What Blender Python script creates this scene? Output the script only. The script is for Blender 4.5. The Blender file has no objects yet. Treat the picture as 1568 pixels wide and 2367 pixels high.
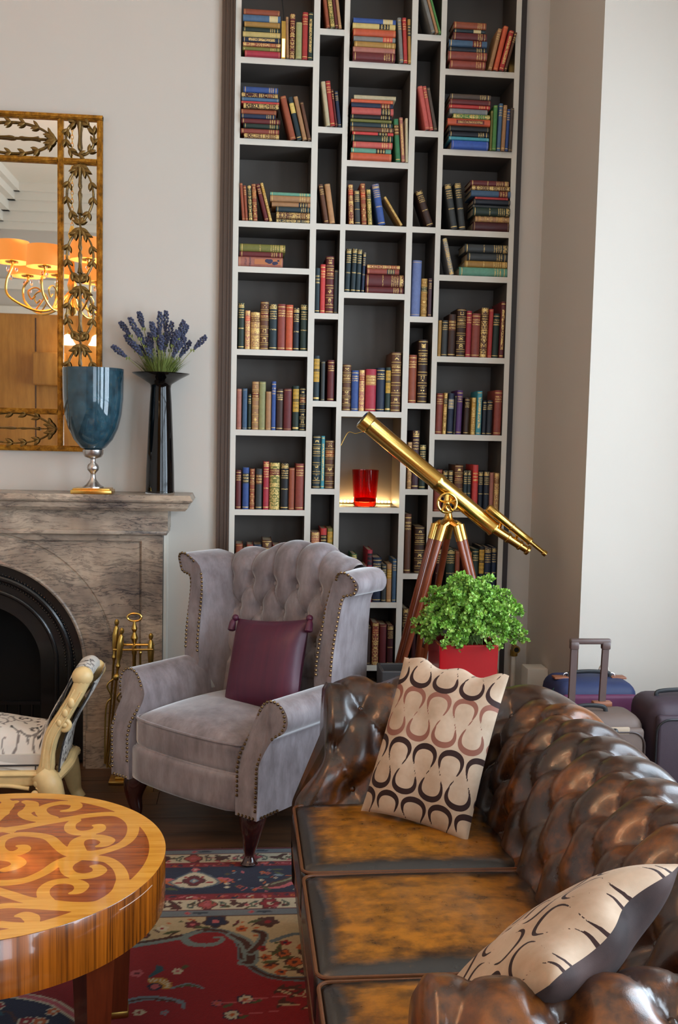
import bpy, bmesh, math, random
import numpy as np
from mathutils import Vector, Matrix

SC = bpy.context.scene
COL = SC.collection
random.seed(7)
rng = np.random.default_rng(7)
PI = math.pi

# ------------------------------------------------------------------ camera
F_PX, PITCH, ROLL, YAW, EYE = 2300.0, .078, .022, .0985, 1.52
_f = np.array([math.sin(YAW) * math.cos(PITCH), math.cos(YAW) * math.cos(PITCH), -math.sin(PITCH)])
_r = np.array([math.cos(YAW), -math.sin(YAW), 0.0])
_u = np.cross(_r, _f)
_r, _u = _r * math.cos(ROLL) + _u * math.sin(ROLL), -_r * math.sin(ROLL) + _u * math.cos(ROLL)
_c = np.array([0.0, 0.0, EYE])
cam_data = bpy.data.cameras.new('camera')
cam = bpy.data.objects.new('camera', cam_data)
COL.objects.link(cam)
cam.matrix_world = Matrix(((_r[0], _u[0], -_f[0], _c[0]), (_r[1], _u[1], -_f[1], _c[1]), (_r[2], _u[2], -_f[2], _c[2]), (0, 0, 0, 1)))
cam_data.sensor_fit = 'AUTO'
cam_data.sensor_width = 36.0
cam_data.lens = F_PX * 36.0 / 2367.0
cam_data.clip_start = .05
cam_data.dof.use_dof = False
SC.camera = cam

def ray(x, y):
    return _f * F_PX + _r * (x - 784) - _u * (y - 1183.5)

def at_y(x, y, Y):                       # where the sight line of a pixel meets the plane y = Y
    d = ray(x, y)
    return Vector(_c + d * (Y / d[1]))

def at_z(x, y, Z):                       # ... and a level plane
    d = ray(x, y)
    return Vector(_c + d * ((Z - EYE) / d[2]))

# ------------------------------------------------------------------ picture and light
SC.view_settings.view_transform = 'Standard'
SC.view_settings.look = 'None'
SC.view_settings.gamma = 1.0
SC.view_settings.use_curve_mapping = False
SC.view_settings.exposure = -.2

world = bpy.data.worlds.new('sky')
SC.world = world
world.use_nodes = True
bg = world.node_tree.nodes['Background']
bg.inputs[0].default_value = (.75, .86, 1.0, 1)
bg.inputs[1].default_value = 1.0

WIN_X = 2.20                              # the window wall, to the right of the picture
WINDOWS = [(-1.75, -.45), (.25, 1.65), (2.05, 3.35)]
WIN_Z = (.55, 3.05)
for (ya, yb), power in zip(WINDOWS, (110, 175, 135)):
    ld = bpy.data.lights.new('window_and_fill_light', 'AREA')
    ld.shape = 'RECTANGLE'
    ld.size = WIN_Z[1] - WIN_Z[0]
    ld.size_y = yb - ya
    ld.energy = power
    ld.color = (.70, .85, 1.0)
    lo = bpy.data.objects.new('window_and_fill_light', ld)
    COL.objects.link(lo)
    lo.location = (WIN_X + .22, (ya + yb) / 2, sum(WIN_Z) / 2)
    lo.rotation_euler = (0, PI / 2, 0)     # shines towards -x

FILL_WIN, BACK_Y = (.25, 1.85), -2.3      # invented window behind the camera, added to brighten fronts and shelf backs
ld = bpy.data.lights.new('window_and_fill_light', 'AREA')  # fill light shining in through the added back window
ld.shape = 'RECTANGLE'
ld.size, ld.size_y = FILL_WIN[1] - FILL_WIN[0], WIN_Z[1] - WIN_Z[0]
ld.energy = 80
ld.color = (.74, .87, 1.0)
lo = bpy.data.objects.new('window_and_fill_light', ld)
COL.objects.link(lo)
lo.location = (sum(FILL_WIN) / 2, BACK_Y - .25, sum(WIN_Z) / 2)
lo.rotation_euler = (PI / 2, 0, 0)

# ------------------------------------------------------------------ small helpers
def lin(h):
    h = h.lstrip('#')
    o = []
    for i in (0, 2, 4):
        c = int(h[i:i + 2], 16) / 255
        o.append(c / 12.92 if c <= .04045 else ((c + .055) / 1.055) ** 2.4)
    return tuple(o)

def rgba(h):
    return (*lin(h), 1.0)

def thing(name, label, cat, loc=(0, 0, 0), rotz=0.0, group=None):
    o = bpy.data.objects.new(name, None)
    COL.objects.link(o)
    o.location = loc
    o.rotation_euler = (0, 0, rotz)
    o.empty_display_size = .05
    return tag(o, label, cat, group)

def tag(o, label, cat, group=None):
    o['label'] = label
    o['category'] = cat
    if group:
        o['group'] = group
    return o

def struct(o, label=None):
    o['kind'] = 'structure'
    if label:
        o['label'] = label
    return o

def stuff(o):
    o['kind'] = 'stuff'
    return o

def new_obj(name, me, parent=None):
    o = bpy.data.objects.new(name, me)
    COL.objects.link(o)
    if parent is not None:
        o.parent = parent
    return o

def copy_tree(o, parent=None):
    c = o.copy()
    COL.objects.link(c)
    c.parent = parent
    for ch in list(o.children):
        copy_tree(ch, c)
    return c

class MB:
    """collects shapes that become ONE mesh object"""
    def __init__(s):
        s.v, s.f, s.m = [], [], []

    def add(s, vs, fs, mi=0, M=None):
        n = len(s.v)
        if M is not None:
            vs = [M @ Vector(p) for p in vs]
        s.v.extend([tuple(p) for p in vs])
        s.f.extend([tuple(i + n for i in f) for f in fs])
        s.m.extend([mi] * len(fs))
        return s

    def box(s, a, b, mi=0, M=None):
        x0, y0, z0 = a
        x1, y1, z1 = b
        vs = [(x0, y0, z0), (x1, y0, z0), (x1, y1, z0), (x0, y1, z0), (x0, y0, z1), (x1, y0, z1), (x1, y1, z1), (x0, y1, z1)]
        fs = [(0, 3, 2, 1), (4, 5, 6, 7), (0, 1, 5, 4), (1, 2, 6, 5), (2, 3, 7, 6), (3, 0, 4, 7)]
        return s.add(vs, fs, mi, M)

    def rbox(s, c, size, r=.01, seg=3, mi=0, M=None):
        bm = bmesh.new()
        bmesh.ops.create_cube(bm, size=1.0)
        for v in bm.verts:
            v.co = Vector((v.co.x * size[0] + c[0], v.co.y * size[1] + c[1], v.co.z * size[2] + c[2]))
        bmesh.ops.bevel(bm, geom=list(bm.edges), offset=r, segments=seg, profile=.5, affect='EDGES', clamp_overlap=True)
        bm.verts.index_update()
        s.add([v.co.copy() for v in bm.verts], [[v.index for v in f.verts] for f in bm.faces], mi, M)
        bm.free()
        return s

    def grid(s, nu, nv, fn, cu=False, cv=False, mi=0, M=None):
        vs = [fn(i / (nu if cu else nu - 1), j / (nv if cv else nv - 1)) for j in range(nv) for i in range(nu)]
        fs = []
        for j in range(nv if cv else nv - 1):
            for i in range(nu if cu else nu - 1):
                a, b = i, (i + 1) % nu
                c, d = j, (j + 1) % nv
                fs.append((c * nu + a, c * nu + b, d * nu + b, d * nu + a))
        return s.add(vs, fs, mi, M)

    def lathe(s, prof, n=24, c=(0, 0, 0), mi=0, M=None, caps=True):
        vs, fs = [], []
        for r, z in prof:
            for k in range(n):
                a = 2 * PI * k / n
                vs.append((c[0] + r * math.cos(a), c[1] + r * math.sin(a), c[2] + z))
        m = len(prof)
        for j in range(m - 1):
            for k in range(n):
                k2 = (k + 1) % n
                fs.append((j * n + k, j * n + k2, (j + 1) * n + k2, (j + 1) * n + k))
        if caps:
            fs.append(tuple(range(n - 1, -1, -1)))
            fs.append(tuple((m - 1) * n + k for k in range(n)))
        return s.add(vs, fs, mi, M)

    def tube(s, pts, rad, n=10, mi=0, M=None, closed=False, caps=True, flat=1.0):
        pts = [Vector(p) for p in pts]
        m = len(pts)
        if not hasattr(rad, '__len__'):
            rad = [rad] * m
        vs, fs = [], []
        up = None
        for i, p in enumerate(pts):
            a = pts[(i - 1) % m] if closed or i > 0 else p
            b = pts[(i + 1) % m] if closed or i < m - 1 else p
            t = (b - a)
            if t.length < 1e-9:
                t = Vector((0, 0, 1))
            t.normalize()
            if up is None:
                up = Vector((0, 0, 1)) if abs(t.z) < .9 else Vector((0, 1, 0))
            e1 = t.cross(up)
            if e1.length < 1e-6:
                e1 = t.cross(Vector((1, 0, 0)))
            e1.normalize()
            e2 = e1.cross(t).normalized()
            up = e2
            for k in range(n):
                an = 2 * PI * k / n
                vs.append(p + e1 * (math.cos(an) * rad[i]) + e2 * (math.sin(an) * rad[i] * flat))
        for i in range(m if closed else m - 1):
            j = (i + 1) % m
            for k in range(n):
                k2 = (k + 1) % n
                fs.append((i * n + k, i * n + k2, j * n + k2, j * n + k))
        if caps and not closed:
            fs.append(tuple(range(n - 1, -1, -1)))
            fs.append(tuple((m - 1) * n + k for k in range(n)))
        return s.add(vs, fs, mi, M)

    def ball(s, c, r, n=10, m=6, mi=0, M=None, sc=(1, 1, 1)):
        vs, fs = [(c[0], c[1], c[2] - r * sc[2])], []
        for j in range(1, m):
            th = -PI / 2 + PI * j / m
            for k in range(n):
                a = 2 * PI * k / n
                vs.append((c[0] + r * sc[0] * math.cos(th) * math.cos(a), c[1] + r * sc[1] * math.cos(th) * math.sin(a), c[2] + r * sc[2] * math.sin(th)))
        vs.append((c[0], c[1], c[2] + r * sc[2]))
        top = len(vs) - 1
        for k in range(n):
            k2 = (k + 1) % n
            fs.append((0, 1 + k2, 1 + k))
            for j in range(m - 2):
                fs.append((1 + j * n + k, 1 + j * n + k2, 1 + (j + 1) * n + k2, 1 + (j + 1) * n + k))
            fs.append((1 + (m - 2) * n + k, 1 + (m - 2) * n + k2, top))
        return s.add(vs, fs, mi, M)

    def prism(s, poly, y0, y1, mi=0, M=None, cap_mi=None):
        """poly is (x, z); extruded along y"""
        n = len(poly)
        vs = [(p[0], y0, p[1]) for p in poly] + [(p[0], y1, p[1]) for p in poly]
        fs = [(i, (i + 1) % n, n + (i + 1) % n, n + i) for i in range(n)]
        s.add(vs, fs, mi, M)
        k = len(s.v) - 2 * n
        s.f.append(tuple(k + i for i in range(n - 1, -1, -1)))
        s.f.append(tuple(k + n + i for i in range(n)))
        s.m.extend([mi if cap_mi is None else cap_mi] * 2)
        return s

    def mesh(s, name, mats, smooth=35.0, shift=None):
        me = bpy.data.meshes.new(name)
        vs = s.v if shift is None else [(p[0] - shift[0], p[1] - shift[1], p[2] - shift[2]) for p in s.v]
        me.from_pydata(vs, [], s.f)
        if not isinstance(mats, (list, tuple)):
            mats = [mats]
        for m in mats:
            me.materials.append(m)
        if len(mats) > 1:
            me.polygons.foreach_set('material_index', s.m)
        bm = bmesh.new()
        bm.from_mesh(me)
        bmesh.ops.recalc_face_normals(bm, faces=bm.faces)
        bm.to_mesh(me)
        bm.free()
        if smooth:
            me.shade_smooth()
            if smooth < 180:
                me.set_sharp_from_angle(angle=math.radians(smooth))
        me.update()
        return me

    def obj(s, name, mats, parent=None, smooth=35.0, world=False):
        sh = tuple(parent.location) if (world and parent is not None) else None
        return new_obj(name, s.mesh(name, mats, smooth, sh), parent)

def lerp(a, b, t):
    return a + (b - a) * t

def sstep(a, b, x):
    t = min(1, max(0, (x - a) / (b - a)))
    return t * t * (3 - 2 * t)

def spline(pts, n=40, closed=False):
    """Catmull-Rom through the points"""
    P = [Vector(p) for p in pts]
    m = len(P)
    out = []
    segs = m if closed else m - 1
    for i in range(segs):
        p0 = P[(i - 1) % m] if closed or i > 0 else P[0] * 2 - P[1]
        p1, p2 = P[i], P[(i + 1) % m]
        p3 = P[(i + 2) % m] if closed or i < m - 2 else P[-1] * 2 - P[-2]
        k = max(2, n // segs)
        for j in range(k):
            t = j / k
            out.append(.5 * ((2 * p1) + (-p0 + p2) * t + (2 * p0 - 5 * p1 + 4 * p2 - p3) * t * t + (-p0 + 3 * p1 - 3 * p2 + p3) * t ** 3))
    if not closed:
        out.append(P[-1])
    return out

def rot(axis, a):
    return Matrix.Rotation(a, 4, axis)

def tr(*p):
    return Matrix.Translation(Vector(p))

def attr(me, name, arr, kind='FLOAT'):
    a = me.attributes.new(name, kind, 'POINT')
    if kind == 'FLOAT':
        a.data.foreach_set('value', np.ascontiguousarray(arr, dtype=np.float32).ravel())
    else:
        a.data.foreach_set('color', np.ascontiguousarray(arr, dtype=np.float32).ravel())

# ------------------------------------------------------------------ materials
class NT:
    def __init__(s, name):
        s.m = bpy.data.materials.new(name)
        s.m.use_nodes = True
        s.t = s.m.node_tree
        s.b = s.t.nodes['Principled BSDF']
        s.out = s.t.nodes['Material Output']

    def n(s, typ, **kw):
        nd = s.t.nodes.new(typ)
        for k, v in kw.items():
            setattr(nd, k, v)
        return nd

    def put(s, sock, v):
        if v is None:
            return
        if hasattr(v, 'is_output') or isinstance(v, bpy.types.NodeSocket):
            s.t.links.new(v, sock)
        elif hasattr(v, '__len__') and len(v) == 3 and sock.type == 'RGBA':
            sock.default_value = (*v, 1)
        else:
            sock.default_value = v

    def math(s, op, a, b=None, c=None, clamp=False):
        nd = s.n('ShaderNodeMath', operation=op)
        nd.use_clamp = clamp
        s.put(nd.inputs[0], a)
        s.put(nd.inputs[1], b)
        s.put(nd.inputs[2], c)
        return nd.outputs[0]

    def mix(s, fac, a, b, mode='MIX'):
        nd = s.n('ShaderNodeMix', data_type='RGBA', blend_type=mode)
        s.put(nd.inputs['Factor'], fac)
        s.put(nd.inputs['A'], a) if False else s.put(nd.inputs[6], a)
        s.put(nd.inputs[7], b)
        return nd.outputs[2]

    def coord(s, what='Object', scale=None, loc=None, rotv=None):
        o = s.n('ShaderNodeTexCoord').outputs[what]
        if scale is None and loc is None and rotv is None:
            return o
        mp = s.n('ShaderNodeMapping')
        s.put(mp.inputs[0], o)
        if loc is not None:
            mp.inputs[1].default_value = loc
        if rotv is not None:
            mp.inputs[2].default_value = rotv
        if scale is not None:
            mp.inputs[3].default_value = scale if hasattr(scale, '__len__') else (scale,) * 3
        return mp.outputs[0]

    def noise(s, vec, scale=5.0, detail=3.0, rough=.55, dist=0.0, out=0):
        nd = s.n('ShaderNodeTexNoise')
        s.put(nd.inputs['Vector'], vec)
        nd.inputs['Scale'].default_value = scale
        nd.inputs['Detail'].default_value = detail
        nd.inputs['Roughness'].default_value = rough
        nd.inputs['Distortion'].default_value = dist
        return nd.outputs[out]

    def ramp(s, fac, stops, interp='LINEAR'):
        nd = s.n('ShaderNodeValToRGB')
        nd.color_ramp.interpolation = interp
        el = nd.color_ramp.elements
        while len(el) > 1:
            el.remove(el[-1])
        el[0].position = stops[0][0]
        el[0].color = stops[0][1] if len(stops[0][1]) == 4 else (*stops[0][1], 1)
        for p, c in stops[1:]:
            e = el.new(p)
            e.color = c if len(c) == 4 else (*c, 1)
        s.put(nd.inputs[0], fac)
        return nd.outputs[0]

    def bump(s, h, strength=.3, dist=.01):
        nd = s.n('ShaderNodeBump')
        nd.inputs['Strength'].default_value = strength
        nd.inputs['Distance'].default_value = dist
        s.put(nd.inputs['Height'], h)
        s.t.links.new(nd.outputs[0], s.b.inputs['Normal'])

    def set(s, **kw):
        for k, v in kw.items():
            s.put(s.b.inputs[k.replace('_', ' ')], v)
        return s

def pmat(name, col, rough=.5, metal=0.0, var=.12, vscale=8.0, bump=0.0, bscale=60.0, bdist=.002, sheen=0.0, coat=0.0, spec=.5, **kw):
    t = NT(name)
    c = lin(col) if isinstance(col, str) else col
    vec = t.coord()
    if var > 0:
        nz = t.noise(vec, vscale, 4)
        k = t.math('MULTIPLY_ADD', nz, 2 * var, 1 - var)
        cc = t.mix(1.0, (*c, 1), k, 'MULTIPLY')
        t.set(Base_Color=cc)
    else:
        t.set(Base_Color=(*c, 1))
    t.set(Roughness=rough, Metallic=metal)
    t.b.inputs['Specular IOR Level'].default_value = spec
    if sheen:
        t.b.inputs['Sheen Weight'].default_value = sheen
        t.b.inputs['Sheen Roughness'].default_value = .4
    if coat:
        t.b.inputs['Coat Weight'].default_value = coat
        t.b.inputs['Coat Roughness'].default_value = .08
    if bump:
        t.bump(t.noise(vec, bscale, 3), bump, bdist)
    return t.m

def wood(name, dark, light, scale=(1, 12, 12), rough=.3, coat=.0, contrast=(.3, .7), bump=.05):
    t = NT(name)
    vec = t.coord(scale=scale)
    n1 = t.noise(vec, 2.2, 5, .6, .4)
    n2 = t.noise(vec, 9.0, 3, .7, .2)
    fac = t.math('MULTIPLY_ADD', n2, .35, t.math('MULTIPLY', n1, .75))
    c = t.ramp(fac, [(contrast[0], lin(dark)), (contrast[1], lin(light))])
    t.set(Base_Color=c, Roughness=rough)
    if coat:
        t.b.inputs['Coat Weight'].default_value = coat
        t.b.inputs['Coat Roughness'].default_value = .05
    if bump:
        t.bump(fac, bump, .002)
    return t.m

M = {}
M['wall'] = pmat('wall_paint', '#c6bdb2', .75, var=.025, vscale=3, bump=.06, bscale=90)
M['white_wall'] = M['wall']
M['ceiling'] = pmat('ceiling_paint', '#e6ddcd', .8, var=.02)
M['trim'] = pmat('trim_paint', '#e0d9cc', .45, var=.02)
M['shelf_white'] = pmat('shelf_paint', '#d6d0c4', .4, var=.03, vscale=5)
M['shelf_dark'] = pmat('shelf_back', '#585049', .55, var=.08, vscale=4)
M['frame_brown'] = pmat('brown_frame', '#4a3526', .45, var=.08, vscale=4)
M['gap_shade_backing'] = pmat('gap_shade_and_backing', '#2e2624', .5, var=.08)  # dark tone painted as side gap shadow; also the mirror backing
M['brass'] = pmat('polished_brass', (.80, .50, .13), .22, 1.0, var=.05, vscale=20)
M['brass_old'] = pmat('aged_brass', (.50, .32, .08), .34, 1.0, var=.25, vscale=40)
M['chrome'] = pmat('brushed_steel', (.62, .58, .55), .28, 1.0, var=.05)
M['iron'] = pmat('black_iron', '#0b0b0d', .28, 0.0, var=.3, bump=.1, bscale=120, coat=.3)
M['soot'] = pmat('sooty_iron', '#0c0a09', .8, var=.3)
M['black_gloss'] = pmat('black_glass', '#040304', .06, var=0, spec=.4)
M['mahogany'] = pmat('dark_mahogany', '#33130f', .22, var=.25, vscale=12, coat=.5)
M['tripod'] = wood('tripod_wood', '#5a2412', '#8f4220', (6, 6, 1), .3, .5)
M['cream_frame'] = pmat('cream_gilt_wood', '#dcbd84', .42, var=.22, vscale=22, bump=.15, bscale=70)
M['pages'] = pmat('book_pages', '#b7a68a', .85, var=.15, vscale=120)
M['black_plastic'] = pmat('black_plastic', '#17171a', .4, var=.05)
M['rubber'] = pmat('cable_rubber', '#141416', .5, var=0)
# ------------------------------------------------------------------ the room
WALL_Y = 4.64             # fireplace wall
BOOK_Y = 4.62             # front of the bookcase
PIER_X = 1.385            # side of the projecting pier
PIER_Y = 3.905            # its front, the white wall
LEFT_X, CEIL_Z = -2.75, 4.15

t = NT('floor_oak')
vec = t.coord(scale=(1.0, 7.0, 1))
n1 = t.noise(vec, 3.0, 5, .6, .3)
t.set(Base_Color=t.ramp(n1, [(.3, lin('#3f291a')), (.75, lin('#70492e'))]), Roughness=.36)
M['floor'] = t.m
M['floor_base'] = pmat('floor_base', '#150d08', .8)

fl = struct(MB().box((LEFT_X, BACK_Y, -.06), (WIN_X, WALL_Y + .3, -.012)).obj('floor', M['floor_base'], None, 0))
# boards, running across the room (parallel to the fireplace wall)
bw, y, k = .145, 2.55, 0
while y < WALL_Y:
    y1 = min(y + bw, WALL_Y)
    x = -2.3 + (k * .83) % 1.1
    xs = [LEFT_X]
    while x < WIN_X:
        xs.append(x)
        x += 1.35 + .4 * random.random()
    xs.append(WIN_X)
    for a, b in zip(xs[:-1], xs[1:]):
        pl = MB().box((a + .0012, y + .0012, -.012), (b - .0012, y1 - .0012, random.uniform(-.0006, 0))).obj('plank', M['floor'], fl, 0)
    y += bw
    k += 1
pl = MB().box((LEFT_X, BACK_Y, -.012), (WIN_X, 2.549, 0)).obj('far_boards', M['floor'], fl, 0)

struct(MB().box((LEFT_X, BACK_Y, CEIL_Z), (WIN_X, WALL_Y + .3, CEIL_Z + .1)).obj('ceiling', M['ceiling'], None, 0))
BX0, BX1 = -.118, 1.262
w = MB()
for a, b_, z0, z1 in ((LEFT_X, -1.161 - .47, 0, CEIL_Z), (-1.161 + .47, BX0 + .02, 0, CEIL_Z), (-1.161 - .47, -1.161 + .47, .94, CEIL_Z)):
    w.box((a, WALL_Y, z0), (b_, WALL_Y + .3, z1))
w.box((BX1 - .002, WALL_Y, 0), (PIER_X, WALL_Y + .3, CEIL_Z))
w.box((BX0, WALL_Y + .29, 0), (BX1, WALL_Y + .3, CEIL_Z))
w.box((BX0, WALL_Y, 3.72), (BX1, WALL_Y + .3, CEIL_Z))
struct(w.obj('wall_fireplace', M['wall'], None, 0))
w = MB().box((PIER_X, PIER_Y, 0), (WIN_X, WALL_Y + .3, CEIL_Z))
struct(w.obj('wall_pier', M['white_wall'], None, 0))
struct(MB().box((LEFT_X - .1, BACK_Y, 0), (LEFT_X, WALL_Y + .3, CEIL_Z)).obj('wall_left', M['wall'], None, 0))
w = MB()
for x0, x1, z0, z1 in ((LEFT_X, FILL_WIN[0], 0, CEIL_Z), (FILL_WIN[1], WIN_X, 0, CEIL_Z), (*FILL_WIN, 0, WIN_Z[0]), (*FILL_WIN, WIN_Z[1], CEIL_Z)):
    w.box((x0, BACK_Y - .3, z0), (x1, BACK_Y, z1))
struct(w.obj('wall_back', M['wall'], None, 0))
w = MB()
ys = [BACK_Y] + [v for ab in WINDOWS for v in ab] + [WALL_Y + .3]
for a, b in zip(ys[0::2], ys[1::2]):
    w.box((WIN_X, a, 0), (WIN_X + .3, b, CEIL_Z))
for a, b in WINDOWS:
    w.box((WIN_X, a, 0), (WIN_X + .3, b, WIN_Z[0]))
    w.box((WIN_X, a, WIN_Z[1]), (WIN_X + .3, b, CEIL_Z))
struct(w.obj('wall_windows', M['wall'], None, 0))

t = NT('window_glass')
gl = t.n('ShaderNodeBsdfGlossy')
gl.inputs['Roughness'].default_value = .02
tp = t.n('ShaderNodeBsdfTransparent')
mx = t.n('ShaderNodeMixShader')
mx.inputs[0].default_value = .06
t.t.links.new(tp.outputs[0], mx.inputs[1])
t.t.links.new(gl.outputs[0], mx.inputs[2])
t.t.links.new(mx.outputs[0], t.out.inputs[0])
M['window_glass'] = t.m
for i, (a, b) in enumerate(WINDOWS):
    fr = MB()
    x0, x1 = WIN_X + .05, WIN_X + .10
    for q in (a, b - .06):
        fr.box((x0, q, WIN_Z[0]), (x1, q + .06, WIN_Z[1]))
    for q in (WIN_Z[0], 1.97, WIN_Z[1] - .06):
        fr.box((x0, a, q), (x1, b, q + .06))
    win = struct(fr.obj(f'window_{i + 1}', M['trim'], None, 0))
    for q in (1, 2):
        yy = lerp(a, b, q / 3)
        MB().box((x0 + .01, yy - .012, WIN_Z[0]), (x1 - .01, yy + .012, WIN_Z[1])).obj('muntin', M['trim'], win, 0)
    for q in (1.26, 2.50):
        MB().box((x0 + .01, a, q - .012), (x1 - .01, b, q + .012)).obj('muntin', M['trim'], win, 0)
    for qy in range(3):
        for za, zb in ((WIN_Z[0], 1.26), (1.26, 2.0), (2.0, 2.50), (2.50, WIN_Z[1])):
            MB().box((x0 + .022, lerp(a, b, qy / 3) + .005, za + .005), (x0 + .026, lerp(a, b, (qy + 1) / 3) - .005, zb - .005)).obj('pane', M['window_glass'], win, 0)

fr = MB()
y0, y1 = BACK_Y - .14, BACK_Y - .09
for q in (FILL_WIN[0], (sum(FILL_WIN) - .06) / 2, FILL_WIN[1] - .06):
    fr.box((q, y0, WIN_Z[0]), (q + .06, y1, WIN_Z[1]))
for q in (WIN_Z[0], 1.97, WIN_Z[1] - .06):
    fr.box((FILL_WIN[0], y0, q), (FILL_WIN[1], y1, q + .06))
win = struct(fr.obj('window_4', M['trim'], None, 0))  # frame of the added, unseen window that carries the fill light
for qx in range(2):
    for za, zb in ((WIN_Z[0], 1.97), (2.03, WIN_Z[1])):
        MB().box((lerp(*FILL_WIN, qx / 2) + .03, y0 + .022, za + .005), (lerp(*FILL_WIN, (qx + 1) / 2) - .03, y0 + .026, zb - .005)).obj('pane', M['window_glass'], win, 0)

# baseboards and the boxed pipe run in the recess
bb = MB()
bb.box((PIER_X - .018, PIER_Y + .01, 0), (PIER_X - .0005, WALL_Y - .001, .17))
bb.box((PIER_X - .026, PIER_Y + .01, .17), (PIER_X - .0005, WALL_Y - .001, .185))
struct(bb.obj('baseboard_recess', M['trim'], None, 0))
struct(MB().box((PIER_X - .018, PIER_Y - .018, 0), (WIN_X, PIER_Y - .0005, .17)).obj('baseboard_pier', M['trim'], None, 0))
struct(MB().box((LEFT_X, WALL_Y - .018, 0), (-1.98, WALL_Y - .0005, .17)).obj('baseboard_fireplace', M['trim'], None, 0))
# short length of skirting + white trunking box
p = at_y(1243, 1537, 4.36)
tb = thing('pipe_box', 'small painted box boxing in pipes low in the recess corner', 'pipe box', (PIER_X - .05, 4.33, 0))
MB().rbox((0, 0, p.z / 2), (.095, .10, p.z), .004, 2).obj('casing', M['trim'], tb)
MB().rbox((0, -.0505, p.z - .09), (.016, .006, .016), .002, 1).obj('screw_cover', M['trim'], tb)
p = at_y(1192, 1500, 4.56)
pv = thing('pipe_valve', 'thin painted pipe ending in a dark brass valve beside bookcase', 'pipe', (p.x, 4.585, 0))
MB().tube([(0, 0, .0), (0, 0, p.z - .02)], .012, 12).obj('pipe', M['trim'], pv)
v = MB()
v.lathe([(.014, -.03), (.018, -.028), (.018, .0), (.012, .004), (.012, .03)], 12, (0, 0, p.z - .01))
v.tube([(0, -.002, p.z), (0, -.045, p.z)], [.016, .018], 12)
v.obj('valve', M['brass_old'], pv)
MB().tube([(0, -.046, p.z), (0, -.040, p.z)], [.012, .012], 12).obj('port', M['soot'], pv)

# opposite wall (seen in the mirror): timber panelling, rails, cornice
M['panel_wood'] = wood('panelling_wood', '#8a5118', '#c78a3c', (2.5, 2.5, .35), .35, .2)
pn = MB()
pn.box((LEFT_X, BACK_Y, 0), (FILL_WIN[0] - .05, BACK_Y + .03, 2.78))
pw = struct(pn.obj('wall_panelling', M['panel_wood'], None, 0))
for k in range(3):
    x = LEFT_X + .43 + k * .93
    MB().box((x, BACK_Y + .03, .3), (x + .012, BACK_Y + .034, 2.74)).obj('joint', M['mahogany'], pw, 0)
tc = MB()
tc.box((LEFT_X, BACK_Y, 2.78), (FILL_WIN[0] - .05, BACK_Y + .06, 2.86))
tc.box((LEFT_X, BACK_Y, 3.05), (WIN_X, BACK_Y + .04, 3.16))
struct(tc.obj('trim_1', M['trim'], None, 0))
cn = MB()
for k, (d, z) in enumerate(((.05, 3.70), (.10, 3.78), (.18, 3.88), (.26, 3.98), (.32, 4.06))):
    cn.box((LEFT_X, BACK_Y, z), (WIN_X, BACK_Y + d, z + .11))
    cn.box((LEFT_X, BACK_Y, z), (LEFT_X + d, WALL_Y, z + .11))
struct(cn.obj('trim_2', M['trim'], None, 0))
cb = thing('wall_cabinet', 'plain timber cabinet fixed to the panelled wall, seen in mirror', 'cabinet', (-2.14, BACK_Y + .03, 2.0))
MB().rbox((0, .10, .17), (.34, .20, .36), .004, 2).obj('body', M['panel_wood'], cb)
MB().rbox((0, .205, .17), (.32, .012, .34), .003, 2).obj('door', M['panel_wood'], cb)
t = NT('lamp_glass_lit')
t.set(Base_Color=(1, .9, .7, 1), Roughness=.5)
t.b.inputs['Emission Color'].default_value = (1, .80, .45, 1)
t.b.inputs['Emission Strength'].default_value = 9.0
M['lamp_lit'] = t.m
for k, x in enumerate((-1.93, -1.62)):
    wl = thing('wall_lamp', ('brass wall lamp with glowing bell shade, nearest mirror bar in reflection', 'brass wall lamp with glowing bell shade, further right in reflection')[k], 'lamp', (x, BACK_Y + .03, 2.52), 0, 'wall lamps reflected in the mirror')
    MB().lathe([(.045, 0), (.04, .02), (.015, .03)], 16, (0, 0, 0), 0, rot('X', -PI / 2)).obj('plate', M['brass'], wl)
    MB().tube(spline([(0, .02, 0), (0, .12, .07), (0, .2, .06), (0, .2, .02)], 16), .008, 8).obj('arm', M['brass'], wl)
    MB().lathe([(.02, .03), (.045, .01), (.06, -.04), (.085, -.08)], 20, (0, .2, 0), caps=False).obj('shade', M['lamp_lit'], wl)
# ------------------------------------------------------------------ bookcase
XS = [at_y(x, 1000, BOOK_Y).x for x in (532.5, 545.2, 707.8, 721.9, 776.6, 788.5, 927.4, 941, 993.7, 1005.6, 1161, 1172.6)]
COLX = [(XS[1], XS[2]), (XS[3], XS[4]), (XS[5], XS[6]), (XS[7], XS[8]), (XS[9], XS[10])]
SHELF_PX = [
    (632, [135, 323, 513, 618, 809, 994.5, 1178.5, 1366, 1552, 1700]),
    (752, [66, 293, 517, 724, 927, 1130, 1331, 1530, 1700]),
    (858, [144, 372.5, 520.5, 677, 951, 1173, 1392.5, 1538, 1700]),
    (967, [78, 301.5, 524, 731.5, 932, 1131, 1326, 1528, 1700]),
    (1085, [161.5, 347, 532.6, 637.5, 825.5, 1005, 1183.5, 1372, 1552, 1700]),
]
SHELF_Z = []
for x, ys in SHELF_PX:
    SHELF_Z.append([at_y(x, y, BOOK_Y).z for y in ys])
TH = .0265
DEPTH = .255
BTOP = 3.70
bc = thing('bookcase', 'tall built-in bookcase with white edged shelves and dark taupe backs', 'bookcase', (XS[0], BOOK_Y, 0))
ups = [(XS[0], XS[1]), (XS[2], XS[3]), (XS[4], XS[5]), (XS[6], XS[7]), (XS[8], XS[9]), (XS[10], XS[11])]
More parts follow.
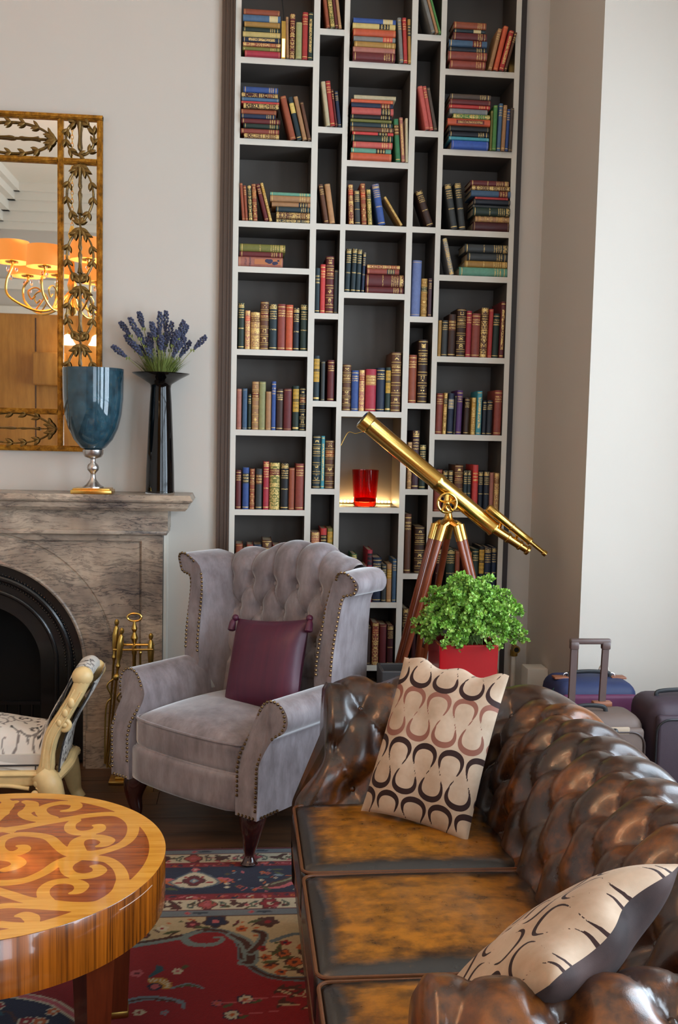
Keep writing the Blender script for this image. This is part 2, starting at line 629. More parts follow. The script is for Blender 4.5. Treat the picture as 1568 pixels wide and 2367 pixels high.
def board(name, a, b):
    m = MB()
    m.box((a[0], a[1] + .004, a[2]), b, 1)
    m.box(a, (b[0], a[1] + .004, b[2]), 0)
    return m.obj(name, [M['shelf_white'], M['shelf_dark']], bc, 0, True)
for a, b in ups:
    board('upright', (a, BOOK_Y, 0), (b, BOOK_Y + DEPTH, BTOP))
for ci, (x0, x1) in enumerate(COLX):
    for z in SHELF_Z[ci]:
        board('shelf', (x0, BOOK_Y + .0008, z - TH), (x1, BOOK_Y + DEPTH, z))
    board('shelf', (x0, BOOK_Y + .0008, 3.62 + .02 * (ci % 2)), (x1, BOOK_Y + DEPTH, 3.645 + .02 * (ci % 2)))
MB().box((XS[0], BOOK_Y + DEPTH, 0), (XS[11], BOOK_Y + DEPTH + .012, BTOP)).obj('back_panel', M['shelf_dark'], bc, 0, True)
# brown moulded strip on the left, on the right a dark strip painting the side gap's shadow
xl = at_y(500.5, 1150, BOOK_Y).x
m = MB()
m.box((xl, BOOK_Y - .004, 0), (XS[0] - .0005, WALL_Y + .2, BTOP))
for q in (.30, .62, .85):
    xx = lerp(xl, XS[0], q)
    m.box((xx, BOOK_Y - .009, 0), (xx + .006, BOOK_Y - .004, BTOP))
m.obj('side_moulding', M['frame_brown'], bc, 0, True)
MB().box((XS[11] + .0005, BOOK_Y + .006, 0), (XS[11] + .0265, WALL_Y + .2, BTOP)).obj('gap_shade', M['gap_shade_backing'], bc, 0, True)

# ------------------------------------------------------------------ book materials
GOLD = (.78, .55, .20, 1)
def book_mat(style):
    t = NT('book_' + style)
    uv = t.n('ShaderNodeTexCoord').outputs['UV']
    sp = t.n('ShaderNodeSeparateXYZ')
    t.put(sp.inputs[0], uv)
    u, v = sp.outputs[0], sp.outputs[1]
    oi = t.n('ShaderNodeObjectInfo')
    base, rnd = oi.outputs['Color'], oi.outputs['Random']
    acc = t.n('ShaderNodeAttribute', attribute_type='OBJECT', attribute_name='accent').outputs['Color']
    on = t.math('GREATER_THAN', u, -.5)
    vec = t.coord()
    nz = t.noise(vec, 45, 4, .65)
    k = t.math('MULTIPLY_ADD', nz, .7, .65)
    col = t.mix(1.0, base, k, 'MULTIPLY')
    off = t.math('MULTIPLY', rnd, 37.0)

    def band(lo, hi):
        return t.math('MULTIPLY', t.math('GREATER_THAN', v, lo), t.math('LESS_THAN', v, hi))

    def lines(vals, hw=.006):
        hw = hw * 1.45
        s = None
        for q in vals:
            b = t.math('LESS_THAN', t.math('ABSOLUTE', t.math('SUBTRACT', v, q)), hw)
            s = b if s is None else t.math('MAXIMUM', s, b)
        return s

    def inside(lo=.12, hi=.88):
        return t.math('MULTIPLY', t.math('GREATER_THAN', u, lo), t.math('LESS_THAN', u, hi))

    def text(lo, hi, rows, dens=.5, fu=9.0):
        """rows of small lettering across the spine"""
        q = t.math('MULTIPLY', t.math('SUBTRACT', v, lo), rows / (hi - lo))
        fr = t.math('FRACT', q)
        row = t.math('MULTIPLY', t.math('GREATER_THAN', fr, .28), t.math('LESS_THAN', fr, .80))
        cb = t.n('ShaderNodeCombineXYZ')
        t.put(cb.inputs[0], t.math('MULTIPLY', u, fu))
        t.put(cb.inputs[1], t.math('ADD', t.math('MULTIPLY', v, 90.0), off))
        t.put(cb.inputs[2], t.math('ADD', t.math('FLOOR', q), off))
        let = t.math('GREATER_THAN', t.noise(cb.outputs[0], 1.6, 2, .7), dens)
        return t.math('MULTIPLY', t.math('MULTIPLY', row, let), t.math('MULTIPLY', band(lo, hi), inside()))

    def ornament(sc=1.0):
        cb = t.n('ShaderNodeCombineXYZ')
        t.put(cb.inputs[0], t.math('MULTIPLY', t.math('ABSOLUTE', t.math('SUBTRACT', u, .5)), 5 * sc))
        t.put(cb.inputs[1], t.math('MULTIPLY', v, 26.0 * sc))
        t.put(cb.inputs[2], off)
        vo = t.n('ShaderNodeTexVoronoi')
        vo.feature = 'SMOOTH_F1'
        t.put(vo.inputs['Vector'], cb.outputs[0])
        vo.inputs['Scale'].default_value = 1.5
        d = vo.outputs['Distance']
        return t.math('MULTIPLY', t.math('GREATER_THAN', d, .25), t.math('LESS_THAN', d, .42))

    def vtext(lo, hi, ulo=.3, uhi=.72, dens=.48):
        cb = t.n('ShaderNodeCombineXYZ')
        t.put(cb.inputs[0], t.math('MULTIPLY', v, 60.0))
        t.put(cb.inputs[1], t.math('MULTIPLY', u, 5.0))
        t.put(cb.inputs[2], off)
        let = t.math('GREATER_THAN', t.noise(cb.outputs[0], 1.3, 2, .7), dens)
        return t.math('MULTIPLY', t.math('MULTIPLY', let, band(lo, hi)), inside(ulo, uhi))

    gold = accm = None
    mx = lambda a, b: t.math('MAXIMUM', a, b)
    if style == 'plain':
        gold = lines((.035, .965), .004)
        gold = t.math('MULTIPLY', gold, .5)
    elif style == 'title':
        gold = mx(text(.72, .88, 3), lines((.05, .94), .005))
    elif style == 'multi':
        gold = mx(mx(text(.66, .86, 4), text(.42, .47, 1)), mx(lines((.05, .90, .93), .006), t.math('MULTIPLY', ornament(1.6), band(.92, .99))))
    elif style == 'bands':
        vals = (.13, .30, .47, .64, .81)
        ed = [q + s for q in vals for s in (-.022, .022)] + [.03, .97]
        gold = mx(t.math('MULTIPLY', lines(ed, .005), .75), text(.67, .78, 2))
        gold = mx(gold, t.math('MULTIPLY', t.math('MULTIPLY', ornament(.8), mx(band(.35, .43), mx(band(.17, .26), band(.87, .94)))), inside(.35, .65)))
        accm = band(.655, .795)
    elif style == 'gilt':
        gold = mx(ornament(1.0), lines((.03, .06, .5, .55, .94, .97), .006))
        accm = band(.74, .86)
        gold = t.math('MULTIPLY', gold, t.math('SUBTRACT', 1.0, accm))
        gold = mx(gold, text(.75, .85, 2))
    elif style == 'panel':                # bright gilt block on the upper half
        accm = t.math('MULTIPLY', band(.42, .93), inside(.06, .94))
        gold = lines((.05, .07), .006)
        dark = t.math('MULTIPLY', accm, mx(text(.46, .92, 5, .55), lines((.66, .69), .006)))
    elif style == 'vert':
        gold = mx(vtext(.15, .86), lines((.04, .96), .005))
    elif style == 'label':
        accm = t.math('MULTIPLY', band(.62, .86), inside(.03, .97))
        gold = mx(text(.64, .85, 3), lines((.05,), .006))
    elif style == 'endlabel':             # lying book with a pasted label at its tail
        accm = band(.70, .93)
        gold = text(.72, .92, 3)
    elif style == 'print':
        accm = t.math('MULTIPLY', band(.20, .86), inside(.30, .72))
        gold = t.math('MULTIPLY', vtext(.24, .82, .38, .64), .6)
    if accm is not None:
        accm = t.math('MULTIPLY', accm, on)
        col = t.mix(accm, col, t.mix(1.0, acc, k, 'MULTIPLY'))
        if style == 'panel':
            col = t.mix(t.math('MULTIPLY', dark, on), col, base)
    gold = t.math('MULTIPLY', gold, on)
    gold = t.math('MULTIPLY', gold, t.math('GREATER_THAN', t.noise(vec, 160, 2), .36))
    col = t.mix(gold, col, GOLD)
    t.set(Base_Color=col, Roughness=t.math('MULTIPLY_ADD', nz, .25, .38), Metallic=t.math('MULTIPLY', gold, .55))
    t.b.inputs['Specular IOR Level'].default_value = .4
    t.bump(t.noise(vec, 420, 2), .12, .001)
    return t.m
BM = {s: book_mat(s) for s in ('plain', 'title', 'multi', 'bands', 'gilt', 'panel', 'vert', 'label', 'endlabel', 'print')}

PAL = {  # key: (colour word for the label, colour)
    'rust': ('rust brown', '#a04a26'), 'orange': ('bright orange', '#d8541c'), 'tan': ('tan', '#b98450'), 'brown': ('brown', '#6e432b'),
    'dkbrown': ('dark brown', '#43291f'), 'maroon': ('maroon', '#6e2426'), 'dkmaroon': ('dark maroon', '#4a171c'), 'red': ('red', '#bd2b25'),
    'scarlet': ('scarlet', '#d4302a'), 'crimson': ('crimson', '#b81f38'), 'brick': ('brick red', '#9c4232'), 'coral': ('coral red', '#d4564a'),
    'salmon': ('salmon pink', '#c2735f'), 'navy': ('navy blue', '#22304c'), 'dknavy': ('dark navy', '#1b2230'), 'blue': ('blue', '#2f539b'),
    'brightblue': ('bright blue', '#2f5fc4'), 'steel': ('steel blue', '#44688a'), 'peri': ('periwinkle blue', '#6d82bd'), 'teal': ('teal', '#2b5a66'),
    'dkteal': ('dark teal', '#22363d'), 'turq': ('turquoise', '#35a3b4'), 'mint': ('mint green', '#5f9f84'), 'green': ('green', '#2f7a4b'),
    'grass': ('grass green', '#4f9142'), 'dkgreen': ('dark green', '#24382f'), 'olive': ('olive green', '#7c7a2c'), 'ltolive': ('pale olive', '#a2a164'),
    'ochre': ('ochre yellow', '#b5842a'), 'cream': ('cream', '#cdbd93'), 'yellow': ('pale yellow', '#d4b863'), 'grey': ('grey', '#84837c'),
    'dkgrey': ('charcoal grey', '#3b3f40'), 'black': ('black', '#1d1e22'), 'purple': ('purple', '#5c3577'), 'plum': ('plum brown', '#513540'),
    'greybrown': ('grey brown', '#5a4a40'), 'silver': ('silver grey', '#8f9396'), 'gold': ('gilt', '#c79b3c'),
}
def new_book(w, h, d, key, style, accent='gold'):
    bul = min(.012, w * .28)
    arc = [(w / 2 * math.sin(a), -bul * math.cos(a) ** 1.0 + 0) for a in (-PI / 2, -1.15, -.75, -.38, 0, .38, .75, 1.15, PI / 2)]
    th = min(.003, w * .15)
    out = [(-w / 2, d)] + arc + [(w / 2, d), (w / 2 - th, d), (w / 2 - th, .003), (-w / 2 + th, .003), (-w / 2 + th, d)]
    n = len(out)
    vs = [(x, y, 0) for x, y in out] + [(x, y, h) for x, y in out]
    fs = [(i, (i + 1) % n, n + (i + 1) % n, n + i) for i in range(n)] + [tuple(range(n - 1, -1, -1)), tuple(range(n, 2 * n))]
    uvu = {}
    for q in range(len(arc)):
        uvu[1 + q] = uvu[n + 1 + q] = q / (len(arc) - 1)
    if style == 'bands' and w > .014:
        for bz in (.13, .30, .47, .64, .81):
            k = len(vs)
            a2 = [(x * 1.02, y - .0028) for x, y in arc]
            for zz in (bz * h - .004, bz * h + .004):
                vs += [(x, y, zz) for x, y in a2]
            m2 = len(a2)
            fs += [(k + i, k + i + 1, k + m2 + i + 1, k + m2 + i) for i in range(m2 - 1)]
            vs += [(x, y, bz * h - .006) for x, y in arc] + [(x, y, bz * h + .006) for x, y in arc]
            fs += [(k + 2 * m2 + i, k + 2 * m2 + i + 1, k + i + 1, k + i) for i in range(m2 - 1)]
            fs += [(k + m2 + i, k + m2 + i + 1, k + 3 * m2 + i + 1, k + 3 * m2 + i) for i in range(m2 - 1)]
            for q in range(m2):
                for r in range(4):
                    uvu[k + r * m2 + q] = q / (m2 - 1)
    me = bpy.data.meshes.new('book')
    me.from_pydata(vs, [], fs)
    uvl = me.uv_layers.new(name='UVMap')
    spine = len(arc)
    for pi, p in enumerate(me.polygons):
        isp = (1 <= pi < spine) or pi >= n + 2
        for li in p.loop_indices:
            vi = me.loops[li].vertex_index
            uvl.data[li].uv = (uvu.get(vi, -1) if isp else -1, vs[vi][2] / h)
    me.materials.append(BM[style])
    me.shade_smooth()
    me.set_sharp_from_angle(angle=math.radians(50))
    o = new_obj('book', me)
    c = lin(PAL[key][1])
    j = [random.uniform(.88, 1.12) for _ in range(3)]
    g_ = .3 * c[0] + .5 * c[1] + .2 * c[2]
    c = [lerp(g_, q, .86) * .86 for q in c]
    o.color = (c[0] * j[0], c[1] * j[0], c[2] * j[0], 1)
    o['accent'] = [float(x) for x in lin(PAL[accent][1])]
    pg = MB().box((-w / 2 + th, .003, .003), (w / 2 - th, d - .003, h - .003)).obj('pages', M['pages'], o, 0)
    return o

ORD = ['first', 'second', 'third', 'fourth', 'fifth', 'sixth', 'seventh', 'eighth', 'ninth', 'tenth', 'eleventh', 'twelfth', 'thirteenth']
COLN = ['left wide column', 'left narrow column', 'middle column', 'right narrow column', 'right wide column']
ROWN = ['top visible shelf', 'second shelf', 'third shelf', 'fourth shelf', 'fifth shelf', 'sixth shelf', 'seventh shelf', 'eighth shelf', 'ninth shelf']
BOOKS = {}
def scale_at(x, y):
    return (at_y(x + 10, y, BOOK_Y) - at_y(x - 10, y, BOOK_Y)).length / 20

def cell(ci, ri, ups=(), stack=()):
    """ups: (x0, x1, ytop, colour, style, accent, lean) in picture pixels on the shelf line; stack: bottom to top (x0, x1, thickness, colour, style, accent)"""
    z = SHELF_Z[ci][ri]
    ypx = SHELF_PX[ci][1][ri]
    cx0, cx1 = COLX[ci]
    jut = (-.022, -.020, -.010, .004, .004, .004, .004, .006, .006)[ri]
    made = []
    zz = z
    for i, bk in enumerate(stack):
        a, b, th, key = bk[:4]
        style = bk[4] if len(bk) > 4 else 'title'
        acc = bk[5] if len(bk) > 5 else 'gold'
        s = scale_at((a + b) / 2, ypx)
        xa, xb = at_y(a, ypx, BOOK_Y).x, at_y(b, ypx, BOOK_Y).x
        xa, xb = max(xa, cx0 + .001), min(xb, cx1 - .001)
        w = th * s
        L = xb - xa
        o = new_book(w - .0006, L, min(.225, L * .74), key, style, acc)
        o.rotation_euler = (0, PI / 2, random.uniform(-.012, .012))
        o.location = (xa, BOOK_Y + jut + .008 + random.uniform(-.004, .006), zz + w / 2 + .0002)
        zz += w
        n = len(stack)
        pos = 'topmost' if i == n - 1 else ('lowest' if i == 0 else ORD[i] + ' from bottom')
        tag(o, f'{PAL[key][0]} book lying {pos} in the stack, {ROWN[ri]}, {COLN[ci]}', 'book', 'old books in the bookcase')
    last = -9
    for i, bk in enumerate(ups):
        a, b, yt, key = bk[:4]
        style = bk[4] if len(bk) > 4 else 'title'
        acc = bk[5] if len(bk) > 5 and bk[5] else 'gold'
        lean = bk[6] if len(bk) > 6 else 0
        xm = (a + b) / 2
        xa, xb = at_y(a, ypx, BOOK_Y).x, at_y(b, ypx, BOOK_Y).x
        xa = max(xa, cx0 + .001, last + .0006)
        xb = min(max(xb, xa + .008), cx1 - .001)
        ztop = at_y(xm + lean, yt, BOOK_Y).z
        dx = lean * scale_at(xm, ypx)
        hh = ztop - z
        ang = math.atan2(abs(dx), hh)
        w = (xb - xa) * math.cos(ang)
        h = math.hypot(hh - (w * math.sin(ang)), dx) if lean else hh
        o = new_book(w - .0004, h, min(.222, max(.10, h * .68)), key, style, acc)
        y = BOOK_Y + jut + random.uniform(0, .010) + min(.012, w * .28)
        if lean < 0:                       # leaning to the left: turns on its lower left corner
            o.rotation_euler = (0, -ang, 0)
            o.location = (xa + w / 2 * math.cos(ang), y, z + w / 2 * math.sin(ang) + .0003)
        elif lean > 0:
            o.rotation_euler = (0, ang, 0)
            o.location = (xb - w / 2 * math.cos(ang), y, z + w / 2 * math.sin(ang) + .0003)
        else:
            o.location = (xa + w / 2, y, z + .0003)
        last = xb
        way = 'leaning' if abs(lean) > 6 else 'upright'
        tag(o, f'{PAL[key][0]} {way} book, {ORD[i]} from left, {ROWN[ri]}, {COLN[ci]}', 'book', 'old books in the bookcase')

T, P_, MU, B_, G_, PN, V_, L_, E_ = 'title', 'plain', 'multi', 'bands', 'gilt', 'panel', 'vert', 'label', 'endlabel'
cell(0, 0, [(662, 668, 43, 'tan', P_, '', -3), (669, 681, 34, 'maroon', G_, 'maroon'), (683, 697, 55, 'ltolive', P_), (698, 710.5, 31, 'red', T), (711.5, 722, 31, 'dkgreen', V_)],
     [(566, 648, 13, 'crimson', P_), (561, 648, 8.5, 'olive', T), (561.5, 648, 9, 'brick', G_, 'brick'), (561.5, 647, 11, 'navy', V_), (561, 647, 12, 'yellow', T), (561, 646, 11, 'dkgreen', T),
      (564, 646, 11.5, 'ochre', P_), (561, 647, 15, 'steel', E_, 'cream'), (562, 645, 13, 'rust', P_)])
cell(1, 0, [(755, 763, -38, 'rust', P_, '', -14), (764, 774, -36, 'olive', G_, 'olive', -14), (775, 782, -34, 'maroon', T, '', -14), (783, 790, -34, 'tan', T, '', -14)])
cell(2, 0, [(923, 931.6, 44.7, 'grey', T, '', -8), (932.5, 941.5, 44, 'scarlet', T, '', -6), (943, 951.5, 47, 'ochre', L_, 'dkgrey', -4)],
     [(815, 912, 18, 'maroon', T), (815, 912, 12.5, 'salmon', P_), (818, 913, 13, 'ochre', T), (816, 912, 11, 'grey', E_, 'coral'), (814.5, 912, 15.5, 'orange', P_), (813, 911, 12, 'yellow', L_, 'black'), (814.5, 912, 13, 'blue', E_, 'cream')])
cell(3, 0, [(996.6, 1005.5, -34, 'grey', P_, '', -33), (1006.6, 1013, -32, 'tan', P_, '', -33), (1014, 1019.5, -32, 'grass', P_, '', -33)])
cell(4, 0, [(1127, 1136, 68, 'tan', T, '', 21), (1139, 1150, 61.7, 'orange', P_, '', 22), (1152, 1163, 73, 'red', V_, '', 22), (1164, 1170, 77, 'brown', T, '', 22)],
     [(1038.7, 1120, 17, 'brick', T), (1034, 1122, 18.5, 'brick', T), (1035, 1122, 11, 'dknavy', T), (1035, 1122, 14.5, 'steel', L_, 'maroon'), (1044, 1121, 17, 'maroon', T), (1046, 1118, 8, 'dkteal', L_, 'cream'), (1045, 1119, 15.5, 'rust', T)])
cell(0, 1, [(671, 685, 223, 'rust', P_, '', -26), (686.8, 698.4, 226, 'dkteal', L_, 'yellow', -24), (700, 710, 225, 'tan', P_, '', -24), (711.6, 719.5, 238, 'brown', P_, '', -20)],
     [(564, 645, 10.5, 'brown', G_, 'brown'), (557, 645, 11, 'brick', T), (563, 645, 10.5, 'dkgreen', T), (558, 647, 11, 'maroon', T), (557, 636, 10, 'navy', T), (557, 638, 12, 'rust', P_),
      (562, 643, 12, 'dkbrown', G_, 'brown'), (557, 644, 6, 'scarlet', P_), (558, 643, 8, 'steel', P_), (557, 641, 10, 'dkmaroon', G_, 'maroon'), (562, 641, 13, 'blue', T)])
cell(1, 1, [(754, 763.5, 190, 'cream', P_, '', -14), (764, 774.7, 189, 'red', T, '', -14), (775.5, 779.8, 209, 'maroon', T, '', -12), (781, 789, 212, 'navy', T, '', -10)])
cell(2, 1, [(914.7, 926, 276, 'green', L_, 'brown', -8), (928, 936, 273, 'salmon', V_, '', -8), (937, 943, 275, 'cream', P_, '', -3)],
     [(810, 904, 16, 'orange', P_), (811, 903, 11, 'mint', L_, 'black'), (814.5, 905, 13.5, 'coral', T), (811, 905.6, 15, 'dkgreen', T), (813, 907, 7, 'scarlet', L_, 'black'), (808, 907, 11, 'brown', T),
      (808, 905, 11, 'dkteal', T), (808, 902.5, 6.5, 'olive', P_), (808, 902, 9.5, 'black', T), (810, 905.6, 16, 'coral', E_, 'black'), (809, 905, 11, 'navy', E_, 'maroon'), (808.5, 905, 8, 'orange', P_), (815, 911, 9, 'cream', P_)])
cell(3, 1, [(982, 992.5, 201, 'coral', P_, '', -20), (993, 1002, 200, 'coral', T, '', -20), (1003, 1010.5, 204, 'greybrown', P_, '', -20)])
cell(4, 1, [(1130.5, 1135.6, 258, 'olive', P_, '', 1), (1136, 1145, 246, 'grass', P_, '', 1), (1147, 1156, 241, 'steel', T, '', 3), (1156.7, 1165, 246, 'tan', T, '', 3), (1165.6, 1172.6, 255, 'blue', T, '', 3), (1174, 1184, 251, 'greybrown', P_, '', 2)],
     [(1042.5, 1127, 19, 'brightblue', P_), (1036, 1128, 7.5, 'turq', P_), (1036, 1128, 12, 'dknavy', T), (1035, 1128, 12.5, 'black', P_), (1031.7, 1129, 15, 'orange', 'print', 'maroon'), (1044, 1128, 10.5, 'grass', G_, 'green'),
      (1036, 1123, 12.5, 'silver', P_), (1034, 1128, 7.5, 'scarlet', T), (1035.5, 1129, 12, 'maroon', P_), (1036, 1129, 12, 'greybrown', T)])
cell(0, 2, [(560, 566.5, 424, 'rust', P_, '', -7), (567, 573.6, 429, 'rust', T, '', -6), (575.7, 584, 429, 'dkgreen', G_, 'dkgreen', -5), (585, 595.6, 425, 'rust', B_, 'rust', -5), (613, 622, 425, 'maroon', T, '', -23), (623, 630, 423, 'ochre', G_, 'ochre', -23)],
     [(638.7, 716.6, 8, 'dkgrey', G_, 'dkgrey'), (638.7, 717, 15, 'brown', G_, 'brown'), (638, 718, 12, 'dkteal', T), (628, 718, 11, 'tan', E_, 'dknavy'), (624, 718, 14, 'tan', T), (624, 718, 8, 'mint', T)])
cell(1, 2, [(750.6, 760.6, 426, 'brown', T, '', -16), (762, 775, 425, 'tan', P_, '', -14)])
cell(2, 2, [(807, 818, 427, 'brick', G_, 'red', -4), (820.6, 834, 440, 'dkgrey', MU, '', -4), (836.7, 848, 424, 'rust', B_, 'red', -6), (851, 861, 438, 'olive', G_, 'dkgrey', -6), (875, 892, 424, 'blue', MU, '', -18), (926, 933, 455, 'ochre', G_, 'ochre', -42)])
cell(3, 2, [(988, 1005, 438, 'dkbrown', MU, '', -31)])
cell(4, 2, [(1043, 1058.5, 424, 'dkgrey', MU, '', -19), (1062, 1077, 422, 'dkgrey', MU, '', -15)],
     [(1093.5, 1181, 20, 'dkmaroon', P_), (1098, 1181, 13, 'tan', B_, 'tan'), (1091.6, 1182, 18.5, 'dkgreen', MU), (1091, 1181, 6.5, 'dkgrey', P_), (1092, 1181, 11.5, 'dknavy', P_), (1095.5, 1172, 5.5, 'red', P_), (1086, 1178.4, 14, 'steel', E_, 'maroon'),
      (1087, 1174.5, 10.5, 'brown', G_, 'brown'), (1085, 1173, 12.5, 'maroon', MU)])
cell(0, 3, [], [(550, 654, 23, 'salmon', P_), (554, 653.6, 12, 'maroon', T), (554, 659.4, 18, 'olive', MU)])
cell(1, 3, [(728, 739, 618.8, 'dkteal', L_, 'dkteal'), (740, 752, 610, 'scarlet', T), (752.7, 771, 592, 'maroon', B_, 'maroon'), (772, 782, 623, 'dkgrey', P_)])
cell(2, 3, [(797, 809, 574, 'dkteal', MU, '', 3), (811, 822, 573, 'dkteal', MU, '', 3), (823, 834, 574.6, 'dkteal', MU, '', 3), (836, 842.5, 582, 'navy', MU, '', 3)],
     [(846, 933, 15, 'maroon', T), (846, 934, 28.5, 'maroon', MU), (848, 922.4, 12, 'brick', L_, 'dkgrey'), (848, 924, 9, 'brick', G_, 'brick')])
cell(3, 3, [(950, 972, 601, 'peri', P_, '', 2), (974, 988, 643, 'ochre', B_, 'dkgreen'), (990, 998, 643, 'plum', T)])
cell(4, 3, [(1041, 1052, 549, 'silver', G_, 'silver', -20)], [(1062.5, 1173, 20, 'mint', T), (1075, 1174, 15, 'ochre', MU), (1081, 1174, 18, 'dkgrey', T), (1074, 1174, 19, 'dkgrey', MU)])
cell(0, 4, [(550, 564, 699, 'dkgreen', MU), (565.5, 578, 717, 'salmon', G_, 'coral'), (579, 600.6, 721, 'tan', G_, 'brown'), (601.4, 620.5, 696, 'brown', B_, 'maroon'), (622, 640, 702, 'dkteal', MU), (641, 660, 702, 'brick', T), (660.5, 677, 704, 'orange', T), (678, 691.5, 711, 'dknavy', MU), (694, 711, 703, 'dkgreen', MU)])
cell(1, 4, [(723, 738.5, 822, 'dkteal', PN, 'gold'), (741.7, 751, 835, 'dkgrey', P_), (757, 773.6, 832, 'maroon', T)])
cell(2, 4, [(791, 811.5, 842, 'brown', B_, 'brown'), (812.5, 829, 856, 'blue', T), (830, 843, 855, 'salmon', G_, 'brick'), (845, 869.5, 853, 'crimson', L_, 'tan'), (870.5, 890, 850, 'navy', T), (891, 903, 849, 'dkgreen', PN, 'gold'), (903.6, 926.5, 814, 'brown', B_, 'brown')])
cell(3, 4, [(943, 963, 820, 'rust', T), (966, 988, 785, 'dkbrown', B_, 'dkbrown')])
cell(4, 4, [(1012, 1020, 740, 'ochre', P_, '', 1), (1021, 1034.5, 740, 'dkgrey', T, '', 1), (1036, 1053, 726, 'dkbrown', L_, 'brown', 1), (1055, 1076, 713, 'dkbrown', B_, 'dkbrown', 1), (1077, 1089, 718, 'crimson', T, '', 1), (1090, 1110, 724, 'brick', T, '', 1),
            (1111, 1127.6, 710.5, 'brown', G_, 'dkbrown', 2), (1128.5, 1137.5, 714, 'red', P_, '', 2), (1138.5, 1153.7, 724, 'dkgreen', T, '', 2), (1155, 1165, 697, 'maroon', V_, '', 2)])
cell(0, 5, [(546, 558, 898.6, 'salmon', P_), (560, 571, 898, 'steel', P_), (572.7, 580, 911, 'dkgreen', T), (581.8, 597.7, 881.6, 'tan', B_, 'maroon'), (598.3, 613.5, 882, 'ltolive', P_), (614.2, 626.6, 905, 'tan', P_), (627.3, 637, 881.5, 'blue', T), (637.8, 654.5, 899, 'dkbrown', T), (655.3, 674, 898.6, 'maroon', P_), (676, 690.7, 892, 'dkgreen', PN, 'gold'), (692, 706.6, 896.6, 'black', B_, 'maroon')])
cell(1, 5, [(722, 740.6, 1007, 'dkteal', B_, 'dkteal'), (741.5, 749.6, 1008, 'turq', V_), (751, 773, 1018, 'brown', B_, 'rust')])
cell(3, 5, [(941.5, 952, 1022, 'tan', B_, 'tan'), (953, 968.5, 995, 'plum', MU), (969.5, 984, 1028, 'dkgreen', MU)])
cell(4, 5, [(1007, 1023, 909, 'brick', T, '', 2), (1023.7, 1032, 908, 'ochre', G_, 'dkgrey', 2), (1034.4, 1047.6, 909, 'navy', L_, 'silver', 2), (1048.4, 1053.6, 914, 'black', P_, '', 2), (1054.5, 1068, 902, 'purple', T, '', 2), (1073, 1085, 919, 'dkbrown', T, '', 2), (1090, 1100.4, 919, 'ochre', G_, 'ochre', 1),
            (1101.4, 1113, 904, 'turq', V_, '', 1), (1115, 1124, 926, 'dknavy', T, '', 1), (1125, 1138, 925, 'dknavy', T, '', 1), (1142, 1159.5, 902, 'brick', T, '', 1)])
cell(0, 6, [(544, 557, 1087, 'maroon', T), (560, 575, 1081, 'blue', L_, 'dkgrey'), (577, 588, 1084, 'rust', B_, 'maroon'), (590.5, 606, 1084, 'dkgrey', L_, 'brown'), (608, 621, 1067, 'crimson', MU), (622, 647, 1070, 'olive', G_, 'maroon'), (648.6, 666.3, 1071, 'black', MU), (667, 681, 1082, 'rust', P_), (682.6, 702.5, 1072, 'brick', T)])
cell(1, 6, [(717.5, 738, 1231, 'salmon', G_, 'salmon'), (740, 754, 1222, 'scarlet', L_, 'black'), (755.5, 769, 1222, 'olive', PN, 'gold')])
cell(2, 6, [(787, 810, 1290, 'dkgreen', T), (812, 824, 1282, 'green', MU), (825, 847, 1306, 'brick', P_), (848, 860, 1272, 'crimson', PN, 'black'), (861, 881.5, 1290, 'navy', T), (882.3, 893, 1306, 'dkgrey', T), (894, 906, 1305, 'tan', L_, 'ochre'), (906.7, 916.5, 1293, 'steel', T)])
cell(3, 6, [(934, 950, 1189, 'brown', T), (958.7, 982, 1218, 'dkbrown', B_, 'dkbrown')])
cell(4, 6, [(1003, 1022, 1086, 'brick', P_), (1023.7, 1035, 1088, 'dknavy', MU), (1036.6, 1047, 1088, 'dkgrey', MU), (1050.6, 1070, 1075, 'brown', B_, 'maroon'), (1070.8, 1079.5, 1088, 'dkteal', MU), (1080.2, 1088.8, 1088, 'dkteal', MU), (1092, 1105, 1075, 'scarlet', L_, 'scarlet'), (1105.9, 1116.6, 1090, 'dknavy', MU), (1118, 1130.5, 1090, 'dknavy', MU), (1131.8, 1141.5, 1093, 'salmon', P_), (1142.7, 1154, 1094, 'tan', G_, 'brown')])
cell(0, 7, [(543, 560, 1258, 'rust', P_), (560.9, 568, 1268, 'brown', P_), (569, 584, 1260, 'brick', P_), (585, 604, 1260, 'navy', T), (604.8, 627, 1249, 'brown', B_, 'brown'), (629.5, 648, 1261, 'coral', T), (648.8, 665, 1268, 'maroon', P_), (667, 685, 1263, 'dknavy', P_), (686, 697, 1264, 'brown', P_)])
cell(2, 7, [(842, 858, 1450, 'dkbrown', P_), (860, 875, 1441, 'brick', G_, 'brick'), (877, 894, 1446, 'maroon', P_), (895, 909, 1447, 'dkmaroon', MU)])
cell(3, 7, [(930, 943, 1408, 'dkbrown', G_, 'dkbrown'), (952, 962, 1414, 'dkmaroon', P_)])
cell(4, 7, [(1007, 1022.7, 1270, 'dkmaroon', MU), (1031, 1051.5, 1270, 'dkgreen', MU), (1052.3, 1063, 1275, 'rust', P_), (1073.6, 1090.6, 1277, 'brick', G_, 'brick'), (1091.4, 1105.7, 1270, 'dkgreen', T), (1107, 1119.3, 1264, 'black', PN, 'gold'), (1120.2, 1135, 1267, 'navy', MU), (1136.6, 1149, 1266, 'navy', MU)])
cell(2, 8, [(860, 877, 1587, 'brown', P_)])
cell(4, 8, [(1003, 1014, 1478, 'dknavy', P_), (1015, 1026, 1472, 'maroon', P_)])

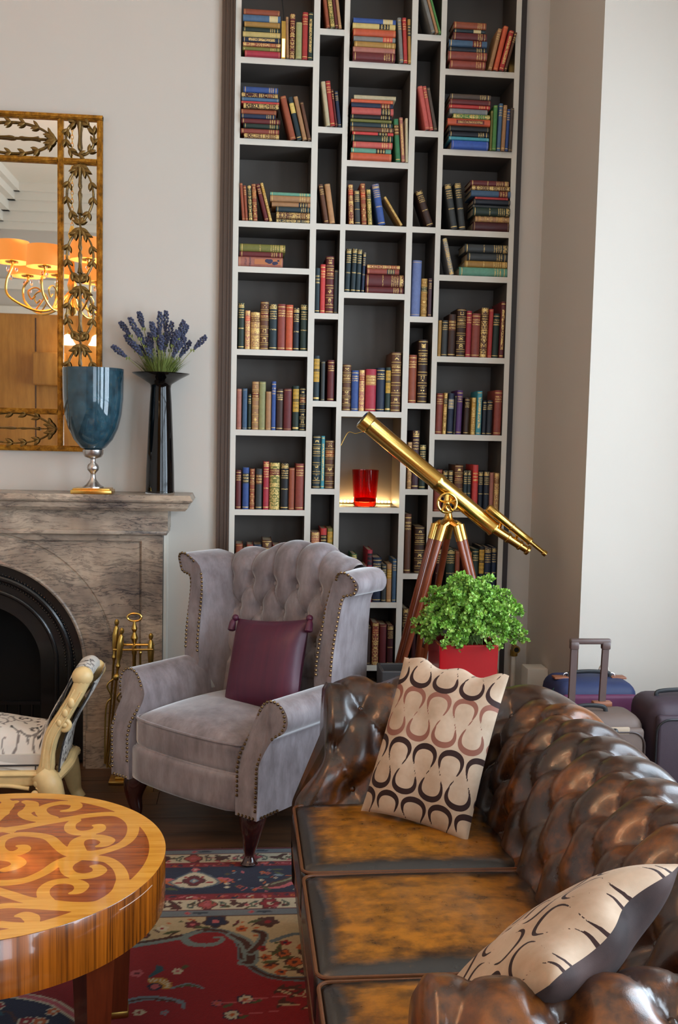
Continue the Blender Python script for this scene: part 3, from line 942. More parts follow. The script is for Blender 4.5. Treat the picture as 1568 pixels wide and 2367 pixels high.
# printed title on the lying salmon book
def letters(txt, size, loc, rote, mat, parent, name='lettering'):
    cu = bpy.data.curves.new(name, 'FONT')
    cu.body = txt
    cu.size = size
    cu.extrude = .0002
    cu.align_x, cu.align_y = 'CENTER', 'CENTER'
    tmp = bpy.data.objects.new(name, cu)
    COL.objects.link(tmp)
    dg = bpy.context.evaluated_depsgraph_get()
    me = bpy.data.meshes.new_from_object(tmp.evaluated_get(dg))
    COL.objects.unlink(tmp)
    bpy.data.objects.remove(tmp)
    me.materials.clear()
    me.materials.append(mat)
    o = new_obj(name, me, parent)
    o.location = loc
    o.rotation_euler = rote
    return o
M['ink'] = pmat('book_ink', '#2a2a4a', .6, var=0)
for o in list(COL.objects):
    if o.get('label') == 'salmon pink book lying lowest in the stack, fourth shelf, left wide column':
        h = max(v.co.z for v in o.data.vertices)
        b = -min(v.co.y for v in o.data.vertices)
        letters('LITTLE', .011, (0, -b - .0006, h * .16), (PI / 2, 0, 0), M['ink'], o)
        letters('WOMEN', .011, (0, -b - .0006, h * .26), (PI / 2, 0, 0), M['ink'], o)
        pic = MB().box((-.012, -b - .0004, h * .36), (.012, -b + .004, h * .96)).obj('cover_picture', pmat('picture_print', '#b9744a', .7, var=.1), o, 0)
        f = MB()
        for q in range(9):
            f.ball((random.uniform(-.008, .008), -b - .0006, h * random.uniform(.55, .94)), random.uniform(.004, .009), 8, 5, 0, None, (1, .08, 1.4))
        stuff(f.obj('printed_figures', M['ink'], o))
    if o.get('label', '').startswith('navy blue upright book, fourth from left, eighth shelf, left wide'):
        h = max(v.co.z for v in o.data.vertices)
        b = -min(v.co.y for v in o.data.vertices)
        gm = pmat('gilt_lettering', '#c9b98a', .4, var=0)
        letters('LITTLE', .008, (0, -b - .0006, h * .93), (PI / 2, 0, 0), gm, o)
        letters('DORRIT', .008, (0, -b - .0006, h * .86), (PI / 2, 0, 0), gm, o)

# ------------------------------------------------------------------ lights that stand in the shelves, and the red glass
def led_mat(name, col, s):
    t = NT(name)
    t.set(Base_Color=(1, .9, .7, 1))
    t.b.inputs['Emission Color'].default_value = (*col, 1)
    t.b.inputs['Emission Strength'].default_value = s
    return t.m
M['led'] = led_mat('led_glow', (1.0, .68, .30), 170.0)
M['led_soft'] = led_mat('led_soft_glow', (1.0, .58, .14), 2.2)
for k, (xa, xb, ya, ci, nm) in enumerate(((650, 660, 50, 0, 'slim brass shelf light among the books, top visible shelf, left wide column'), (1176, 1185, 100, 4, 'slim brass shelf light beside leaning books, top visible shelf, right wide column'))):
    z = SHELF_Z[ci][0]
    pa, pb = at_y(xa, 137, BOOK_Y), at_y(xb, 137, BOOK_Y)
    zt = at_y(xa, ya, BOOK_Y).z
    sl = thing('shelf_light', nm, 'light', ((pa.x + pb.x) / 2, BOOK_Y - (.012 if k == 0 else -.10), z))
    w = (pb.x - pa.x)
    MB().box((-w / 2, .004, 0), (w / 2, .03, zt - z)).obj('housing', M['brass_old'], sl, 0)
    MB().box((-w / 2 + .003, 0, .004), (w / 2 - .003, .0038, (zt - z) * .52)).obj('diffuser', M['led_soft'], sl, 0)
    if k == 0:
        MB().tube(spline([(0, .01, zt - z), (-.004, .02, zt - z + .06), (-.03, .06, 3.615 - z)], 16), .0025, 6).obj('cable', M['rubber'], sl)
    else:
        MB().tube(spline([(0, .03, zt - z), (-.10, .17, zt - z + .02), (-.20, .176, 3.615 - z)], 16), .0025, 6).obj('cable', M['rubber'], sl)
nz = SHELF_Z[2][5]
nx0, nx1 = COLX[2]
# strip of warm lights along the back of the niche
ls = thing('light_strip', 'strip of bright warm lights along the back of the niche', 'light', ((nx0 + nx1) / 2, BOOK_Y + DEPTH - .03, nz))
w = nx1 - nx0
MB().box((-w / 2 + .004, -.012, 0.0005), (w / 2 - .004, .012, .008)).obj('channel', M['brass_old'], ls, 0)
for k in range(16):
    MB().ball((-w / 2 + .015 + k * (w - .03) / 15, 0, .012), .0055, 8, 6).obj('bulb', M['led'], ls)
t = NT('red_glass')
t.set(Base_Color=(.85, .03, .012, 1), Roughness=.03)
t.b.inputs['Transmission Weight'].default_value = 1.0
t.b.inputs['IOR'].default_value = 1.3
M['red_glass'] = t.m
gx = at_y(843.5, 1168, BOOK_Y + .09).x
g0, g1 = at_y(817, 1165, BOOK_Y + .09).x, at_y(869, 1165, BOOK_Y + .09).x
t0, t1 = at_y(813, 1090, BOOK_Y + .09).x, at_y(875, 1090, BOOK_Y + .09).x
hg = at_y(843, 1086, BOOK_Y + .09).z - nz
rb, rt_ = (g1 - g0) / 2, (t1 - t0) / 2
gl = thing('candle_glass', 'red glass tumbler candle holder glowing in the lit niche', 'candle holder', (gx, BOOK_Y + .09, nz + .0005))
MB().lathe([(.001, 0), (rb * .93, 0), (rb, .006), (lerp(rb, rt_, .5), hg * .5), (rt_, hg), (rt_ - .004, hg), (lerp(rb, rt_, .5) - .004, hg * .5), (rb - .005, .022), (.001, .02)], 40, caps=False).obj('tumbler', M['red_glass'], gl, 60)
MB().lathe([(.001, .021), (rb - .008, .022), (rb - .008, .04), (.001, .043)], 24, caps=False).obj('candle', pmat('red_wax', '#c2321c', .5, var=.05), gl)
# ------------------------------------------------------------------ fireplace
t = NT('veined_marble')
vec = t.coord(scale=(1.0, 1.0, 1.0))
warp = t.noise(vec, 2.2, 3, .6, 0, 1)
wv = t.n('ShaderNodeVectorMath', operation='MULTIPLY_ADD')
t.put(wv.inputs[0], warp)
wv.inputs[1].default_value = (.13, .13, .13)
t.put(wv.inputs[2], vec)
def vein(rotv, scale, width, seed):
    mp = t.n('ShaderNodeMapping')
    t.put(mp.inputs[0], wv.outputs[0])
    mp.inputs[1].default_value = (seed, seed * .7, seed * .3)
    mp.inputs[2].default_value = rotv
    mp.inputs[3].default_value = scale
    n = t.noise(mp.outputs[0], 1.0, 6, .62, .3)
    d = t.math('ABSOLUTE', t.math('SUBTRACT', n, .5))
    return t.math('SUBTRACT', 1.0, t.math('DIVIDE', d, width), None, True)
v1 = vein((0, .12, 0), (2.6, 2.6, 17.0), .026, 1.3)
v2 = vein((0, -.75, 0), (3.2, 3.2, 15.0), .014, 4.1)
v3 = vein((0, .3, 0), (6, 6, 34), .030, 7.7)
vv = t.math('MAXIMUM', t.math('MAXIMUM', v1, v2), t.math('MULTIPLY', v3, .4))
cl = t.noise(wv.outputs[0], 3.2, 4, .6)
patch = t.ramp(cl, [(.42, (0, 0, 0)), (.66, (1, 1, 1))])
base = t.ramp(t.noise(vec, 5, 4), [(.3, lin('#9a8672')), (.7, lin('#c2ae98'))])
c1 = t.mix(t.math('MULTIPLY', patch, .75), base, rgba('#443d40'))
amt = t.math('MULTIPLY', vv, t.math('MULTIPLY_ADD', patch, .5, .5))
t.set(Base_Color=t.mix(amt, c1, rgba('#242128')), Roughness=.32)
M['marble'] = t.m

FX = -1.161                       # middle of the chimney piece
FY = 4.475                        # face of the slab
Z_ARC, R_OPEN, R_GROOVE = .454, .478, .60
fp = thing('fireplace', 'grey veined marble fireplace with round arch and black iron insert', 'fireplace', (FX, WALL_Y, 0))
XR = .815                         # half width of the slab
def arch(r, n=40, z0=.02):
    return [(r, z0)] + [(r * math.cos(a), Z_ARC + r * math.sin(a)) for a in np.linspace(0, PI, n)] + [(-r, z0)]
def ring_plate(m, outer, inner, y0, y1, mi=0):
    """plate between two open curves with equal counts, closed at the feet"""
    n = len(outer)
    vs, fs = [], []
    for yy in (y0, y1):
        vs += [(p[0], yy, p[1]) for p in outer] + [(p[0], yy, p[1]) for p in inner]
    for i in range(n - 1):
        fs += [(i, i + 1, n + i + 1, n + i), (2 * n + i, 3 * n + i, 3 * n + i + 1, 2 * n + i + 1),
               (i, 2 * n + i, 2 * n + i + 1, i + 1), (n + i, n + i + 1, 3 * n + i + 1, 3 * n + i)]
    for i in (0, n - 1):
        fs.append((i, n + i, 3 * n + i, 2 * n + i))
    m.add(vs, fs, mi)
ZT = 1.052
inn = arch(R_OPEN)
n = len(inn)
def to_rect(p, hw, z0, zt):
    """the point on the rectangle edge in the direction of p from the arch centre"""
    dx, dz = p[0], max(p[1] - Z_ARC, -1e9)
    if p[1] < Z_ARC:
        return (math.copysign(hw, dx), p[1])
    k = min(hw / abs(dx) if abs(dx) > 1e-6 else 9e9, (zt - Z_ARC) / dz if dz > 1e-6 else 9e9)
    return (dx * k, Z_ARC + dz * k)
def dense(r):
    a = list(np.linspace(0, PI, 40))
    ca = math.atan2(ZT - Z_ARC, XR)
    cb = math.atan2(1.014 - Z_ARC, .708)
    a = sorted(set(a + [ca, PI - ca, cb, PI - cb]))
    return [(r, .0)] + [(r * math.cos(q), Z_ARC + r * math.sin(q)) for q in a] + [(-r, .0)]
I0, G0, G1 = dense(R_OPEN), dense(R_GROOVE), dense(R_GROOVE + .012)
RO = [to_rect(p, XR, 0, ZT) for p in I0]
def far(a, b):
    da, db = math.hypot(a[0], a[1] - Z_ARC), math.hypot(b[0], b[1] - Z_ARC)
    return a if a[1] < Z_ARC or da >= db else b
RP0 = [far(to_rect(p, .712, 0, 1.016), g) for p, g in zip(I0, G1)]
RP1 = [far(to_rect(p, .722, 0, 1.026), (g[0] * 1.001, g[1] + .0005)) for p, g in zip(I0, G1)]
RO = [far(q, g) for q, g in zip(RO, RP1)]
yl = FY - WALL_Y
m = MB()
ring_plate(m, G0, I0, yl + .004, -.002)
arch_band = m.obj('arch_band', M['marble'], fp, 30)
m = MB()
ring_plate(m, G1, G0, yl + .013, -.002)
m.obj('arch_groove', M['marble'], fp, 30)
m = MB()
ring_plate(m, RP0, G1, yl + .008, -.002)
m.obj('spandrel', M['marble'], fp, 30)
m = MB()
ring_plate(m, RP1, RP0, yl + .016, -.002)
m.obj('panel_groove', M['marble'], fp, 30)
m = MB()
ring_plate(m, RO, RP1, yl, -.002)
m.obj('slab', M['marble'], fp, 30)
# thin rounded rim of the opening
MB().tube([(p[0] * .995, yl + .006, p[1]) for p in I0], .010, 8).obj('opening_rim', M['marble'], fp)
# frieze, moulding, shelf, plinths
m = MB()
m.box((-.838, yl - .022, 1.075), (.838, -.001, 1.165))
m.obj('frieze', M['marble'], fp, 0)
m = MB()
m.rbox((0, (yl - .03) / 2, 1.066), (1.672, -(yl - .03), .022), .006, 3)
m.obj('frieze_bead', M['marble'], fp)
prof = [(0, 1.165), (.0, 1.205), (.012, 1.214), (.012, 1.220), (.004, 1.228), (.002, 1.237)]
m = MB()
hw, dep = .95, .262
rings = []
for off, z in [(.035, 1.166), (.022, 1.180), (.018, 1.200), (.004, 1.207), (.0, 1.214), (.006, 1.224), (.012, 1.2365)]:
    rings.append([(-hw + off, -.001, z), (-hw + off, -dep + off, z), (hw - off, -dep + off, z), (hw - off, -.001, z)])
vs = [p for r_ in rings for p in r_]
fs = []
for j in range(len(rings) - 1):
    for i in range(4):
        fs.append((j * 4 + i, j * 4 + (i + 1) % 4, (j + 1) * 4 + (i + 1) % 4, (j + 1) * 4 + i))
fs += [(3, 2, 1, 0), tuple(len(vs) - 4 + i for i in range(4))]
m.add(vs, fs)
m.obj('mantel_shelf', M['marble'], fp, 20)
for s in (-1, 1):
    m = MB()
    m.box((s * .655 - .172, yl - .03, 0), (s * .655 + .172, yl + .02, .17))
    m.box((s * .655 - .166, yl - .022, .17), (s * .655 + .166, yl + .02, .182))
    m.obj('plinth_block', M['marble'], fp, 0)
# thin painted fillet between slab and wall
for s in (-1, 1):
    MB().box((s * (XR + .002) - (.012 if s < 0 else 0), yl + .03, 0), (s * (XR + .002) + (.012 if s > 0 else 0), -.001, 1.07)).obj('side_fillet', M['trim'], fp, 0)
# iron insert: stepped glossy rings with beads, dark firebox behind
def iron_ring(r0, r1, y0, y1, name, mat=None):
    m = MB()
    ring_plate(m, arch(r0), arch(r1), y0, y1)
    return m.obj(name, mat or M['iron'], fp, 30)
ri = R_OPEN - .008
iron_ring(ri, ri - .055, yl + .030, -.001, 'iron_outer_ring')
MB().tube([(p[0], yl + .026, p[1]) for p in arch(ri - .062)], .014, 10).obj('iron_roll', M['iron'], fp)
iron_ring(ri - .07, ri - .12, yl + .040, -.001, 'iron_middle_ring')
MB().tube([(p[0], yl + .040, p[1]) for p in arch(ri - .125)], .010, 10).obj('iron_inner_roll', M['iron'], fp)
iron_ring(ri - .13, ri - .20, yl + .06, -.001, 'iron_inner_ring')
b = MB()
for a in np.linspace(0, PI, 90):
    for rr in (ri - .045, ri - .085):
        b.ball((rr * math.cos(a), yl + (.029 if rr > ri - .06 else .039), Z_ARC + rr * math.sin(a)), .0055, 6, 4)
stuff(b.obj('iron_beading', M['iron'], fp))
rf = ri - .20
m = MB()
m.box((-.468, .27, .0), (.468, .298, .938))
m.box((-.468, .002, .0), (-.455, .27, .938))
m.box((.455, .002, .0), (.468, .27, .938))
m.box((-.455, .002, .925), (.455, .27, .938))
m.box((-.455, .002, .0), (.455, .27, .012))
m.obj('firebox', M['soot'], fp, 0)
MB().box((-rf, yl + .07, .14), (rf, -.002, .16)).obj('grate_plate', M['soot'], fp, 0)
for k in range(9):
    x = -rf + .04 + k * (2 * rf - .08) / 8
    MB().tube([(x, yl + .068, .03), (x, yl + .066, .27)], .007, 6).obj('grate_bar', M['iron'], fp)
MB().box((-rf, yl + .055, .27), (rf, yl + .075, .285)).obj('grate_rail', M['iron'], fp, 0)

# ------------------------------------------------------------------ mirror
t = NT('gilt_frame')
vec = t.coord()
nz_ = t.noise(vec, 30, 5, .7)
t.set(Base_Color=t.ramp(nz_, [(.28, lin('#3d2a12')), (.5, lin('#9c6a1d')), (.75, lin('#d3a040'))]), Roughness=.36, Metallic=.75)
t.bump(nz_, .2, .002)
M['gilt'] = t.m
t = NT('antique_bronze')
vec = t.coord()
nz_ = t.noise(vec, 55, 4, .7)
t.set(Base_Color=t.ramp(nz_, [(.3, lin('#4a3820')), (.55, lin('#80602c')), (.8, lin('#b98e3c'))]), Roughness=.42, Metallic=.65)
M['bronze'] = t.m
t = NT('mirror_silver')
t.set(Base_Color=(.90, .87, .82, 1), Roughness=.012, Metallic=1.0)
M['mirror'] = t.m
MXR, MZ0, MZ1 = -.635 - FX, 1.415, 2.905
mr = thing('mirror', 'large gilt panelled wall mirror with bronze leaf garlands above mantel', 'mirror', (FX, WALL_Y, 0))
YM = -.030                        # front of the frame (glass sits behind)
MB().box((-MXR + .005, -.012, MZ0 + .005), (MXR - .005, -.004, MZ1 - .005)).obj('mirror_glass', M['mirror'], mr, 0)
MB().box((-MXR + .005, -.004, MZ0 + .005), (MXR - .005, -.0005, MZ1 - .005)).obj('backing', M['gap_shade_backing'], mr, 0)
def moulding(a, b, w, name):
    """gilt bar between two points of the mirror face with a stepped section"""
    m = MB()
    horiz = abs(a[1] - b[1]) < 1e-6
    for ww, y0 in ((w, -.022), (w * .72, -.030), (w * .36, -.036)):
        if horiz:
            m.box((a[0], y0, a[1] - ww / 2), (b[0], -.004, a[1] + ww / 2))
        else:
            m.box((a[0] - ww / 2, y0, a[1]), (a[0] + ww / 2, -.004, b[1]))
    return m.obj(name, M['gilt'], mr, 0)
fw = .026
moulding((-MXR, MZ1 - fw / 2), (MXR, MZ1 - fw / 2), fw, 'frame_bar')
moulding((-MXR, MZ0 + fw / 2), (MXR, MZ0 + fw / 2), fw, 'frame_bar')
moulding((-MXR + fw / 2, MZ0 + fw), (-MXR + fw / 2, MZ1 - fw), fw, 'frame_bar')
moulding((MXR - fw / 2, MZ0 + fw), (MXR - fw / 2, MZ1 - fw), fw, 'frame_bar')
vx = -.819 - FX
for s in (-1, 1):
    moulding((s * vx, MZ0 + fw), (s * vx, MZ1 - fw), fw, 'divider')
for z in (2.702, 1.593):
    for a, b_ in ((-MXR + fw, -vx - fw / 2), (-vx + fw / 2, vx - fw / 2), (vx + fw / 2, MXR - fw)):
        moulding((a, z), (b_, z), fw, 'divider')

def leaf_mesh():
    m = MB()
    def fn(u, v):
        a = (u - .5) * 2
        wdt = .42 * math.sin(PI * min(1, v * .93 + .04)) ** .8 * (1 - .15 * v)
        return (a * wdt * .5, -.10 * (1 - a * a) - .12 * math.sin(v * PI) + .05, v)
    m.grid(5, 7, fn)
    return m.mesh('leaf', M['bronze'], 180)
def husk_mesh():
    m = MB()
    m.lathe([(.10, 0), (.17, .06), (.20, .16), (.15, .30), (.12, .5), (.15, .72), (.24, .90), (.30, 1.0), (.12, .96)], 9)
    return m.mesh('husk', M['bronze'], 60)
LEAF, HUSK = leaf_mesh(), husk_mesh()
def orn(me, name, x, z, ang, size, wide=1.0, y=-.028):
    o = new_obj(name, me, mr)
    o.location = (x, y, z)
    o.rotation_euler = (0, ang, 0)         # local z is the long axis
    o.scale = (size * wide, size * .6, size)
    return o
def garland(pts, leaf=.030, every=.048, both=True, closed=False, flip=False):
    P = spline([(p[0], -.022, p[1]) for p in pts], 60, closed)
    MB().tube(P, .0042, 6, closed=closed).obj('garland_stem', M['bronze'], mr)
    acc, last = every * .5, None
    for a, b in zip(P[:-1], P[1:]):
        d = b - a
        acc += d.length
        if acc > every:
            acc = 0
            an = math.atan2(d.x, d.z) + (PI if flip else 0)
            for s in ((-1, 1) if both else (1,)):
                orn(LEAF, 'leaf', a.x, a.z, an + s * .55, leaf)
px_ = lambda x, y: (at_y(x, y, WALL_Y - .03).x - FX, at_y(x, y, WALL_Y - .03).z)
# right-hand garland column, traced knots
cxp = 183
lobes = [(373, 520), (520, 655), (655, 790), (790, 925)]
for ya, yb in lobes:
    top, bot = px_(cxp + 2, ya), px_(cxp, yb)
    H_ = top[1] - bot[1]
    cxm = (top[0] + bot[0]) / 2
    for s in (-1, 1):
        garland([(top[0], top[1] - .01), (cxm + s * .045, lerp(top[1], bot[1], .28)), (cxm + s * .058, lerp(top[1], bot[1], .55)), (cxm + s * .040, lerp(top[1], bot[1], .78)), (bot[0] + s * .008, bot[1] + .012)], .036, .062, True, False, s > 0 and False)
    MB().tube([(top[0], -.022, top[1]), (bot[0], -.022, bot[1])], .0040, 6).obj('garland_stem', M['bronze'], mr)
    orn(HUSK, 'husk', cxm, lerp(top[1], bot[1], .42), 0, H_ * .32, .42)
    orn(HUSK, 'husk', cxm, lerp(top[1], bot[1], .46), PI, H_ * .36, .40)
    for q in (-1.1, -.5, .5, 1.1):
        orn(LEAF, 'leaf', top[0], top[1] - .012, PI + q, .042)
        orn(LEAF, 'leaf', bot[0], bot[1] + .006, q, .036)
# wreath in the corner square
c = px_(184, 318)
garland([(c[0] + .062 * math.cos(a), c[1] + .072 * math.sin(a)) for a in np.linspace(PI / 2, PI / 2 + 2 * PI, 13)], .036, .042)
orn(HUSK, 'husk', c[0], c[1] - .055, 0, .12, .40)
# long pointed wreaths in the top and bottom panels
for zc in (px_(60, 318)[1], px_(60, 990)[1]):
    xr = px_(130, 318)[0]
    for s in (-1, 1):
        garland([(xr, zc), (xr - .07, zc + s * .045), (xr - .16, zc + s * .066), (xr - .27, zc + s * .06), (xr - .38, zc + s * .03), (xr - .43, zc)], .036, .058)
    MB().tube([(xr - .43, -.022, zc), (xr, -.022, zc)], .0036, 6).obj('garland_stem', M['bronze'], mr)
    orn(HUSK, 'husk', xr - .16, zc, PI / 2, .085, .34)
    orn(HUSK, 'husk', xr - .18, zc, -PI / 2, .13, .26)
    for q in (.7, 1.3, 1.85, 2.4):
        orn(LEAF, 'leaf', xr - .004, zc, -q, .045)

# ------------------------------------------------------------------ on the mantel: blue hurricane vase, black vase, lavender
MZ = 1.2365
t = NT('blue_smoked_glass')
vec = t.coord()
nz_ = t.noise(vec, 16, 5, .65)
fl_ = t.noise(vec, 70, 4, .7)
c = t.ramp(nz_, [(.34, lin('#1b323b')), (.55, lin('#2d4f5d')), (.78, lin('#446874'))])
c = t.mix(t.ramp(fl_, [(.58, (0, 0, 0)), (.70, (.55, .55, .55))]), c, rgba('#6d5c2c'))
t.set(Base_Color=c, Roughness=.06, Alpha=.84)
t.b.inputs['Coat Weight'].default_value = .6
M['blue_glass'] = t.m
pb = at_z(216, 1140, MZ)
bv = thing('hurricane_vase', 'blue smoked glass goblet vase on turned silver stem and brass base', 'vase', (pb.x, 4.462, MZ))
s_ = 1.0
MB().rbox((0, 0, .009), (.176, .13, .018), .003, 2).obj('base_plate', M['brass'], bv)
MB().rbox((0, 0, .021), (.160, .115, .008), .003, 2).obj('base_step', M['brass'], bv)
MB().lathe([(.001, .025), (.046, .025), (.046, .030), (.030, .040), (.014, .062), (.010, .085), (.014, .092), (.024, .103), (.026, .114), (.022, .126), (.011, .136), (.011, .150), (.018, .154), (.036, .160), (.044, .174), (.045, .192), (.001, .192)], 32, caps=False).obj('stem', M['chrome'], bv, 50)
zb = .188
H_ = .358
pr = [(.001, 0), (.03, .002), (.055, .014), (.085, .05), (.108, .10), (.122, .16), (.129, .23), (.131, H_)]
full = pr + [(r - .004, z) for r, z in reversed(pr[1:])] + [(.001, .006)]
MB().lathe([(r, z + zb) for r, z in full], 48, caps=False).obj('bowl', M['blue_glass'], bv, 60)

bk = at_y(370, 1138, 4.53)
v2_ = thing('black_vase', 'tall glossy black flared vase with clear foot on mantel', 'vase', (bk.x, 4.53, MZ))
pr = [(.001, .012), (.064, .012), (.062, .10), (.056, .25), (.049, .40), (.044, .47), (.046, .485), (.062, .505), (.095, .525), (.124, .535), (.128, .537), (.124, .533), (.09, .515), (.05, .49), (.036, .47), (.036, .42), (.001, .42)]
MB().lathe(pr, 48, caps=False).obj('body', M['black_gloss'], v2_, 60)
t = NT('clear_glass')
t.set(Base_Color=(.95, .95, .95, 1), Roughness=.03)
t.b.inputs['Transmission Weight'].default_value = 1.0
M['clear_glass'] = t.m
MB().lathe([(.001, 0), (.065, 0), (.066, .006), (.0645, .0118), (.001, .0118)], 40, caps=False).obj('foot', M['clear_glass'], v2_, 60)

M['lav_stem'] = pmat('lavender_stem', '#8a8a4c', .7, var=.2)
M['lav_leaf'] = pmat('lavender_leaf', '#6f7a35', .7, var=.25)
M['lav_flower'] = pmat('lavender_flower', '#45485f', .8, var=.35, vscale=90)
lv = thing('lavender', 'bunch of dried lavender stalks spreading out of the black vase', 'flowers', (bk.x, 4.53, MZ + .45))
tips = [(260, 800, 0), (278, 745, .02), (300, 735, -.03), (321, 722, .03), (345, 770, 0), (370, 722, -.02), (384, 720, .03), (398, 745, 0), (425, 742, -.03), (433, 752, .03), (428, 780, 0), (440, 790, .03), (476, 778, -.01), (290, 775, .03), (305, 790, -.03), (316, 760, 0),
        (330, 790, .04), (340, 805, -.04), (360, 760, .05), (373, 775, -.05), (385, 770, 0), (404, 770, .05), (415, 790, -.04), (340, 780, 0), (320, 800, .05), (410, 765, -.06), (368, 800, .06), (350, 745, -.06)]
for (tx, ty, dy) in tips:
    e = at_y(tx, ty, 4.53 + dy)
    e = Vector((e.x - bk.x, dy, e.z - MZ - .45))
    b0 = Vector((random.uniform(-.02, .02), random.uniform(-.02, .02), -.01))
    mid = Vector((lerp(b0.x, e.x, .45), lerp(b0.y, e.y, .45), lerp(b0.z, e.z, .55)))
    P = spline([b0, mid, e], 12)
    m = MB()
    m.tube(P, .0015, 5, 0)
    d = (P[-1] - P[-3]).normalized()
    L = random.uniform(.055, .085)
    for q in range(26):
        tt = q / 26
        c = P[-1] - d * L * tt * 1.1
        a = q * 2.4
        rr = .0075 * math.sin(PI * min(1, .12 + tt)) + .0025
        e1 = d.cross(Vector((0, 1, .1))).normalized()
        e2 = d.cross(e1)
        m.ball(c + (e1 * math.cos(a) + e2 * math.sin(a)) * rr, .0064, 5, 4, 1)
    for s in (-1, 1):
        c = P[-1] - d * L * 1.25
        m.ball(c + Vector((s * .006, 0, 0)), .007, 5, 4, 2, None, (.5, .3, 1.2))
    m.obj('lavender_stalk', [M['lav_stem'], M['lav_flower'], M['lav_leaf']], lv)
m = MB()
for q in range(620):
    a, r = random.uniform(0, 2 * PI), .055 * math.sqrt(random.random())
    b0 = Vector((r * math.cos(a), r * math.sin(a), .07))
    le = random.uniform(.06, .135)
    sp = random.uniform(.25, .95)
    e = b0 + Vector((math.cos(a) * le * sp, math.sin(a) * le * sp * .7, le * (1.1 - .5 * sp)))
    sd = Vector((-math.sin(a), math.cos(a), 0)) * .0016
    mid = (b0 + e) / 2 + Vector((0, 0, .008))
    m.add([b0 - sd, b0 + sd, mid + sd, mid - sd, e], [(0, 1, 2, 3), (3, 2, 4)])
stuff(m.obj('grass_tuft', M['lav_leaf'], lv, 0))

# ------------------------------------------------------------------ fire tools
ft_p = at_z(290, 1800, 0)
ft = thing('fire_tools', 'brass fireside companion set with tools hanging from its stand', 'fire tools', (-.45, 4.30, 0))
m = MB()
m.rbox((0, 0, .008), (.20, .14, .016), .004, 2)
m.rbox((0, 0, .022), (.15, .10, .012), .004, 2)
m.obj('base', M['brass'], ft)
MB().lathe([(.010, .028), (.016, .05), (.008, .08), (.016, .13), (.008, .16), (.008, .55), (.012, .56), (.006, .60), (.016, .625), (.007, .65), (.013, .665), (.006, .69), (.006, .70)], 12).obj('post', M['brass_old'], ft)
MB().tube([(.030 * math.cos(a), 0, .715 + .017 * math.sin(a)) for a in np.linspace(0, 2 * PI, 20)[:-1]], .005, 8, closed=True).obj('ring_handle', M['brass'], ft)
m = MB()
m.tube([(-.085, 0, .595), (.085, 0, .595)], .006, 8)
m.tube([(0, -.06, .595), (0, .06, .595)], .006, 8)
m.rbox((0, -.055, .585), (.17, .01, .008), .002, 1)
m.obj('cross_bar', M['brass'], ft)
def handle(x, y, z, lean, kind, nm):
    m = MB()
    T_ = tr(x, y, z) @ rot('Y', lean)
    m.lathe([(.004, -.52), (.005, -.09), (.011, -.075), (.006, -.06), (.012, -.03), (.015, .02), (.010, .055), (.005, .062), (.010, .072), (.010, .082), (.004, .09)], 10, (0, 0, 0), 0, T_)
    if kind == 'shovel':
        m.rbox((0, 0, -.55), (.075, .012, .10), .005, 2, 0, T_)
    if kind == 'tongs':
        for s in (-1, 1):
            m.tube(spline([(0, -.01, -.12), (s * .035, -.01, -.16), (s * .012, -.01, -.21), (s * .03, -.01, -.26), (s * .01, -.01, -.50)], 24), .004, 6, 0, T_)
        m.ball((0, -.014, -.12), .016, 10, 6, 0, T_)
    if kind == 'hook':
        m.tube(spline([(0, 0, -.50), (.0, 0, -.54), (.03, 0, -.56), (.045, 0, -.53)], 12), .005, 6, 0, T_)
    return m.obj(nm, M['brass_old'], ft)
handle(-.078, -.02, .62, .07, 'hook', 'poker')
handle(-.055, -.055, .59, .10, 'tongs', 'tongs')
handle(.072, -.02, .56, .0, 'shovel', 'shovel')
m = MB()
T_ = tr(.03, -.04, .50)
m.lathe([(.005, -.44), (.004, .06), (.008, .07), (.004, .08)], 8, (0, 0, 0), 0, T_)
m.obj('brush_handle', M['brass_old'], ft)
MB().lathe([(.03, .03), (.034, .06), (.022, .12), (.008, .14)], 12, (.03, -.04, .0)).obj('brush_head', M['soot'], ft)

# ------------------------------------------------------------------ chandelier (behind and left of the camera, seen in the mirror)
CHX, CHY, CHZ = -1.24, 1.8, 2.55
t = NT('orange_shade')
t.set(Base_Color=(.75, .27, .07, 1), Roughness=.8)
t.b.inputs['Emission Color'].default_value = (1.0, .34, .06, 1)
t.b.inputs['Emission Strength'].default_value = .75
M['shade'] = t.m
M['bulb'] = led_mat('bulb_glow', (1.0, .78, .45), 14.0)
M['crystal'] = M['clear_glass']
ch = thing('chandelier', 'gilt chandelier with orange drum shades reflected in the mirror', 'chandelier', (CHX, CHY, CHZ))
MB().lathe([(.01, -.22), (.03, -.20), (.045, -.16), (.03, -.12), (.02, -.06), (.035, 0), (.02, .06), (.014, .3), (.03, .36), (.012, .42)], 16).obj('stem', M['brass'], ch)
m = MB()
for k in range(40):
    z = .43 + k * .028
    T_ = tr(0, 0, z) @ rot('Z', (k % 2) * PI / 2)
    m.tube([(.009 * math.cos(a), 0, .018 * math.sin(a)) for a in np.linspace(0, 2 * PI, 9)[:-1]], .0028, 5, 0, T_, closed=True)
stuff(m.obj('chain', M['brass'], ch))
MB().lathe([(.06, CEIL_Z - CHZ - .001), (.06, CEIL_Z - CHZ - .02), (.02, CEIL_Z - CHZ - .06), (.006, CEIL_Z - CHZ - .07)], 16).obj('ceiling_rose', M['brass'], ch)
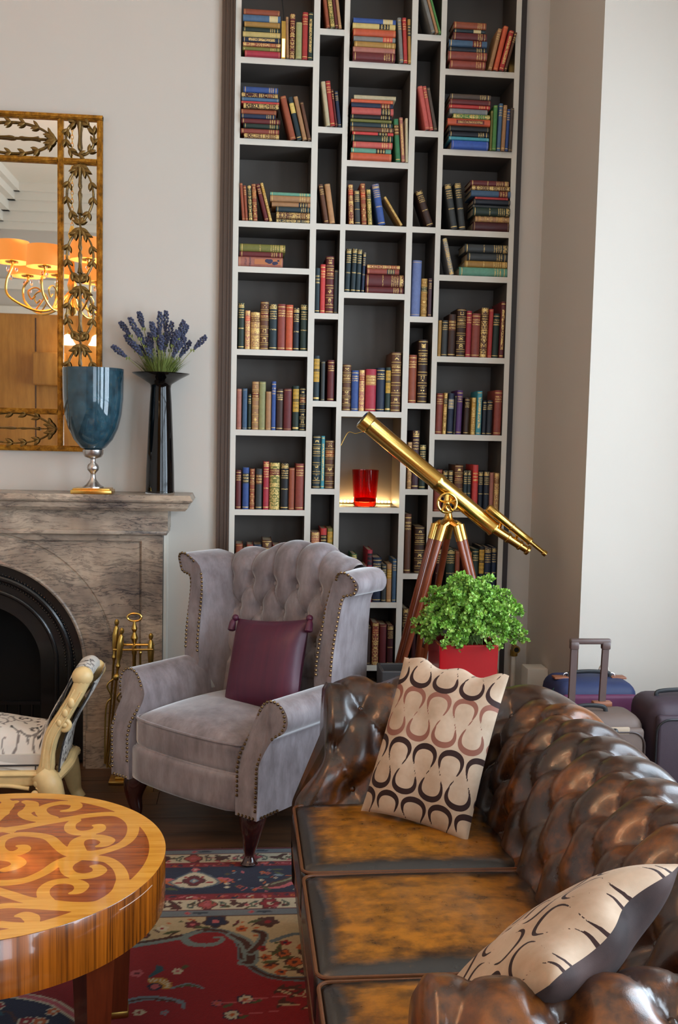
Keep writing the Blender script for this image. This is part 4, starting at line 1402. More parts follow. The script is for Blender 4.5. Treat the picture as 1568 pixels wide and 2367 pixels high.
for k in range(8):
    a = 2 * PI * k / 8 + .36
    Rz = rot('Z', a)
    R1 = .36 + .06 * (k % 2)
    hz = .07 + .05 * (k % 2)
    P = [Rz @ Vector((r, 0, z)) for r, z in ((.02, -.05), (.12, -.17), (.26, -.20), (R1 + .02, -.12), (R1 + .04, -.02), (R1, hz - .03), (R1, hz))]
    arm = MB().tube(spline(P, 40), .009, 8).obj('arm', M['brass'], ch)
    P = [Rz @ Vector((r, 0, z)) for r, z in ((.26, -.20), (.20, -.10), (.25, -.04), (.31, -.07), (.29, -.12), (.26, -.10))]
    MB().tube(spline(P, 30), .006, 7).obj('scroll', M['brass'], arm)
    c = Rz @ Vector((R1, 0, hz))
    MB().lathe([(.045, 0), (.05, .008), (.012, .012), (.010, .06)], 14, c).obj('candle_cup', M['brass'], arm)
    MB().lathe([(.125, .0), (.116, .145)], 28, c, caps=False).obj('lamp_shade', M['shade'], ch)
    MB().ball(c + Vector((0, 0, .055)), .020, 10, 8, 0, None, (1, 1, 1.4)).obj('bulb', M['bulb'], ch)
    ld = bpy.data.lights.new('chandelier_light', 'POINT')
    ld.energy = 8.5
    ld.color = (1.0, .68, .40)
    ld.shadow_soft_size = .018
    lo = bpy.data.objects.new('chandelier_light', ld)
    COL.objects.link(lo)
    lo.location = Vector((CHX, CHY, CHZ)) + c + Vector((0, 0, .10))
    for q in range(3):
        d = c + (Rz @ Vector((.03 * (q - 1), .035 * (1 - abs(q - 1)), -.03 - .05 * (q % 2))))
        m = MB()
        m.tube([d + Vector((0, 0, .05)), d], .0012, 4)
        m.ball(d + Vector((0, 0, -.018)), .010, 6, 4, 0, None, (1, 1, 1.8))
        m.obj('crystal_drop', M['crystal'], arm, 0)
# ------------------------------------------------------------------ shared upholstery helpers
def tuft(s, p, ds, dp, r0=.03, ptop=None):
    """deep buttoning: 0 in the buttons, 1 on the pillows; staggered rows dp apart"""
    if ptop is not None and p > ptop + 1e-9:
        # beyond the last row the pleats run on straight
        ph = s / ds + (.5 if (round(ptop / dp) % 2) else 0)
        k = .54 + .46 * abs(math.sin(PI * ph)) ** .45
        return lerp(tuft(s, ptop, ds, dp, r0), k, sstep(0, .045, p - ptop))
    A = s / ds + p / (2 * dp)
    B = s / ds - p / (2 * dp)
    pil = (abs(math.sin(PI * A)) * abs(math.sin(PI * B))) ** .40
    da, db = A - round(A), B - round(B)
    dist = math.hypot(ds * (da + db) / 2, dp * (da - db))
    return .46 * pil ** .8 + .54 * (1 - math.exp(-(dist / r0) ** 2))

def soft_box(m, c, size, r, n=10, crown=0.0, fn=None, mi=0, M_=None):
    """rounded cushion: a subdivided box with round edges and a domed top"""
    hx, hy, hz = size[0] / 2, size[1] / 2, size[2] / 2
    bm = bmesh.new()
    bmesh.ops.create_cube(bm, size=2.0)
    bmesh.ops.subdivide_edges(bm, edges=list(bm.edges), cuts=n, use_grid_fill=True)
    for v in bm.verts:
        a, b, c_ = v.co
        q = Vector((a * hx, b * hy, c_ * hz))
        core = Vector((max(-hx + r, min(hx - r, q.x)), max(-hy + r, min(hy - r, q.y)), max(-hz + r, min(hz - r, q.z))))
        d = q - core
        if d.length > 1e-9:
            # even spread over the rounded rim
            q = core + d.normalized() * min(d.length, r) if max(abs(d.x), abs(d.y), abs(d.z)) < r - 1e-6 or sum(1 for t_ in d if abs(t_) > 1e-6) > 1 else q
        dome = (1 - a * a) * (1 - b * b)
        if c_ > 0:
            q.z += crown * dome ** .7 * c_
        if fn:
            q = fn(q, a, b, c_)
        v.co = q + Vector(c)
    bm.verts.index_update()
    m.add([v.co.copy() for v in bm.verts], [[v.index for v in f.verts] for f in bm.faces], mi, M_)
    bm.free()

def pillow(w, h, t, n=40, m_=40, pinch=.10, fold=None):
    """grid of a stuffed cushion in its own x-z plane, front towards -y; returns verts, faces, uv list"""
    vs, fs, uvs = [], [], []
    for side in (-1, 1):
        base = len(vs)
        for j in range(m_ + 1):
            for i in range(n + 1):
                u, v = -1 + 2 * i / n, -1 + 2 * j / m_
                x = w / 2 * u * (1 - pinch * (1 - v * v) * abs(u) ** 2)
                z = h / 2 * v * (1 - pinch * (1 - u * u) * abs(v) ** 2)
                th = t / 2 * ((1 - abs(u) ** 3.0) * (1 - abs(v) ** 3.0)) ** .55
                y = side * th
                if fold:
                    x, y, z = fold(x, y, z, u, v, side)
                vs.append((x, y, z))
                uvs.append((u, v, side))
        for j in range(m_):
            for i in range(n):
                a = base + j * (n + 1) + i
                q = (a, a + 1, a + n + 2, a + n + 1)
                fs.append(q if side < 0 else q[::-1])
    return vs, fs, uvs

t = NT('grey_velvet')
vec = t.coord()
n1 = t.noise(t.coord(scale=(1, 1, .35)), 22, 5, .65)
n2 = t.noise(vec, 4, 3)
fac = t.math('MULTIPLY_ADD', n2, .5, t.math('MULTIPLY', n1, .5))
t.set(Base_Color=t.ramp(fac, [(.32, lin('#655a5b')), (.5, lin('#867c7e')), (.68, lin('#a39a9c'))]), Roughness=.62)
t.b.inputs['Sheen Weight'].default_value = 1.0
t.b.inputs['Sheen Roughness'].default_value = .35
t.b.inputs['Specular IOR Level'].default_value = .25
t.bump(t.noise(t.coord(scale=(1, 1, .3)), 240, 2), .12, .002)
M['velvet'] = t.m
M['nail'] = pmat('brass_nail', (.20, .12, .055), .34, 1.0, var=.3, vscale=200)

# ------------------------------------------------------------------ wing armchair
A_, B2 = at_z(575, 2005, 0), at_z(312, 1908, 0)
mid = (A_ + B2) / 2
ax = (A_ - B2).normalized()
rz = math.atan2(ax.y, ax.x)
ay = Vector((-ax.y, ax.x, 0))
root = mid - ay * .045
ac = thing('wing_armchair', 'grey velvet wing armchair with buttoned back, nailed trim and cabriole legs', 'armchair', (root.x, root.y, .0095), rz)

def arm_front(z):
    return .085 * sstep(.37, .51, z)
ARM = [(.272, .19), (.272, .40), (.276, .47), (.290, .53), (.318, .572), (.358, .588), (.398, .580), (.424, .553), (.430, .520), (.418, .488), (.394, .470), (.380, .452), (.376, .40), (.374, .30), (.370, .19)]
WING = [(.300, .30), (.300, .60), (.306, .75), (.318, .87), (.338, .945), (.368, .990), (.405, 1.008), (.440, 1.000), (.460, .975), (.460, .945), (.442, .922), (.412, .918), (.396, .895), (.388, .84), (.382, .70), (.376, .30)]
def refine(pr, n=4):
    P = spline([(p[0], 0, p[1]) for p in pr], n * (len(pr) - 1))
    return [(p.x, p.z) for p in P]
def sweep(prof, s, yf, yb, n=14, thick=0.0):
    m = MB()
    P = refine(prof)
    k = len(P)
    vs, fs = [], []
    for j in range(n):
        tt = j / (n - 1)
        for q_, (x, z) in enumerate(P):
            y0, y1 = yf(z), yb(z)
            xi = x - thick * tt * (1 - sstep(.28, .42, q_ / k))
            vs.append((s * xi, lerp(y0, y1, tt), z))
    for j in range(n - 1):
        for i in range(k):
            i2 = (i + 1) % k
            fs.append((j * k + i, j * k + i2, (j + 1) * k + i2, (j + 1) * k + i))
    m.add(vs, fs)
    # padded front facing: inset ring slightly proud, then centre
    cx = sum(p[0] for p in P) / k
    ring1 = [(s * x, yf(z) - .006, z) for x, z in P]
    base = len(m.v)
    m.v.extend(ring1)
    for i in range(k):
        i2 = (i + 1) % k
        m.f.append((i, i2, base + i2, base + i))
        m.m.append(0)
    m.f.append(tuple(base + i for i in range(k)))
    m.f.append(tuple((n - 1) * k + i for i in range(k - 1, -1, -1)))
    m.m.extend([0, 0])
    return m, P
for s in (-1, 1):
    m, P = sweep(ARM, s, arm_front, lambda z: .44 if z > .455 else .62)
    arm_o = m.obj('armrest', M['velvet'], ac, 40)
    nm = MB()
    def nails(path, step=.0165):
        acc = step
        for a, b in zip(path[:-1], path[1:]):
            a, b = Vector(a), Vector(b)
            L = (b - a).length
            while acc <= L:
                q = a.lerp(b, acc / L)
                nm.ball(q, .0058, 6, 4)
                acc += step
            acc -= L
    ins = []
    for x, z in P:                       # two rows, following the outline of the facing
        cxx = .324 if z < .46 else .352
        ins.append((s * lerp(x, cxx, .16), arm_front(z) - .0075, z))
    nails([q for q in ins if q[2] > .195])
    nails([(s * .272, -.006, .196), (s * .37, -.006, .196)])
    nails([(s * .3745, y, .198) for y in np.linspace(.0, .10, 6)])
    stuff(nm.obj('arm_nails', M['nail'], ac))
    wf = lambda z: .395 + .045 * sstep(.62, .95, z) - .03 * sstep(.95, 1.02, z)
    m, P = sweep(WING, s, wf, lambda z: .615, 14, .085)
    m.obj('wing', M['velvet'], ac, 40)
    nm = MB()
    ins = []
    for x, z in P:
        cxx = .345 if z < .93 else .41
        ins.append((s * lerp(x, cxx, .16 if z < .93 else .22), wf(z) - .0075, z))
    nails([q for q in ins if q[2] > .575])
    stuff(nm.obj('wing_nails', M['nail'], ac))

for s in (-1, 1):
    MB().box((min(s * .285, s * .37), .43, .2), (max(s * .285, s * .37), .612, .58)).obj('inner_padding', M['velvet'], ac, 0)
    MB().box((min(s * .19, s * .30), .50, .25), (max(s * .19, s * .30), .612, .47)).obj('corner_padding', M['velvet'], ac, 0)
# buttoned back
DS, DP = .117, .108
def crest(x):
    return .985 + .045 * (1 - sstep(.09, .20, abs(x - .045)))
def back_pt(u, v):
    x = -.312 + .624 * u
    zt = crest(x)
    L = 1.0
    if v < .82:
        q = v / .82
        z = lerp(.40, zt - .045, q)
        yb = .525 + .13 * (z - .40)
        nrm = Vector((0, -1, .13)).normalized()
    else:
        a = (v - .82) / .18 * PI * .95
        z = zt - .045 + .045 * math.sin(a) * 1.0
        yb = .525 + .13 * (zt - .445) + .055 * (1 - math.cos(a))
        nrm = Vector((0, -math.cos(a), math.sin(a)))
    pp = (z - .575)
    if v >= .82:
        pp = zt - .045 - .575 + (v - .82) / .18 * .12
    edge = sstep(0, .06, u) * sstep(0, .06, 1 - u)
    h = tuft(x, pp, DS, DP, .026, DP * 3) if pp > -.02 else .75
    h = lerp(.75, h, sstep(-.05, .03, pp)) if pp < .03 else h
    return tuple(Vector((x, yb, z)) + nrm * (.046 * h * lerp(.5, 1, edge)))
m = MB()
m.grid(110, 130, back_pt)
m.obj('backrest', M['velvet'], ac, 180)
btn = MB().ball((0, 0, 0), .0105, 12, 8, 0, None, (1, .55, 1)).mesh('button', M['velvet'], 180)
for j in range(0, 4):
    for i in range(-3, 4):
        x = (i + (.5 if j % 2 == 1 else 0)) * DS
        z = .575 + j * DP
        if abs(x) < .28 and z < crest(x) - .05:
            b = new_obj('button', btn, ac)
            b.location = (x, .525 + .13 * (z - .40) - .006, z)
# outside back
m = MB()
def ob(u, v):
    x = -.33 + .66 * u
    z = lerp(.19, crest(x) - .02, v)
    return (x, .625 + .055 * (z - .19) - .01 * (abs(u - .5) * 2) ** 6, z)
m.grid(16, 16, ob)
m.grid(16, 16, lambda u, v: (ob(u, v)[0], ob(u, v)[1] - .03, ob(u, v)[2]))
m.obj('outside_back', M['velvet'], ac, 60)
# front rail, seat deck, cushion
m = MB()
soft_box(m, (0, .055, .255), (.555, .10, .14), .02, 8, 0, lambda q, a, b, c: q + Vector((0, -.022 * (1 - a * a) if b < 0 else 0, 0)))
m.obj('front_rail', M['velvet'], ac, 60)
MB().box((-.29, .08, .20), (.29, .60, .31)).obj('seat_deck', M['velvet'], ac, 0)
m = MB()
soft_box(m, (0, .285, .375), (.545, .54, .125), .030, 14, .045, lambda q, a, b, c: q + Vector((0, -.020 * (1 - a * a) if b < -.5 else 0, 0)))
cu = m.obj('seat_cushion', M['velvet'], ac, 60)
for zz in (.425, .322):
    P = []
    hx, hy, r = .270, .268, .03
    for cx_, cy_, a0 in ((hx - r, hy - r, 0), (-hx + r, hy - r, PI / 2), (-hx + r, -hy + r, PI), (hx - r, -hy + r, 1.5 * PI)):
        for q in range(5):
            a = a0 + PI / 2 * q / 4
            P.append((cx_ + r * math.cos(a), .285 + cy_ + r * math.sin(a), zz))
        if a0 == PI:
            for q in range(1, 8):
                xx = lerp(-hx + r, hx - r, q / 8)
                P.append((xx, .285 - hy - .020 * (1 - (xx / hx) ** 2), zz))
    MB().tube(P, .0055, 7, closed=True).obj('piping', M['velvet'], cu)
# legs
for s in (-1, 1):
    m = MB()
    P = spline([(s * .292, .07, .205), (s * .300, .052, .15), (s * .300, .048, .10), (s * .290, .052, .05), (s * .292, .048, .018), (s * .294, .046, .0)], 24)
    k = len(P)
    R_ = np.interp(np.linspace(0, 1, k), [0, .18, .4, .70, .86, .94, 1], [.054, .047, .031, .0165, .024, .033, .024])
    m.tube(P, list(R_), 14)
    m.obj('leg', M['mahogany'], ac, 60)
    m = MB()
    m.tube([(s * .27, .58, .22), (s * .275, .60, .10), (s * .28, .64, -.0095)], [.028, .022, .018], 10)
    m.obj('leg', M['mahogany'], ac, 60)

# purple cushion on the chair
t = NT('purple_satin')
vec = t.coord()
wv_ = t.noise(t.coord(scale=(14, 1, 1.2)), 3.0, 4)
lw = t.n('ShaderNodeLayerWeight')
lw.inputs[0].default_value = .35
t.set(Base_Color=t.mix(wv_, rgba('#360d2c'), rgba('#5c1834')), Roughness=.42)
t.b.inputs['Sheen Weight'].default_value = .03
t.b.inputs['Sheen Tint'].default_value = (1, .45, .4, 1)
t.b.inputs['Anisotropic'].default_value = .5
t.bump(t.noise(t.coord(scale=(1, 1, 12)), 60, 2), .08, .001)
M['purple'] = t.m
wc = lambda x, y, z: ac.matrix_basis @ Vector((x, y, z))
pc = wc(.075, .375, .0)
pu = thing('purple_cushion', 'purple satin cushion with corner tassel on the grey armchair', 'cushion', (pc.x, pc.y, .630), rz)
pu.rotation_euler = (math.radians(-20), math.radians(-7), rz)
vs, fs, uvs = pillow(.37, .36, .13, 36, 36, .06)
MB().add(vs, fs).obj('cover', M['purple'], pu, 180)
for sx in (-1, 1):
    m = MB()
    m.ball((sx * .190, -.01, .18), .014, 10, 6)
    m.lathe([(.008, -.05), (.016, -.045), (.013, -.015), (.008, -.004)], 10, (sx * .197, -.014, .175))
    m.obj('tassel', M['purple'], pu)
# ------------------------------------------------------------------ chesterfield sofa
def leather(name, patch):
    t = NT(name)
    vec = t.coord()
    n1 = t.noise(vec, 4.5, 5, .62, .2)
    n2 = t.noise(vec, 26, 4, .65)
    mixn = t.math('MULTIPLY_ADD', n2, .35, t.math('MULTIPLY', n1, .75))
    dark, mid_, hot = lin('#150c08'), lin('#381c0a'), lin('#86480a')
    if patch:                                  # rubbed golden centre, dark dyed border
        g = t.n('ShaderNodeTexCoord').outputs['Generated']
        sp = t.n('ShaderNodeSeparateXYZ')
        t.put(sp.inputs[0], g)
        dx = t.math('MINIMUM', sp.outputs[0], t.math('SUBTRACT', 1.0, sp.outputs[0]))
        dy = t.math('MINIMUM', sp.outputs[1], t.math('SUBTRACT', 1.0, sp.outputs[1]))
        e = t.math('MINIMUM', t.math('MULTIPLY', dx, 1.1), dy)
        st = t.noise(t.coord(scale=(3, 7, 3)), 4.0, 5, .7)
        e = t.math('ADD', e, t.math('MULTIPLY', t.math('SUBTRACT', st, .5), .16))
        f = t.ramp(e, [(.07, (0, 0, 0)), (.17, (1, 1, 1))])
        f2 = t.math('MULTIPLY', f, t.ramp(t.math('MULTIPLY_ADD', st, .6, t.math('MULTIPLY', n2, .5)), [(.36, (.1, .1, .1)), (.66, (1, 1, 1))]))
        col = t.mix(f2, (*dark, 1), (*lin('#a5660f'), 1))
    else:
        col = t.ramp(mixn, [(.40, dark), (.56, mid_), (.74, hot)])
    t.set(Base_Color=col, Roughness=t.math('MULTIPLY_ADD', n2, .16, .22))
    t.b.inputs['Specular IOR Level'].default_value = .6
    t.b.inputs['Coat Weight'].default_value = .35
    t.b.inputs['Coat Roughness'].default_value = .14
    vo = t.n('ShaderNodeTexVoronoi')
    vo.inputs['Scale'].default_value = 420
    t.put(vo.inputs['Vector'], vec)
    t.bump(t.math('MULTIPLY_ADD', n2, .6, vo.outputs['Distance']), .06, .002)
    return t.m
M['leather'] = leather('antique_leather', False)
M['leather_seat'] = leather('antique_leather_seat', True)
M['leather_pipe'] = pmat('leather_piping', '#5e3413', .4, var=.3, vscale=30)

SX, SF = .70, .155                       # inside of the back, front of the seat
YF, YN = 2.745, 1.45                     # inside faces of far and near arm
sofa = thing('chesterfield_sofa', 'brown antiqued leather chesterfield sofa with deep buttoned rolled back and arms', 'sofa', (.58, 2.05, 0))
SOFA_LIFT = .0095
PROF = [(-.01, .34), (.005, .42), (.022, .50), (.045, .58), (.080, .655), (.125, .705), (.180, .735), (.235, .730), (.275, .700), (.292, .655), (.282, .612), (.255, .585), (.240, .55), (.238, .40), (.238, .10)]
PP = [(p.x, p.z) for p in spline([(a, 0, b) for a, b in PROF], 90)]
PL = [0.0]
for a, b in zip(PP[:-1], PP[1:]):
    PL.append(PL[-1] + math.hypot(b[0] - a[0], b[1] - a[1]))
NPR = 120
prof = []                                 # (n, z, length, normal)
for k in range(NPR):
    L = PL[-1] * (k / (NPR - 1)) ** 1.0
    j = max(0, min(len(PL) - 2, int(np.searchsorted(PL, L)) - 1))
    q = (L - PL[j]) / max(1e-9, PL[j + 1] - PL[j])
    nn, zz = lerp(PP[j][0], PP[j + 1][0], q), lerp(PP[j][1], PP[j + 1][1], q)
    dx, dz = PP[j + 1][0] - PP[j][0], PP[j + 1][1] - PP[j][1]
    d = math.hypot(dx, dz)
    prof.append((nn, zz, L, (-dz / d, dx / d)))
DSS, DPS = .150, .115
PTOP = DPS * 4                            # last row of buttons, on the crown of the roll
def path(s_):
    """s along the inside line; returns point, outward direction"""
    RC = .055
    LA = SX - .27 - RC
    LC = RC * PI / 2 + .16               # the corner is given extra length: it fans out
    LB = YF - YN - 2 * RC
    if s_ < LA:
        return (.27 + s_, YF), (0, 1)
    s_ -= LA
    if s_ < LC:
        a = PI / 2 * (1 - s_ / LC)
        return (SX - RC + RC * math.cos(a), YF - RC + RC * math.sin(a)), (math.cos(a), math.sin(a))
    s_ -= LC
    if s_ < LB:
        return (SX, YF - RC - s_), (1, 0)
    s_ -= LB
    if s_ < LC:
        a = -PI / 2 * (s_ / LC)
        return (SX - RC + RC * math.cos(a), YN + RC + RC * math.sin(a)), (math.cos(a), math.sin(a))
    s_ -= LC
    return (SX - RC - s_, YN), (0, -1)
LA, LC, LB = SX - .27 - .055, .055 * PI / 2 + .16, YF - YN - .11
TOT = 2 * LA + 2 * LC + LB
PH = LA + LC + LB / 2                     # lattice centred on the back
def surf(s_, k):
    nn, zz, L, nr = prof[k]
    (x, y), (ox, oy) = path(s_)
    h = tuft(s_ - PH, L - .045, DSS, DPS, .034, PTOP)
    am = .045 * sstep(.0, .06, L) * (1 - sstep(PTOP + .17, PTOP + .26, L))
    dn, dz = nr[0] * am * h, nr[1] * am * h
    x, y, z = x + ox * (nn + dn), y + oy * (nn + dn), zz + dz
    # arm fronts: the foot of the facing sweeps forward
    if s_ < LA or s_ > TOT - LA:
        q = (1 - s_ / LA) if s_ < LA else (1 - (TOT - s_) / LA)
        if nn < .236:
            x -= q ** 2 * .085 * (1 - sstep(.40, .62, zz))
        else:
            x -= q ** 2 * .085 * (1 - sstep(.30, .60, zz))
    return (x, y, z)
def sofa_part(s0, s1, name, step=.0085, cap=None):
    n = max(8, int((s1 - s0) / step))
    vs, fs = [], []
    for i in range(n + 1):
        s_ = lerp(s0, s1, i / n)
        vs += [surf(s_, k) for k in range(NPR)]
    for i in range(n):
        for k in range(NPR - 1):
            a = i * NPR + k
            fs.append((a, a + 1, a + NPR + 1, a + NPR))
    m = MB().add(vs, fs)
    if cap is not None:                   # close the front of the arm, slightly padded
        b = 0 if cap == 0 else n * NPR
        ring = list(range(b, b + NPR))
        cx_ = np.mean([m.v[i] for i in ring], axis=0)
        base = len(m.v)
        for f_, out in ((.93, -.012), (.6, -.018)):
            for i in ring:
                p = np.array(m.v[i])
                q = p + (cx_ - p) * (1 - f_)
                m.v.append((p[0] + out - (0 if f_ > .9 else .0), q[1], q[2]))
        for r0, r1 in ((ring, list(range(base, base + NPR))), (list(range(base, base + NPR)), list(range(base + NPR, base + 2 * NPR)))):
            for i in range(NPR - 1):
                m.f.append((r0[i], r0[i + 1], r1[i + 1], r1[i]))
                m.m.append(0)
        m.f.append(tuple(range(base + NPR, base + 2 * NPR)))
        m.m.append(0)
    return m.obj(name, M['leather'], sofa, 180, True)
sofa_part(0, LA + LC / 2, 'armrest', cap=0)
sofa_part(LA + LC / 2, TOT - LA - LC / 2, 'backrest')
sofa_part(TOT - LA - LC / 2, TOT, 'armrest', cap=1)
btn = MB().ball((0, 0, 0), .0125, 12, 8, 0, None, (1, 1, 1)).mesh('button', M['leather'], 180)
for j in range(0, 5):
    L = .045 + j * DPS
    k = int(np.argmin([abs(p[2] - L) for p in prof]))
    i0 = int(-PH / DSS) - 1
    for i in range(i0, -i0 + 1):
        s_ = PH + (i + (.5 if j % 2 else 0)) * DSS
        if .02 < s_ < TOT - .02 and prof[k][1] > .40:
            x, y, z = surf(s_, k)
            b = new_obj('button', btn, sofa)
            b.location = Vector((x, y, z)) - sofa.location
            b.scale = (.8, .8, .8)
# seat: three loose cushions, front rail, base
ye = [2.738, 2.292, 1.830, 1.458]
for k in range(3):
    y0, y1 = ye[k + 1], ye[k]
    m = MB()
    soft_box(m, (lerp(SF, SX + .01, .5), (y0 + y1) / 2, .405), (SX + .01 - SF, y1 - y0 - .006, .125), .028, 16, .022)
    co = m.obj('seat_cushion', M['leather_seat'], sofa, 60, True)
    r = .028
    for zz in (.4625, .348):
        P = []
        hx, hy = (SX + .01 - SF) / 2, (y1 - y0 - .006) / 2
        for cx_, cy_, a0 in ((hx - r, hy - r, 0), (-hx + r, hy - r, PI / 2), (-hx + r, -hy + r, PI), (hx - r, -hy + r, 1.5 * PI)):
            for q in range(6):
                a = a0 + PI / 2 * q / 5
                rr = r - .004
                P.append((lerp(SF, SX + .01, .5) + cx_ + rr * math.cos(a), (y0 + y1) / 2 + cy_ + rr * math.sin(a), zz))
        MB().tube([Vector(p) - sofa.location for p in P], .0042, 8, closed=True).obj('piping', M['leather_pipe'], co)
m = MB()
m.rbox((lerp(SF + .02, SX, .5), (YF + YN) / 2, .235), (SX - SF - .02, YF - YN + .3, .21), .02, 3)
m.obj('base', M['leather'], sofa, 40, True)
for x, y in ((.24, YF + .12), (.24, YN - .12), (.88, YF + .12), (.88, YN - .12)):
    MB().lathe([(.022, 0), (.03, .02), (.035, .06), (.025, .10), (.03, .135)], 14, (x - .58, y - 2.05, 0)).obj('foot', M['mahogany'], sofa)

sofa.location.z = SOFA_LIFT              # stands on the rug

# ------------------------------------------------------------------ patterned cushions
t = NT('loop_fabric')
a1 = t.n('ShaderNodeAttribute', attribute_name='loop_dark').outputs['Fac']
a2 = t.n('ShaderNodeAttribute', attribute_name='loop_rose').outputs['Fac']
a3 = t.n('ShaderNodeAttribute', attribute_name='rear').outputs['Fac']
vec = t.coord()
nz_ = t.noise(vec, 9, 4, .6)
base = t.ramp(nz_, [(.3, lin('#a48a72')), (.7, lin('#c6b09a'))])
inner = t.ramp(nz_, [(.3, lin('#9b7b62')), (.7, lin('#b59a80'))])
k1 = t.math('LESS_THAN', a1, 0.0)
k2 = t.math('LESS_THAN', a2, 0.0)
rib = t.math('SINE', t.math('MULTIPLY', a3, 1.0))
col = t.mix(k2, base, rgba('#86584a'))
col = t.mix(k1, col, rgba('#32211f'))
col = t.mix(t.math('GREATER_THAN', a3, .5), col, t.ramp(t.noise(vec, 7, 4), [(.35, lin('#241a19')), (.7, lin('#4a3733'))]))
t.set(Base_Color=col, Roughness=.62)
t.b.inputs['Sheen Weight'].default_value = .04
t.b.inputs['Specular IOR Level'].default_value = .12
t.bump(t.noise(t.coord(scale=(1, 1, 1)), 500, 2), .15, .001)
M['loops'] = t.m
def meander(P, A, x0, x1, y0, phase, fat=1.0):
    ts = np.arange(x0 / P - 2, x1 / P + 2, .012)
    x = P * ts + P * 3.3 / (4 * PI) * np.sin(4 * PI * ts)
    y = y0 + A * np.cos(2 * PI * (ts) + phase)
    # lobes are fattest at top and bottom
    w = fat * (.0016 + .0064 * np.abs(np.cos(2 * PI * ts + phase)) ** 1.5)
    return x, y, w
def loop_pillow(name, label, w, h, t_, loc, rote, rowspec, n=90, m_=110, fold=None, pinch=.06, fat=1.0):
    vs, fs, uvs = pillow(w, h, t_, n, m_, pinch, fold)
    o = MB().add(vs, fs).obj(name, M['loops'], None, 180)
    tag(o, label, 'cushion', 'loop patterned sofa cushions')
    U = np.array(uvs)
    X, Z = U[:, 0] * w / 2, U[:, 1] * h / 2
    dk, rs = np.full(len(X), .05), np.full(len(X), .05)
    for (yc, A, P, phase, which) in rowspec:
        x, y, wd = meander(P, A, -w / 2, w / 2, yc, phase, fat)
        for a in range(0, len(x), 60):
            xs, ys_, ws = x[a:a + 60], y[a:a + 60], wd[a:a + 60]
            sel = (X > xs.min() - .04) & (X < xs.max() + .04) & (Z > ys_.min() - .04) & (Z < ys_.max() + .04)
            if not sel.any():
                continue
            d = np.sqrt((X[sel][:, None] - xs) ** 2 + (Z[sel][:, None] - ys_) ** 2) - ws
            arr = dk if which == 'd' else rs
            arr[sel] = np.minimum(arr[sel], d.min(1))
    attr(o.data, 'loop_dark', dk)
    attr(o.data, 'loop_rose', rs)
    attr(o.data, 'rear', (U[:, 2] > 0).astype(np.float32))
    o.location = loc
    o.rotation_euler = rote
    return o
H1, W1 = .43, .30
rows = [(.205, .068, .075, PI, 'd'), (.060, .066, .075, 0, 'r'), (-.085, .066, .075, 0, 'd'), (-.225, .060, .075, 0, 'd')]
def waves(x, y, z, u, v, side):
    k = (1 - u * u) * (1 - v * v)
    return (x, y + side * .004 * k * math.sin(7 * u + 3 * v) + .006 * math.sin(5 * u) * abs(v) ** 3, z + (.008 * math.sin(8.5 * u + .6) - .006) * max(0, v) ** 4)
def stand(o, c, ex, up):
    ex = Vector(ex).normalized()
    up = Vector(up)
    up = (up - ex * up.dot(ex)).normalized()
    ey = up.cross(ex)
    R3 = Matrix((ex, ey, up)).transposed()
    o.location = c
    o.rotation_euler = R3.to_euler()
P0 = loop_pillow('scatter_cushion', 'beige cushion with dark and rose loops standing against far sofa arm', W1 + .01, H1 + .02, .11, (0, 0, 0), (0, 0, 0), rows, fold=waves)
stand(P0, (.530, 2.590, .695), (.245, -.16, -.025), (.124, .16, .418))
rows2 = [(.17, .06, .085, 0, 'd'), (.03, .06, .085, 0, 'd'), (-.11, .06, .085, 0, 'd')]
P1 = loop_pillow('scatter_cushion', 'beige looped cushion with brown velvet back propped on near sofa arm', .34, .43, .13, (0, 0, 0), (0, 0, 0), rows2, fold=waves, fat=.6)
Cc, Bb, Aa = Vector((.41, 1.215, .80)), Vector((.675, 1.415, .885)), Vector((.385, 1.56, .565))
ex_ = (Bb - Cc).normalized()
upv = (Cc - Aa)
upv = (upv - ex_ * upv.dot(ex_)).normalized()
stand(P1, (Cc + Bb) / 2 - upv * .205, -ex_, upv)
